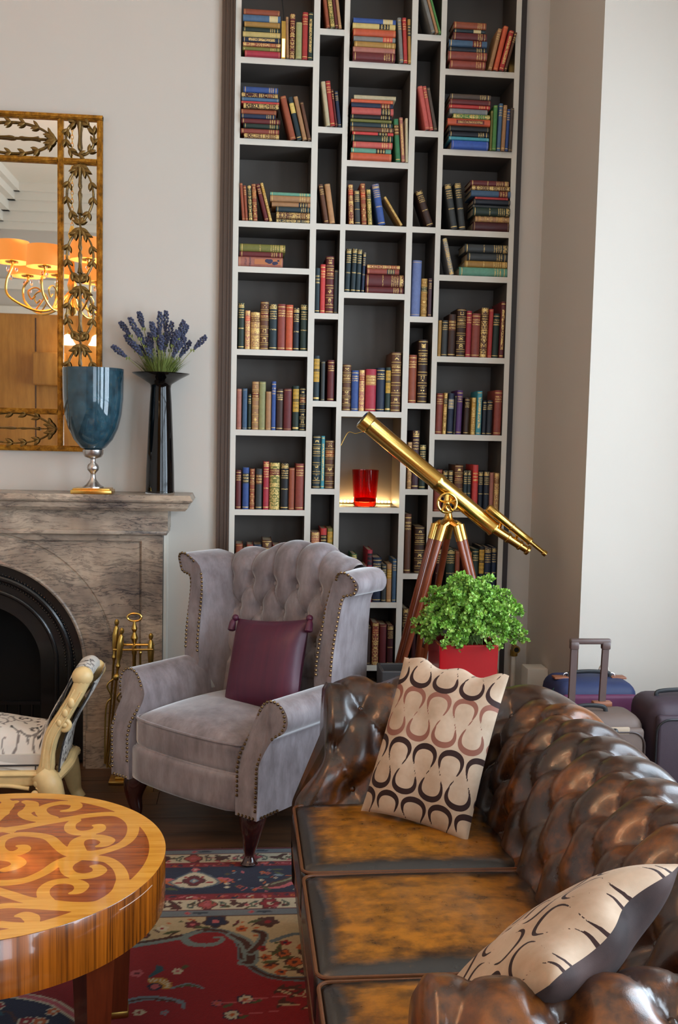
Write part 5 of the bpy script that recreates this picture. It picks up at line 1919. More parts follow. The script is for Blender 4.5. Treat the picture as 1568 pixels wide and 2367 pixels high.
# ------------------------------------------------------------------ canvases for woven and printed patterns
class Canvas:
    def __init__(s, X, Y, col):
        s.X, s.Y = X, Y
        s.c = np.empty(X.shape + (3,))
        s.c[:] = col

    def fill(s, mask, col):
        s.c[mask] = col

    def _win(s, xs, ys, r):
        return (s.X > min(xs) - r) & (s.X < max(xs) + r) & (s.Y > min(ys) - r) & (s.Y < max(ys) + r)

    def dist(s, pts, r):
        xs, ys = [p[0] for p in pts], [p[1] for p in pts]
        idx = np.nonzero(s._win(xs, ys, r))
        if len(idx[0]) == 0:
            return idx, None, None
        x, y = s.X[idx], s.Y[idx]
        best, along = np.full(x.shape, 9.0), np.zeros(x.shape)
        n = len(pts) - 1
        for k in range(n):
            ax_, ay_ = pts[k]
            bx_, by_ = pts[k + 1]
            dx, dy = bx_ - ax_, by_ - ay_
            L = dx * dx + dy * dy + 1e-12
            tt = np.clip(((x - ax_) * dx + (y - ay_) * dy) / L, 0, 1)
            d = np.hypot(x - ax_ - tt * dx, y - ay_ - tt * dy)
            m = d < best
            best[m] = d[m]
            along[m] = (k + tt[m]) / n
        return idx, best, along

    def stroke(s, pts, w, col, taper=None):
        wm = w if not taper else max(taper)
        idx, d, al = s.dist(pts, wm + .01)
        if d is None:
            return
        ww = w if not taper else np.interp(al, np.linspace(0, 1, len(taper)), taper)
        m = d < ww
        s.c[tuple(i[m] for i in idx)] = col

    def blob(s, x, y, rx, ry, a, col):
        idx = np.nonzero(s._win([x], [y], max(rx, ry) * 1.05))
        dx, dy = s.X[idx] - x, s.Y[idx] - y
        u, v = dx * math.cos(a) + dy * math.sin(a), -dx * math.sin(a) + dy * math.cos(a)
        m = (u / rx) ** 2 + (v / ry) ** 2 < 1
        s.c[tuple(i[m] for i in idx)] = col

    def flower(s, x, y, r, col, eye, n=5, rim=None, a0=0.0):
        idx = np.nonzero(s._win([x], [y], r * 1.3))
        dx, dy = s.X[idx] - x, s.Y[idx] - y
        rr, th = np.hypot(dx, dy), np.arctan2(dy, dx) + a0
        lim = r * (.72 + .28 * np.abs(np.cos(n * th / 2)))
        if rim is not None:
            m = rr < lim * 1.22
            s.c[tuple(i[m] for i in idx)] = rim
        m = rr < lim
        s.c[tuple(i[m] for i in idx)] = col
        m = rr < r * .34
        s.c[tuple(i[m] for i in idx)] = eye

def curve(pts, n=24):
    return [(p.x, p.y) for p in spline([(x, y, 0) for x, y in pts], n)]

# ------------------------------------------------------------------ rug
RX0, RX1, RY0, RY1 = -2.05, .90, .60, 3.535
st = .0052
nx_, ny_ = int((RX1 - RX0) / st) + 1, int((RY1 - RY0) / st) + 1
gx_, gy_ = np.meshgrid(np.linspace(RX0, RX1, nx_), np.linspace(RY0, RY1, ny_))
RED, CRM, NVY, BLG, BRN, PNK, ORG, GRN, WHT, DRD, TEAL = [np.array(lin(h)) for h in ('#8c0c12', '#b9a37c', '#181a33', '#6f7c84', '#4a2416', '#b5565a', '#b3561f', '#4b4f27', '#c3b598', '#5f0d14', '#1f4a55')]
cv = Canvas(gx_, gy_, RED)
dE = np.minimum(np.minimum(gx_ - RX0, RX1 - gx_), np.minimum(gy_ - RY0, RY1 - gy_))
horiz = np.minimum(gy_ - RY0, RY1 - gy_) <= np.minimum(gx_ - RX0, RX1 - gx_)
al_ = np.where(horiz, gx_, gy_)
# field: cream outer ground with a red, scalloped middle
FXc, FYc = (RX0 + RX1) / 2, (RY0 + RY1) / 2
cv.fill(dE < 3, CRM)
redm = np.zeros(gx_.shape, bool)
def poly_mask(P):
    m = np.zeros(gx_.shape, bool)
    n = len(P)
    for i in range(n):
        (x0, y0), (x1, y1) = P[i], P[(i + 1) % n]
        if abs(y1 - y0) < 1e-9:
            continue
        c = ((gy_ >= min(y0, y1)) & (gy_ < max(y0, y1)))
        xi = x0 + (gy_ - y0) * (x1 - x0) / (y1 - y0)
        m ^= c & (gx_ < xi)
    return m
quarter = [(-.60, 2.86), (-.40, 2.84), (-.25, 2.87), (-.16, 2.90), (-.10, 2.935), (-.04, 2.93), (.0, 2.89), (.018, 2.83), (.022, 2.765), (.05, 2.72), (.085, 2.68), (.14, 2.655), (.21, 2.645), (.24, 2.60), (.26, 2.5), (.28, 2.4), (.30, 2.2), (.30, 2.07)]
q1 = curve(quarter, 120)
full_ = q1 + [(x, 2 * 2.07 - y) for x, y in reversed(q1)]
full_ = full_ + [(2 * -.60 - x, y) for x, y in reversed(full_)]
redm = poly_mask(full_)
cv.fill(redm, RED)
for P in (q1, [(2 * -.6 - x, y) for x, y in q1]):
    cv.stroke(P, .012, np.array(lin('#5d6b70')))
    cv.stroke(P, .006, BRN)
cur = curve([(-.155, 2.905), (-.135, 2.862), (-.085, 2.848), (-.045, 2.862), (-.04, 2.890), (-.062, 2.894)], 40)
cv.stroke(cur, .010, np.array(lin('#77837f')), [.014, .011, .008, .005])
cv.stroke(curve([(-.55, 2.855), (-.4, 2.845), (-.25, 2.875), (-.15, 2.905), (-.10, 2.938)], 40), .01, np.array(lin('#77837f')), [.02, .016, .012, .006])
cv.stroke(curve([(-.38, 2.852), (-.25, 2.882), (-.16, 2.91)], 24), .006, BRN)
lob = curve([(-.01, 2.905), (.03, 2.86), (.045, 2.80), (.045, 2.75), (.025, 2.745)], 24)
cv.stroke(lob, .02, np.array(lin('#74807c')), [.018, .024, .024, .016])
cv.stroke(lob, .011, BRN, [.006, .011, .011, .006])
lob = curve([(.045, 2.80), (.075, 2.85), (.085, 2.905), (.06, 2.925)], 24)
cv.stroke(lob, .018, np.array(lin('#74807c')), [.016, .018, .014, .010])
cv.stroke(lob, .009, BRN)
cv.stroke(curve([(.11, 2.86), (.18, 2.90), (.28, 2.90), (.36, 2.86)], 20), .008, np.array(lin('#5d6b70')))
R_ = random.Random(5)
for (x, y, r, c, e) in [(-.30, 2.945, .024, PNK, DRD), (-.22, 2.955, .02, WHT, RED), (-.13, 2.975, .022, DRD, PNK), (-.06, 2.99, .035, NVY, PNK), (.02, 2.94, .020, ORG, DRD), (-.35, 2.91, .022, PNK, RED), (-.27, 2.915, .020, BRN, ORG), (.10, 2.98, .030, BRN, RED), (.14, 2.79, .022, ORG, BRN), (.09, 2.77, .018, ORG, BRN),
                        (.10, 2.725, .020, ORG, DRD), (.17, 2.74, .024, ORG, BRN), (.19, 2.69, .02, BRN, RED), (.13, 2.69, .018, ORG, NVY), (.08, 2.82, .016, RED, BRN), (.20, 2.82, .02, ORG, NVY), (.15, 2.85, .018, RED, NVY), (.26, 2.76, .024, PNK, NVY), (.3, 2.66, .022, ORG, BRN)]:
    cv.flower(x, y, r, c, e, 5, BRN if r > .021 else None, R_.random() * 3)
for (x, y, a) in [(-.19, 2.93, .3), (-.10, 2.955, -.2), (.06, 2.985, .4), (.12, 2.80, 1.0), (.15, 2.765, .2), (.10, 2.745, .1), (.16, 2.71, -.4), (.22, 2.72, .6), (.13, 2.82, 1.4), (.20, 2.79, -.9)]:
    cv.blob(x, y, .026, .0075, a, GRN)
    cv.blob(x + .004, y - .012, .02, .004, a + .5, BRN)
# brown leafy bits by the sofa
for k in range(16):
    x, y = .12 + .13 * R_.random(), 2.52 + .11 * R_.random()
    cv.blob(x, y, .028, .007, R_.uniform(-.5, 1.2), BRN)
    cv.blob(x + .01, y - .01, .024, .003, R_.uniform(-.5, 1.2), CRM)
# medallion and sprays in the red field
med = curve([(-.60, 2.62), (-.53, 2.60), (-.47, 2.57), (-.42, 2.52), (-.36, 2.46), (-.33, 2.38), (-.30, 2.25), (-.28, 2.07)], 50)
mfull = med + [(x, 4.14 - y) for x, y in reversed(med)]
mfull = mfull + [(-1.2 - x, y) for x, y in reversed(mfull)]
mm_ = poly_mask(mfull)
cv.fill(mm_, NVY)
cv.stroke(med, .014, WHT)
cv.stroke(med, .008, PNK)
for k in range(90):
    x, y = R_.uniform(-.95, -.3), R_.uniform(2.05, 2.6)
    i, j = int((y - RY0) / st), int((x - RX0) / st)
    if mm_[min(i, ny_ - 1), min(j, nx_ - 1)]:
        if R_.random() < .6:
            cv.flower(x, y, R_.uniform(.012, .02), [PNK, ORG, RED][R_.randrange(3)], WHT, 5, WHT)
        else:
            cv.stroke(curve([(x, y), (x + .03, y + R_.uniform(-.02, .02)), (x + .06, y + R_.uniform(-.03, .03))], 8), .004, [BRN, TEAL, BLG][R_.randrange(3)])
def spray(x, y, s):
    for k in range(9):
        a = -.2 + k * .28
        cv.blob(x + .030 * s * math.cos(a), y + .030 * s * math.sin(a), .016 * s, .007 * s, a, np.array(lin('#b07c22')))
        cv.blob(x + .034 * s * math.cos(a), y + .034 * s * math.sin(a), .009 * s, .003 * s, a, WHT)
    cv.blob(x, y, .02 * s, .018 * s, 0, NVY)
    cv.blob(x, y, .013 * s, .012 * s, 0, PNK)
    cv.stroke(curve([(x + .045 * s, y - .01), (x + .09 * s, y + .004), (x + .13 * s, y - .014)], 10), .01 * s, BLG, [.003, .009, .003])
    cv.stroke(curve([(x + .05 * s, y - .01), (x + .09 * s, y + .002), (x + .125 * s, y - .012)], 10), .006 * s, GRN, [.001, .005, .001])
    cv.stroke(curve([(x - .02, y + .05 * s), (x + .005, y + .085 * s), (x - .005, y + .11 * s)], 10), .012 * s, TEAL, [.004, .013, .003])
    cv.flower(x + .055 * s, y + .075 * s, .016 * s, WHT, PNK, 6)
    cv.flower(x - .055 * s, y + .07 * s, .020 * s, PNK, DRD, 5)
    cv.blob(x + .075 * s, y + .095 * s, .012 * s, .008 * s, .8, GRN)
    cv.stroke(curve([(x - .10 * s, y - .085), (x - .02, y - .055), (x + .07 * s, y - .075), (x + .085 * s, y - .11)], 20), .010, BLG, [.012, .012, .008, .004])
    cv.stroke(curve([(x - .10 * s, y - .085), (x - .02, y - .057), (x + .06 * s, y - .075)], 20), .004, BRN)
    cv.flower(x - .03, y - .12, .016, WHT, RED, 6)
    cv.flower(x + .035, y - .125, .013, BLG, PNK, 5)
spray(-.215, 2.635, 1.0)
spray(-.985, 2.635, 1.0)
for (x, y, r) in ((-.005, 2.49, .020), (.03, 2.56, .02), (-.045, 2.545, .014), (-.03, 2.42, .016)):
    cv.flower(x, y, r, WHT if r > .018 else PNK, ORG, 7, NVY)
    cv.blob(x + .03, y - .012, .016, .006, .5, GRN)
    cv.stroke([(x + .02, y), (x + .12, y + .01)], .002, PNK)
# borders
def band_fill(lo, hi, col):
    cv.fill((dE >= lo) & (dE < hi), col)
field_guard = np.array(lin('#6d7478'))
band_fill(0, .012, DRD)
band_fill(.012, .042, field_guard)
band_fill(.042, .047, DRD)
band_fill(.047, .118, WHT)
band_fill(.118, .155, np.array(lin('#7d1018')))
band_fill(.155, .160, NVY)
band_fill(.160, .356, NVY)
band_fill(.356, .362, DRD)
band_fill(.362, .396, np.array(lin('#7d1018')))
band_fill(.396, .400, NVY)
band_fill(.400, .466, WHT)
band_fill(.466, .470, DRD)
band_fill(.470, .505, field_guard)
band_fill(.505, .510, BRN)
def bp(a, d):                              # far border (with its mirror images on the sides)
    return (a, RY1 - d)
a = RX0 + .1
k = 0
while a < RX1 - .05:
    for d0 in (.027, .4875):
        cv.flower(*bp(a, d0), .010, PNK, RED, 4)
        cv.blob(*bp(a + .04, d0), .026, .007, 0, np.array(lin('#303a44')))
    for d0 in (.083, .433):
        ph = a + (.06 if d0 > .2 else 0)
        if k % 2 == 0:
            cv.flower(*bp(ph, d0), .031, np.array(lin('#8a1a22')), WHT, 6, BRN)
        else:
            cv.flower(*bp(ph, d0), .029, np.array(lin('#a4463e')), PNK, 4, BRN)
        for s in (-1, 1):
            cv.stroke(curve([bp(ph + s * .04, d0 - .018), bp(ph + s * .06, d0 + .0), bp(ph + s * .045, d0 + .02)], 10), .004, np.array(lin('#3e4a48')))
            cv.blob(*bp(ph + s * .052, d0 + .004), .010, .018, .3 * s, np.array(lin('#4f5a44')))
            cv.blob(*bp(ph + s * .052, d0 + .004), .004, .010, .3 * s, WHT)
        for q in range(5):
            cv.blob(*bp(ph + .10 + R_.uniform(-.018, .018), d0 + R_.uniform(-.02, .02)), .020, .008, R_.uniform(-1, 1), BRN)
    for d0 in (.137, .379):
        cv.blob(*bp(a, d0), .012, .004, .6, WHT)
        cv.blob(*bp(a + .045, d0), .010, .004, -.6, PNK)
        cv.flower(*bp(a + .09, d0), .010, DRD, ORG, 4)
    a += .10 * 1.0 if False else .2
    k += 1
# wide navy border: cream lozenge palmettes, feather leaves, rosettes
a = RX0 + .23
while a < RX1 - .1:
    c = bp(a, .262)
    for s in (-1, 1):
        cv.stroke(curve([(c[0] + s * .05, c[1] - .012), (c[0] + s * .10, c[1] + .005), (c[0] + s * .13, c[1] + .004)], 12), .02, ORG, [.026, .016, .004])
        cv.stroke(curve([(c[0] + s * .055, c[1] + .01), (c[0] + s * .09, c[1] + .018), (c[0] + s * .115, c[1] + .008)], 12), .006, PNK)
    P = [(c[0] - .088, c[1] - .005), (c[0], c[1] + .075), (c[0] + .088, c[1] - .005), (c[0] + .04, c[1] - .05), (c[0] - .04, c[1] - .05)]
    cv.fill(poly_mask([(x, y) for x, y in curve(P + P[:1], 40)]), np.array(lin('#5c6468')))
    cv.fill(poly_mask([(c[0] + (x - c[0]) * .88, c[1] + (y - c[1]) * .88) for x, y in curve(P + P[:1], 40)]), WHT)
    cv.flower(c[0], c[1] + .002, .034, DRD, GRN, 4, BRN)
    cv.flower(c[0], c[1] + .002, .016, BLG, WHT, 4)
    for s in (-1, 1):
        cv.blob(c[0] + s * .052, c[1] - .012, .012, .006, 0, RED)
        cv.blob(c[0] + s * .028, c[1] + .03, .010, .005, s * .8, RED)
    cv.flower(c[0], c[1] + .088, .016, PNK, WHT, 4)
    # feather leaf between palmettes
    f0 = (a + .33, c[1])
    cv.stroke(curve([(f0[0] - .12, f0[1] - .065), (f0[0] - .02, f0[1] - .03), (f0[0] + .08, f0[1] + .06)], 20), .02, PNK, [.006, .024, .020, .004])
    cv.stroke(curve([(f0[0] - .11, f0[1] - .060), (f0[0] - .03, f0[1] - .02), (f0[0] + .05, f0[1] + .055)], 20), .016, BRN, [.003, .019, .016, .003])
    cv.stroke(curve([(f0[0] - .07, f0[1] - .035), (f0[0] - .01, f0[1]), (f0[0] + .02, f0[1] + .03)], 12), .005, np.array(lin('#7a7a5a')))
    for k in range(16):
        x, y = a + R_.uniform(.10, .50), c[1] + R_.uniform(-.075, .085)
        if math.hypot(x - f0[0], y - f0[1]) < .035:
            continue
        if R_.random() < .6:
            cv.flower(x, y, R_.uniform(.011, .016), [ORG, PNK, np.array(lin('#9c4a3a'))][R_.randrange(3)], DRD, 4)
        else:
            cv.blob(x, y, .02, .006, R_.uniform(-1, 1), [GRN, BLG, TEAL][R_.randrange(3)])
    a += .56
for d0, cols in ((.083, (BRN, GRN, PNK, DRD)), (.433, (BRN, GRN, PNK, DRD)), (.262, (ORG, PNK, BLG, GRN, WHT)), (.137, (NVY, PNK, ORG)), (.379, (NVY, PNK, ORG))):
    hw_ = .028 if d0 in (.083, .433) else (.09 if d0 == .262 else .012)
    for q in range(260 if d0 == .262 else 150):
        x = R_.uniform(RX0 + .06, RX1 - .06)
        y = RY1 - d0 + R_.uniform(-hw_, hw_)
        if d0 == .262 and any(abs(x - (RX0 + .23 + .56 * z_)) < .10 for z_ in range(6)):
            continue
        c_ = cols[R_.randrange(len(cols))]
        if R_.random() < .5:
            cv.blob(x, y, R_.uniform(.006, .013), R_.uniform(.003, .005), R_.uniform(-1.5, 1.5), c_)
        else:
            cv.flower(x, y, R_.uniform(.005, .010), c_, DRD, 4)
for q in range(160):                       # sprigs over the cream ground
    x, y = R_.uniform(-.6, .36), R_.uniform(2.62, 3.02)
    i, j = min(ny_ - 1, int((y - RY0) / st)), min(nx_ - 1, int((x - RX0) / st))
    if redm[i, j] or RY1 - y < .52 or np.abs(cv.c[i, j] - CRM).sum() > .02:
        continue
    cv.blob(x, y, R_.uniform(.008, .016), .004, R_.uniform(-1.5, 1.5), [GRN, BRN, ORG, DRD][R_.randrange(4)])
noise_ = 1 + .14 * (rng.random(gx_.shape) - .5)
rugc = np.concatenate([cv.c * .80 * noise_[..., None], np.ones(gx_.shape + (1,))], -1)
t = NT('rug_wool')
ca = t.n('ShaderNodeAttribute', attribute_name='weave').outputs['Color']
t.set(Base_Color=ca, Roughness=.9)
t.b.inputs['Specular IOR Level'].default_value = .15
t.b.inputs['Sheen Weight'].default_value = .15
t.bump(t.noise(t.coord(), 380, 2), .35, .003)
M['rug'] = t.m
vs = np.stack([gx_ - FXc, gy_ - FYc, np.full(gx_.shape, .009)], -1).reshape(-1, 3)
ii = np.arange(nx_ * ny_).reshape(ny_, nx_)
fs = np.stack([ii[:-1, :-1], ii[:-1, 1:], ii[1:, 1:], ii[1:, :-1]], -1).reshape(-1, 4)
me = bpy.data.meshes.new('rug_pile')
me.vertices.add(len(vs))
me.vertices.foreach_set('co', vs.astype(np.float32).ravel())
me.loops.add(fs.size)
me.loops.foreach_set('vertex_index', fs.astype(np.int32).ravel())
me.polygons.add(len(fs))
me.polygons.foreach_set('loop_start', np.arange(0, fs.size, 4, dtype=np.int32))
me.polygons.foreach_set('loop_total', np.full(len(fs), 4, dtype=np.int32))
me.update(calc_edges=True)
me.materials.append(M['rug'])
attr(me, 'weave', rugc.reshape(-1, 4), 'FLOAT_COLOR')
rug = thing('persian_rug', 'red persian rug with navy and cream flower borders', 'rug', (FXc, FYc, 0))
new_obj('pile', me, rug)
MB().box((RX0 - FXc, RY0 - FYc, .0005), (RX1 - FXc, RY1 - FYc, .0085)).obj('backing', pmat('rug_backing', '#4b1a1a', .9), rug, 0)

# ------------------------------------------------------------------ round inlaid table
TZ, TR = .50, .418
TC = Vector((-.589, 2.366, 0))
TX = lambda zx, zy: at_z(zx / 3.92, zy / 3.92 + 1820, TZ)
ST = [  # light strokes: (points in the traced view, widths in metres along the stroke)
    ([(-60, 400), (0, 388), (200, 362), (400, 322), (600, 288), (800, 255), (1000, 240), (1120, 262), (1200, 330), (1195, 430), (1110, 515), (950, 575), (820, 600), (720, 600)], [.020, .022, .022, .022, .022, .021, .021, .022, .023, .022, .021, .021, .024, .03]),
    ([(690, 300), (640, 335), (640, 385), (700, 412), (800, 410), (890, 385), (900, 352), (850, 345)], [.020, .021, .022, .022, .024, .026, .022, .008]),
    ([(700, 590), (690, 520), (720, 475), (800, 450), (900, 452), (975, 480), (950, 515), (880, 535)], [.035, .028, .024, .022, .024, .028, .022, .008]),
    ([(720, 610), (620, 590), (540, 540), (450, 460), (330, 432), (180, 425), (60, 450), (0, 490), (-10, 550), (40, 595), (130, 600), (210, 570), (215, 540), (160, 530)], [.03, .026, .022, .021, .021, .021, .022, .022, .022, .023, .024, .026, .02, .008]),
    ([(-40, 640), (60, 640), (140, 655), (170, 690), (120, 725), (50, 745), (10, 750)], [.02, .024, .026, .026, .022, .018, .008]),
    ([(720, 630), (620, 650), (520, 690), (400, 770), (250, 835), (100, 862), (-60, 868)], [.03, .024, .022, .021, .021, .022, .022]),
    ([(720, 620), (860, 640), (980, 660), (1070, 725), (1110, 810), (1100, 880), (1060, 950), (960, 1020), (850, 1060), (650, 1065), (450, 1045), (250, 1020), (100, 975), (-40, 930)], [.034, .024, .021, .021, .022, .023, .022, .021, .021, .021, .021, .022, .022, .02]),
    ([(690, 640), (620, 690), (600, 740), (650, 790), (750, 805), (850, 790), (905, 755), (880, 720), (830, 715)], [.03, .024, .022, .022, .022, .024, .025, .019, .008]),
    ([(440, 1030), (395, 980), (400, 920), (470, 868), (580, 848), (690, 860), (740, 895), (710, 940), (640, 960)], [.02, .021, .021, .020, .020, .022, .025, .02, .008]),
    ([(-60, 1085), (100, 1070), (300, 1080), (520, 1095), (720, 1105), (900, 1080)], [.018, .018, .016, .015, .015, .018]),
    ([(150, 1165), (220, 1155), (280, 1180), (290, 1220), (240, 1255), (120, 1250), (0, 1240)], [.008, .02, .026, .022, .022, .02, .02]),
    ([(560, 215), (640, 205), (690, 180), (680, 150), (560, 140), (430, 165), (370, 205), (400, 255), (480, 280)], [.008, .018, .024, .022, .020, .020, .022, .024, .022]),
    ([(230, 130), (290, 150), (270, 200), (220, 235), (270, 275), (380, 300)], [.016, .026, .028, .026, .024, .02]),
    ([(-40, 300), (40, 220), (80, 160), (40, 110)], [.02, .02, .022, .02]),
]
samp = []
for pts, wd in ST:
    W = [TX(*p) for p in pts]
    P = spline(W, len(W) * 14)
    ww = .67 * np.interp(np.linspace(0, 1, len(P)), np.linspace(0, 1, len(wd)), wd)
    for p, w in zip(P, ww):
        dx, dy = p.x - TC.x, p.y - TC.y
        samp.append((dx, dy, w))
        if dx > -.02:
            samp.append((-dx, dy, w))
samp = np.array(samp)
nr, na = 120, 520
rr_ = TR * np.linspace(0, 1, nr + 1)[1:] ** .75
th_ = np.linspace(0, 2 * PI, na, endpoint=False)
PX = np.concatenate([[0.0], np.outer(rr_, np.cos(th_)).ravel()])
PY = np.concatenate([[0.0], np.outer(rr_, np.sin(th_)).ravel()])
sd = np.full(PX.shape, 1.0)
for k in range(0, len(samp), 40):
    S = samp[k:k + 40]
    sel = np.nonzero((PX > S[:, 0].min() - .06) & (PX < S[:, 0].max() + .06) & (PY > S[:, 1].min() - .06) & (PY < S[:, 1].max() + .06))[0]
    if len(sel):
        d = (np.hypot(PX[sel][:, None] - S[:, 0], PY[sel][:, None] - S[:, 1]) - S[:, 2]).min(1)
        sd[sel] = np.minimum(sd[sel], d)
R0 = np.hypot(PX, PY)
sd = np.minimum(sd, TR * .905 - R0)
t = NT('marquetry')
a1 = t.n('ShaderNodeAttribute', attribute_name='inlay').outputs['Fac']
v_ = t.coord(scale=(1.2, 16, 1))
g1 = t.noise(v_, 3.0, 5, .65, .3)
g2 = t.noise(v_, 11.0, 3, .6)
gr = t.math('MULTIPLY_ADD', g2, .35, t.math('MULTIPLY', g1, .75))
lightw = t.ramp(gr, [(.30, lin('#c27a20')), (.55, lin('#dc9833')), (.8, lin('#eeb14c'))])
darkw = t.ramp(gr, [(.30, lin('#6a2d0c')), (.55, lin('#9c4c16')), (.8, lin('#be6c28'))])
t.set(Base_Color=t.mix(t.math('LESS_THAN', a1, 0.0), darkw, lightw), Roughness=.16)
t.b.inputs['Coat Weight'].default_value = .8
t.b.inputs['Coat Roughness'].default_value = .06
M['marquetry'] = t.m
M['zebra'] = wood('table_veneer', '#301004', '#a55814', (30, 30, .5), .22, .7, (.38, .66), 0)
M['table_leg'] = wood('table_leg_wood', '#3a1408', '#6b2c12', (14, 14, 1), .3, .5, (.3, .7), 0)
tb = thing('coffee_table', 'round coffee table with scrolling light wood inlay and tapered legs', 'table', (TC.x, TC.y, 0), 0)
me = bpy.data.meshes.new('table_top')
vs = [(x, y, TZ) for x, y in zip(PX, PY)]
fs = [(0, 1 + k, 1 + (k + 1) % na) for k in range(na)]
for j in range(nr - 1):
    for k in range(na):
        k2 = (k + 1) % na
        fs.append((1 + j * na + k, 1 + (j + 1) * na + k, 1 + (j + 1) * na + k2, 1 + j * na + k2))
me.from_pydata(vs, [], fs)
me.materials.append(M['marquetry'])
attr(me, 'inlay', sd)
new_obj('table_top', me, tb)
MB().lathe([(TR - .0015, TZ - .0005), (TR, TZ - .002), (TR, TZ - .125), (TR - .012, TZ - .13), (TR - .03, TZ - .13), (TR - .03, TZ - .01), (TR - .0015, TZ - .0006)], 128, caps=False).obj('apron', M['zebra'], tb, 60)
for k in range(6):
    a = math.radians(27 + 60 * k)
    c = Vector((math.cos(a) * .325, math.sin(a) * .325, 0))
    ca_, sa_ = math.cos(a - .35), math.sin(a - .35)
    p = (c.x, c.y)
    m = MB()
    hw, h2 = .036, .024
    vs = []
    for z, w in ((.028, h2), (TZ - .12, hw)):
        for sx, sy in ((-1, -1), (1, -1), (1, 1), (-1, 1)):
            vs.append((c.x + sx * w * ca_ - sy * w * sa_, c.y + sx * w * sa_ + sy * w * ca_, z))
    m.add(vs, [(3, 2, 1, 0), (4, 5, 6, 7), (0, 1, 5, 4), (1, 2, 6, 5), (2, 3, 7, 6), (3, 0, 4, 7)])
    lg = m.obj('leg', M['table_leg'], tb, 0)
    MB().rbox((0, 0, .019), (.054, .054, .019), .004, 2, 0, tr(c.x, c.y, 0) @ rot('Z', a - .35)).obj('foot_cap', M['brass_old'], lg)
m = MB()
for a in np.linspace(math.radians(-42), math.radians(-16), 16):
    pass
m.tube([((TR + .0006) * math.cos(a), (TR + .0006) * math.sin(a), TZ - .020) for a in np.linspace(math.radians(-36), math.radians(-18), 18)], .0009, 5)
m.obj('inlay_line', pmat('pale_inlay', '#c9a58a', .4, var=0), tb)

# ------------------------------------------------------------------ carved bench with toile cover
BY0, BY1 = 3.72, 4.06                      # front and back of the bench
bo = at_y(120, 1800, BY0)
bn = thing('carved_bench', 'low carved cream and gilt bench with scrolled end and toile fabric', 'bench', (bo.x, (BY0 + BY1) / 2, 0))
t = NT('toile')
ca = t.n('ShaderNodeAttribute', attribute_name='print').outputs['Color']
t.set(Base_Color=ca, Roughness=.75)
t.bump(t.noise(t.coord(), 500, 2), .12, .001)
M['toile'] = t.m
INK, CLOTH, GREY = [np.array(lin(h)) for h in ('#3b3634', '#d9d2c8', '#7d7672')]
def toile(me, us, vs_, seed):
    """us, vs_: metres over the cloth for every vertex"""
    c = Canvas(np.array(us)[None, :], np.array(vs_)[None, :], CLOTH)
    r = random.Random(seed)
    x0, x1, y0, y1 = min(us), max(us), min(vs_), max(vs_)
    for k in range(int((x1 - x0) * (y1 - y0) * 130) + 6):
        x, y, s = r.uniform(x0, x1), r.uniform(y0, y1), r.uniform(.03, .06)
        a0, sg = r.uniform(0, 6.3), r.choice((-1, 1))
        P = [(x + s * (1 - q / 20) * math.cos(a0 + sg * q * .32), y + s * (1 - q / 20) * math.sin(a0 + sg * q * .32)) for q in range(18)]
        c.stroke(P, .003, GREY, [.004, .003, .002])
        for q in range(5):
            a = a0 + q * .9
            c.blob(x + s * math.cos(a) * 1.1, y + s * math.sin(a) * 1.1, r.uniform(.008, .015), r.uniform(.003, .0055), a + .6, [INK, GREY][r.randrange(2)])
        if r.random() < .4:
            for q in range(5):
                c.blob(x + r.uniform(-.02, .02), y + r.uniform(-.02, .02), .010, .006, r.uniform(0, 3), [INK, GREY, INK][q % 3])
    attr(me, 'print', np.concatenate([c.c.reshape(-1, 3), np.ones((c.c.size // 3, 1))], 1), 'FLOAT_COLOR')
D2 = (BY1 - BY0) / 2
def prof_end(q):                            # curve of the scrolled end, seen from the front: foot to roll
    P = [(-.020, .235), (-.012, .30), (.005, .37), (.045, .45), (.085, .52), (.110, .575)]
    return P
EP = spline([(x, 0, z) for x, z in prof_end(0)], 30)
# inside cover of seat and end, one cloth
prof_in = [(-1.0, .40)] + [(-.9, .405), (-.6, .415), (-.3, .405), (-.10, .375), (-.055, .375)] + [(p.x - .045, p.z + .025) for p in EP[14:]] + [(.075, .612), (.105, .618), (.128, .60), (.132, .575)]
_P = spline([(x, 0, z) for x, z in prof_in], 300)
PI_, acc_ = [_P[0]], 0.0
for a, b in zip(_P[:-1], _P[1:]):
    nn_ = max(1, int(round((b - a).length / .005)))
    PI_ += [a.lerp(b, (q + 1) / nn_) for q in range(nn_)]
nv = 76
vs, us, ws = [], [], []
L = 0
for i, p in enumerate(PI_):
    if i:
        L += (p - PI_[i - 1]).length
    for j in range(nv):
        v = -1 + 2 * j / (nv - 1)
        sag = abs(v) ** 4
        z = p.z - (.135 * abs(v) ** 5 if p.x < -.05 else lerp(.135 * abs(v) ** 5, .015 * sag, sstep(-.05, .0, p.x)))
        vs.append((p.x, v * D2 * .96, z))
        us.append(L)
        ws.append(v * D2)
n_ = len(PI_)
fs = [(i * nv + j, (i + 1) * nv + j, (i + 1) * nv + j + 1, i * nv + j + 1) for i in range(n_ - 1) for j in range(nv - 1)]
me = MB().add(vs, fs).mesh('seat_cover', M['toile'], 180)
toile(me, us, ws, 3)
new_obj('seat_cover', me, bn)
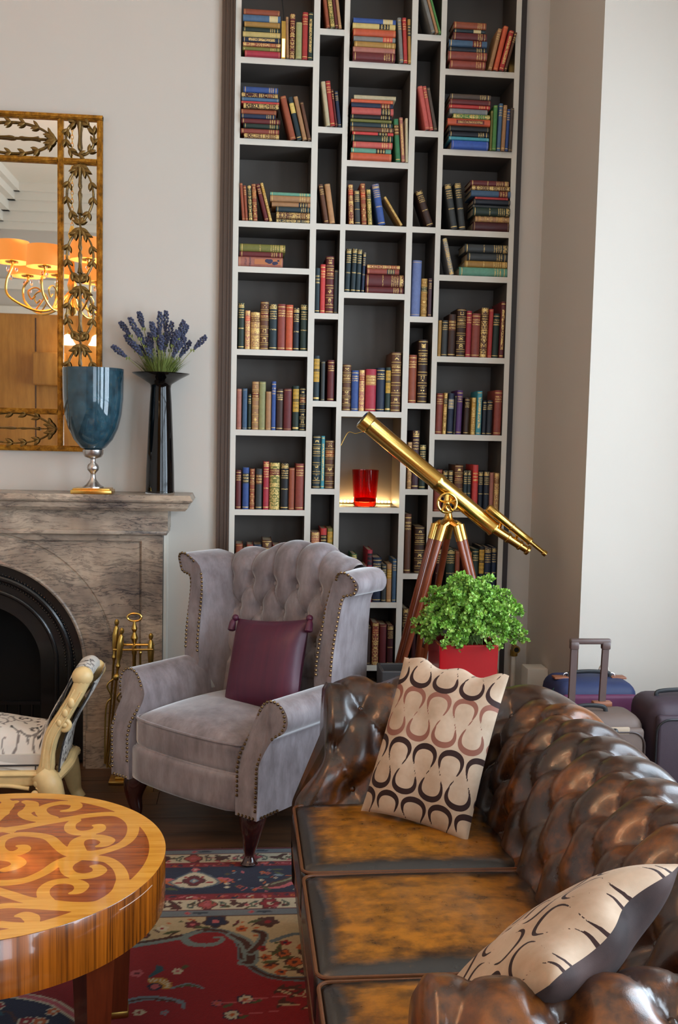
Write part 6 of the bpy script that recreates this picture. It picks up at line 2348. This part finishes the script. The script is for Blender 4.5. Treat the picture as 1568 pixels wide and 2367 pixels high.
# outside of the end
vs, us, ws = [], [], []
E2 = spline([(x, 0, z) for x, z in prof_end(0)], 75)
for i, p in enumerate(E2):
    for j in range(60):
        v = -1 + 2 * j / 59
        vs.append((p.x + .040 + .014 * (1 - v * v), v * D2 * .95, p.z))
        us.append(i * .0052)
        ws.append(v * D2)
fs = [(i * 60 + j, (i + 1) * 60 + j, (i + 1) * 60 + j + 1, i * 60 + j + 1) for i in range(len(E2) - 1) for j in range(59)]
me = MB().add(vs, fs).mesh('end_cover', M['toile'], 180)
toile(me, us, ws, 9)
new_obj('end_cover', me, bn)
M['plain_cloth'] = pmat('plain_cloth', '#cfc8be', .8)
MB().box((-1.0, -D2 + .012, .24), (-.03, D2 - .012, .30)).obj('seat_padding', M['plain_cloth'], bn, 0)
for s in (-1, 1):
    y = s * D2
    # gilded frame of the end: S-curve with a rolled top
    P = spline([(-.035, y, .21), (-.018, y, .26), (-.012, y, .32), (.004, y, .385), (.045, y, .455), (.088, y, .53 - (.03 if s > 0 else 0)), (.116, y, .592 - (.05 if s > 0 else 0))], 36)
    k = len(P)
    m = MB()
    m.tube(P, list(np.interp(np.linspace(0, 1, k), [0, .3, .55, .8, 1], [.034, .026, .028, .026, .030])), 12)
    m.ball((.112, y, .600 - (.05 if s > 0 else 0)), .038, 14, 10, 0, None, (1.05, .9, 1))
    for off in (-.012, .012):
        m.tube([p_ + Vector((off, -.022, -off * .4)) for p_ in P[6:-4]], .0052, 6)
    for q in range(3):
        m.ball((P[-9 - q * 3].x, y - .026, P[-9 - q * 3].z), .013 - .002 * q, 10, 6, 0, None, (1, .6, 1.5))
    m.obj('scroll_post', M['cream_frame'], bn, 60)
    m = MB()
    m.tube(spline([(.020, y - .004 * s, .415), (.050, y - .012, .400), (.066, y - .012, .420), (.050, y - .012, .440), (.034, y - .012, .425)], 24), [.012] * 20 + [.008] * 5 if False else .0105, 8)
    m.ball((.048, y - .012, .421), .014, 10, 8)
    m.obj('volute', M['cream_frame'], bn, 60)
    # rail with moulded edge
    m = MB()
    m.rbox((-.52, y, .215), (.98, .034, .055), .010, 3)
    m.tube([(-1.0, y - .018, .232), (-.04, y - .018, .232)], .006, 8)
    m.tube(spline([(-1.0, y - .016, .192), (-.5, y - .016, .176), (-.2, y - .016, .192), (-.08, y - .016, .18)], 24), .008, 8)
    m.obj('rail', M['cream_frame'], bn, 50)
    # carved knee and leg
    m = MB()
    P = spline([(-.040, y, .235), (-.012, y - .010, .20), (.008, y - .014, .155), (.022, y - .008, .10), (.030, y, .05), (.050, y - .004, .012)], 30)
    m.tube(P, list(np.interp(np.linspace(0, 1, len(P)), [0, .25, .6, .85, 1], [.044, .048, .033, .024, .026])), 12)
    for q, (dx, dz, r_) in enumerate(((-.045, .205, .017), (-.015, .215, .015), (.015, .205, .013), (-.055, .165, .015), (-.03, .15, .012), (.0, .18, .016), (.018, .14, .010), (.024, .115, .010))):
        m.ball((dx, y - .034, dz), r_, 10, 6, 0, None, (1, .6, 1))
    m.tube(spline([(-.05, y - .034, .19), (-.02, y - .044, .175), (.01, y - .044, .15), (.02, y - .036, .11)], 16), .006, 6)
    m.obj('leg', M['cream_frame'], bn, 60)
# side rail under the end
MB().tube(spline([(.0, -D2, .20), (.045, -D2 * .5, .235), (.05, 0, .25), (.045, D2 * .5, .235), (.0, D2, .20)], 20), .020, 10).obj('end_rail', M['cream_frame'], bn)
# dark gimp along the cloth edges
m = MB()
gp = [(p.x, -D2 * .985, p.z - lerp(.135, .02, sstep(-.05, .0, p.x))) for p in PI_ if p.x > -1]
gp = [(x, y, max(z, .262)) for x, y, z in gp]
m.tube(gp[::2], .0035, 6)
m.tube([(p.x + .044, -D2 * .955, p.z) for p in EP], .003, 6)
m.tube([(EP[0].x + .044, -D2 * .95, EP[0].z), (EP[0].x + .05, D2 * .95, EP[0].z)], .003, 6)
m.obj('gimp_trim', pmat('gimp', '#2c2a2c', .8), bn)
# ------------------------------------------------------------------ brass telescope on its tripod
TY = 4.17
hub = at_y(1037, 1205, TY)
tl = thing('telescope', 'brass telescope with finder scope on a wooden tripod before the bookcase', 'telescope', (hub.x, TY, 0))
TP = lambda x, y, dy=0.0: at_y(x, y, TY + dy) - tl.location
def turned(a, b, prof, name, mat, parent, n=24):
    """lathe between two points; prof = (fraction along, radius)"""
    a, b = Vector(a), Vector(b)
    d = b - a
    L = d.length
    q = Vector((0, 0, 1)).rotation_difference(d.normalized()).to_matrix().to_4x4()
    m = MB()
    m.lathe([(r, f * L) for f, r in prof], n, (0, 0, 0), 0, Matrix.Translation(a) @ q)
    return m.obj(name, mat, parent, 40)
o0, o1 = TP(838, 968), TP(1142, 1222)
tube_ = turned(o0, o1, [(0, .036), (.004, .043), (.05, .043), (.056, .039), (.062, .0385), (.55, .0365), (.556, .039), (.58, .039), (.586, .0365), (.985, .0345), (.99, .037), (1.0, .037)], 'main_tube', M['brass'], tl, 40)
turned(o0 - (o1 - o0).normalized() * .002, o0 + (o1 - o0).normalized() * .01, [(0, .033), (1, .033)], 'lens', M['black_gloss'], tube_)
e1 = TP(1222, 1273)
turned(o1, e1, [(0, .020), (.38, .020), (.39, .024), (.43, .024), (.44, .019), (.72, .019), (.73, .022), (.77, .022), (.78, .016), (.93, .016), (.95, .022), (1, .022)], 'eyepiece', M['brass'], tl)
f0, f1 = TP(1128, 1173, -.03), TP(1262, 1281, -.03)
turned(f0, f1, [(0, .014), (.02, .0185), (.40, .0165), (.405, .019), (.425, .019), (.43, .0165), (.70, .0155), (.71, .018), (.73, .018), (.735, .009), (.95, .009), (.96, .013), (1, .013)], 'finder_scope', M['brass'], tl)
for f_ in (.25, .52):
    a = f0.lerp(f1, f_)
    b = (o1.lerp(e1, .15 if f_ < .4 else .62))
    MB().tube([a, b], .006, 8).obj('finder_bracket', M['brass'], tl)
d_ = (o1 - o0).normalized()
pe = TP(838, 968) + d_ * .02
MB().tube(spline([pe + Vector((-.002, -.03, -.036)), pe + Vector((-.045, -.03, -.05)), TP(805, 1000, -.03), TP(788, 1030, -.03)], 20), .0016, 6).obj('cap_cord', M['brass_old'], tl)
# mount: spoked wheel, yoke, hub
pw_ = TP(1034, 1163, -.045)
m = MB()
wr = .040
m.tube([pw_ + Vector((wr * math.cos(a), 0, wr * math.sin(a))) for a in np.linspace(0, 2 * PI, 33)[:-1]], .006, 8, closed=True)
for k in range(5):
    a = 2 * PI * k / 5 + .3
    m.tube([pw_, pw_ + Vector((wr * math.cos(a), 0, wr * math.sin(a)))], [.009, .011], 6, flat=.5)
m.ball(pw_ + Vector((0, -.008, 0)), .011, 12, 8)
m.obj('spoked_wheel', M['brass'], tl)
MB().tube([pw_ + Vector((0, 0, 0)), pw_ + Vector((.03, .045, .04))], .012, 10).obj('pivot', M['brass'], tl)
hz = hub.z
MB().lathe([(.040, hz - .012), (.042, hz - .004), (.030, hz + .004), (.020, hz + .012), (.015, hz + .028), (.013, hz + .040), (.016, hz + .046)], 24).obj('hub', M['brass'], tl)
MB().tube([(0, 0, hz + .04), pw_ + Vector((0, .045, -.02)), pw_ + Vector((.01, .045, .03))], .011, 10).obj('yoke', M['brass'], tl)
feet = [Vector((-.36, -.13, 0)), Vector((.33, -.17, 0)), Vector((-.11, .33, 0))]
for k, ft_ in enumerate(feet):
    rd = ft_.normalized()
    sd_ = Vector((-rd.y, rd.x, 0))
    top = rd * .045 + Vector((0, 0, hz - .018))
    wdt = .034
    low = ft_ + Vector((0, 0, .0))
    mid_ = top.lerp(low, .60)
    lg = None
    for s in (-1, 1):
        a = top + sd_ * wdt * s
        b = mid_ + sd_ * wdt * .42 * s
        c = top.lerp(low, .70) + sd_ * wdt * .35 * s
        rod = MB().tube([a.lerp(c, .06), a.lerp(c, .5), c], [.0155, .0145, .013], 12).obj('leg_rod', M['tripod'], tl)
        MB().tube([a.lerp(c, -.005), a.lerp(c, .075)], .0175, 14).obj('ferrule', M['brass'], rod)
        MB().tube([Vector((0, 0, hz - .006)) + rd * .02 + sd_ * wdt * s * .8, a.lerp(c, .0)], [.014, .012], 8).obj('clevis', M['brass'], rod)
    m = MB()
    a, b = top.lerp(low, .50), top.lerp(low, .985)
    ax_ = (b - a).normalized()
    for w0, w1, p0, p1 in ((.024, .018, a, b),):
        nrm = ax_.cross(sd_).normalized()
        vs = []
        for p, w_ in ((p0, w0), (p1, w1)):
            for u_, v_ in ((-1, -1), (1, -1), (1, 1), (-1, 1)):
                vs.append(p + sd_ * w_ * u_ * .8 + nrm * .009 * v_)
        m.add(vs, [(3, 2, 1, 0), (4, 5, 6, 7), (0, 1, 5, 4), (1, 2, 6, 5), (2, 3, 7, 6), (3, 0, 4, 7)])
    sl = m.obj('leg_slide', M['tripod'], tl, 0)
    MB().tube([top.lerp(low, .965), low + Vector((0, 0, .001))], [.014, .004], 10).obj('spike', M['brass'], sl)

# ------------------------------------------------------------------ planters and the bushy plant
def planter(name, label, x0, x1, ztop, yc, dep, col, taper=.88, rough=.2, coat=.6):
    o = thing(name, label, 'planter', ((x0 + x1) / 2, yc, 0))
    w = (x1 - x0) / 2
    d = dep / 2
    m = MB()
    rings = []
    for z, k, i in ((0, taper, 0), (ztop, 1, 0), (ztop, 1, .012), (ztop - .06, .97, .012)):
        rings += [(sx * (w * k - i), sy * (d * k - i), z) for sx, sy in ((-1, -1), (1, -1), (1, 1), (-1, 1))]
    fs = [(3, 2, 1, 0)]
    for j in range(3):
        for i in range(4):
            fs.append((j * 4 + i, j * 4 + (i + 1) % 4, (j + 1) * 4 + (i + 1) % 4, (j + 1) * 4 + i))
    m.add(rings, fs)
    ob = m.obj('pot', pmat(name + '_glaze', col, rough, var=.05, coat=coat), o, 0)
    bv = ob.modifiers.new('bevel', 'BEVEL')
    bv.width, bv.segments = .004, 2
    MB().box((-w * .9, -d * .9, ztop - .09), (w * .9, d * .9, ztop - .062)).obj('soil', pmat(name + '_soil', '#241a12', .95, var=.3, vscale=60), o, 0)
    return o
PY_ = 3.665
a, b = at_y(1015, 1490, PY_ - .10), at_y(1152, 1490, PY_ - .10)
planter('red_planter', 'tall glossy red square planter behind the sofa', a.x, b.x, a.z, PY_, b.x - a.x, '#a3121a')
c_ = at_y(883, 1552, 3.56)
planter('dark_planter', 'dark grey tapered planter between armchair and red planter', c_.x, c_.x + .15, c_.z, 3.632, .14, '#322f2f', .82, .45, .1)
pc = Vector(((a.x + b.x) / 2 + .026, PY_, a.z))
plant = thing('boxwood_plant', 'bushy bright green small leaved plant in the red planter', 'plant', pc)
t = NT('small_leaf')
oi = t.coord('Generated')
nz_ = t.noise(t.coord(), 26, 3, .7)
t.set(Base_Color=t.ramp(nz_, [(.30, lin('#4d7d26')), (.5, lin('#83b545')), (.70, lin('#bfdc78'))]), Roughness=.42)
t.b.inputs['Subsurface Weight'].default_value = 0.0
t.b.inputs['Transmission Weight'].default_value = 0.0
M['leaf'] = t.m
M['twig'] = pmat('twig', '#6f8a45', .7)
rl = random.Random(11)
tw, lf = MB(), MB()
C0 = Vector((0, 0, .03))
for k in range(300):
    th = rl.uniform(0, 2 * PI)
    ph = math.asin(rl.uniform(-.10, 1.0))
    R_m = Vector((math.cos(th) * math.cos(ph) * .188, math.sin(th) * math.cos(ph) * .15, .02 + math.sin(ph) * .235))
    R_m *= rl.uniform(.72, 1.04)
    mid_ = Vector((R_m.x * .42, R_m.y * .42, R_m.z * .55 + .05))
    base_ = Vector((rl.uniform(-.05, .05), rl.uniform(-.05, .05), -.05))
    P = spline([base_, mid_, R_m, R_m + Vector((R_m.x * .16, R_m.y * .16, -.012))], 24)
    tw.tube(P[2::3], .0013, 4)
    for i in range(5, len(P)):
        for q in range(3):
            d = (P[i] - P[i - 1]).normalized()
            s = Vector((rl.uniform(-1, 1), rl.uniform(-1, 1), rl.uniform(-.5, 1))).normalized()
            s = (s - d * s.dot(d) * .5).normalized()
            L = rl.uniform(.010, .0165)
            n_ = s.cross(Vector((rl.uniform(-1, 1), rl.uniform(-1, 1), rl.uniform(-1, 1)))).normalized()
            w_ = n_ * L * .36
            p0 = P[i] + s * .002
            up_ = s.cross(n_) * L * .12
            lf.add([p0, p0 + s * L * .45 + w_, p0 + s * L * .8 + w_ * .8 + up_, p0 + s * L + up_, p0 + s * L * .8 - w_ * .8 + up_, p0 + s * L * .45 - w_], [(0, 1, 2, 3), (0, 3, 4, 5)])
stuff(tw.obj('twigs', M['twig'], plant, 0))
stuff(lf.obj('foliage', M['leaf'], plant, 0))

# ------------------------------------------------------------------ luggage behind the sofa
def suit_mat(name, col):
    t = NT(name)
    vec = t.coord()
    t.set(Base_Color=t.mix(t.noise(vec, 7, 3), (*[c * .75 for c in lin(col)], 1), (*[min(1, c * 1.2) for c in lin(col)], 1)), Roughness=.62)
    t.bump(t.noise(vec, 480, 2), .25, .001)
    return t.m
NAVYF, PURP, TAUPE, PLUM, LEATH = suit_mat('navy_nylon', '#1f2c55'), suit_mat('purple_nylon', '#5c1f46'), suit_mat('taupe_cloth', '#5f4d44'), suit_mat('plum_cloth', '#362630'), pmat('tan_leather', '#8a5236', .45, var=.15)
def case(name, label, x0, x1, y0, y1, zt, m_body, m_front, rot_z=0):
    o = thing(name, label, 'suitcase', ((x0 + x1) / 2, (y0 + y1) / 2, 0), rot_z)
    w, d = (x1 - x0), (y1 - y0)
    MB().rbox((0, 0, .03 + (zt - .03) / 2), (w, d, zt - .03), .055, 5).obj('body', m_body, o, 40)
    MB().rbox((0, -d / 2 - .004, .03 + (zt - .07) / 2 + .01), (w - .03, .03, zt - .085), .014, 3).obj('front_panel', m_front, o, 40)
    for sx in (-1, 1):
        MB().tube([(sx * w * .36, -d * .25, .03), (sx * w * .36, -d * .25 + .02, .03)], .03, 16, 0).obj('wheel', M['black_plastic'], o)
    return o, w, d
def piping_rect(o, w, z0, z1, y, mat, r=.004, rc=.05, name='piping'):
    P = []
    for cx_, cz_, a0 in ((w / 2 - rc, z1 - rc, 0), (-w / 2 + rc, z1 - rc, PI / 2), (-w / 2 + rc, z0 + rc, PI), (w / 2 - rc, z0 + rc, 1.5 * PI)):
        for q in range(7):
            a = a0 + PI / 2 * q / 6
            P.append((cx_ + rc * math.cos(a), y, cz_ + rc * math.sin(a)))
    MB().tube(P, r, 7, closed=True).obj(name, mat, o)
def grab(o, x, y, z, L, mat, axis='x'):
    P = [(-L / 2, 0, 0), (-L / 2 + .01, 0, .018), (0, 0, .024), (L / 2 - .01, 0, .018), (L / 2, 0, 0)]
    P = [(x + (p[0] if axis == 'x' else 0), y + (p[0] if axis == 'y' else 0), z + p[2]) for p in P]
    MB().tube(spline(P, 20), .008, 8, flat=.6).obj('grab_handle', mat, o)
zA = at_y(1400, 1568, 3.70).z
xa, xb = at_y(1268, 1610, 3.66).x, at_y(1481, 1640, 3.60).x
o, w, d = case('suitcase', 'navy suitcase with purple front and leather tabs by white wall', xa + .02, xb, 3.605, 3.845, zA, NAVYF, PURP)
piping_rect(o, w - .012, .05, zA - .055, -d / 2 - .014, LEATH)
piping_rect(o, w + .002, .045, zA - .012, -d / 2 + .07, pmat('green_piping', '#1f7a62', .5, var=0), .004)
grab(o, 0, .0, zA - .002, .17, M['black_plastic'])
for sx in (-1, 1):
    MB().rbox((sx * .115, 0, zA - .001), (.06, .045, .008), .003, 2).obj('leather_tab', LEATH, o)
    MB().tube([(sx * .092 + .012 * math.cos(a), 0, zA + .004 + .012 * math.sin(a)) for a in np.linspace(0, 2 * PI, 13)[:-1]], .002, 5, closed=True).obj('ring', M['chrome'], o)
MB().tube([(.07 + .018 * math.cos(a), .03, zA + .020 + .022 * math.sin(a)) for a in np.linspace(0, 2 * PI, 15)[:-1]], .003, 6, closed=True, flat=2.2).obj('tag_loop', M['trim'], o)
MB().rbox((.02, -d / 2 - .022, zA - .16), (.085, .006, .05), .002, 2).obj('leather_patch', LEATH, o)

xr_ = at_y(1490, 1720, 3.30).x
zB = at_y(1440, 1642, 3.36).z
o, w, d = case('suitcase', 'taupe brown suitcase with raised pull handle behind the sofa', xr_ - .31, xr_, 3.28, 3.46, zB, TAUPE, TAUPE)
piping_rect(o, w - .03, .06, zB - .05, -d / 2 - .018, pmat('dark_piping', '#3a2d29', .5, var=0), .004)
MB().rbox((.0, -d / 2 - .014, zB - .045), (.17, .012, .025), .004, 2).obj('zip_band', pmat('beige_zip', '#a28e78', .6), o)
grab(o, -.03, -.02, zB - .002, .12, M['black_plastic'])
ox, oy = o.location.x, o.location.y
HM = pmat('handle_brown', '#56433f', .35, var=.05)
hA, hB = at_y(1328, 1490, oy + .06), at_y(1401, 1490, oy + .06)
posts = []
for px0, px1 in ((hA.x, at_y(1322, 1600, oy + .06).x), (hB.x, at_y(1391, 1630, oy + .06).x)):
    m = MB()
    zt_ = hA.z
    w_ = .0115
    vs = []
    for z, x in ((zB - .02, px1 - ox), (zt_, px0 - ox)):
        vs += [(x - w_, .06 - .007, z), (x + w_, .06 - .007, z), (x + w_, .06 + .007, z), (x - w_, .06 + .007, z)]
    m.add(vs, [(3, 2, 1, 0), (4, 5, 6, 7), (0, 1, 5, 4), (1, 2, 6, 5), (2, 3, 7, 6), (3, 0, 4, 7)])
    m.obj('handle_post', HM, o, 0)
m = MB()
m.rbox(((hA.x + hB.x) / 2 - ox, .06, hA.z + .012), (hB.x - hA.x + .034, .022, .020), .006, 3)
for q in (hA.x, hB.x):
    m.rbox((q - ox, .06, hA.z - .002), (.032, .024, .03), .005, 2)
m.obj('handle_grip', HM, o)
MB().rbox((hB.x - ox - .006, .06, zB + .006), (.07, .03, .018), .004, 2).obj('handle_socket', LEATH, o)
MB().ball((.03, -d / 2 - .024, zB - .045), .011, 10, 6).obj('padlock', M['black_plastic'], o)

xc = at_y(1490, 1660, 3.30).x
zC = at_y(1540, 1612, 3.36).z
o, w, d = case('suitcase', 'dark plum suitcase at right edge beside the white wall', xc + .015, xc + .40, 3.27, 3.50, zC, PLUM, PLUM)
piping_rect(o, w - .02, .05, zC - .05, -d / 2 - .020, M['black_plastic'], .004)
MB().rbox((0, -d / 2 - .024, .17), (w - .07, .012, .22), .008, 3).obj('pocket', PLUM, o)
grab(o, -.02, 0, zC - .002, .22, M['black_plastic'])
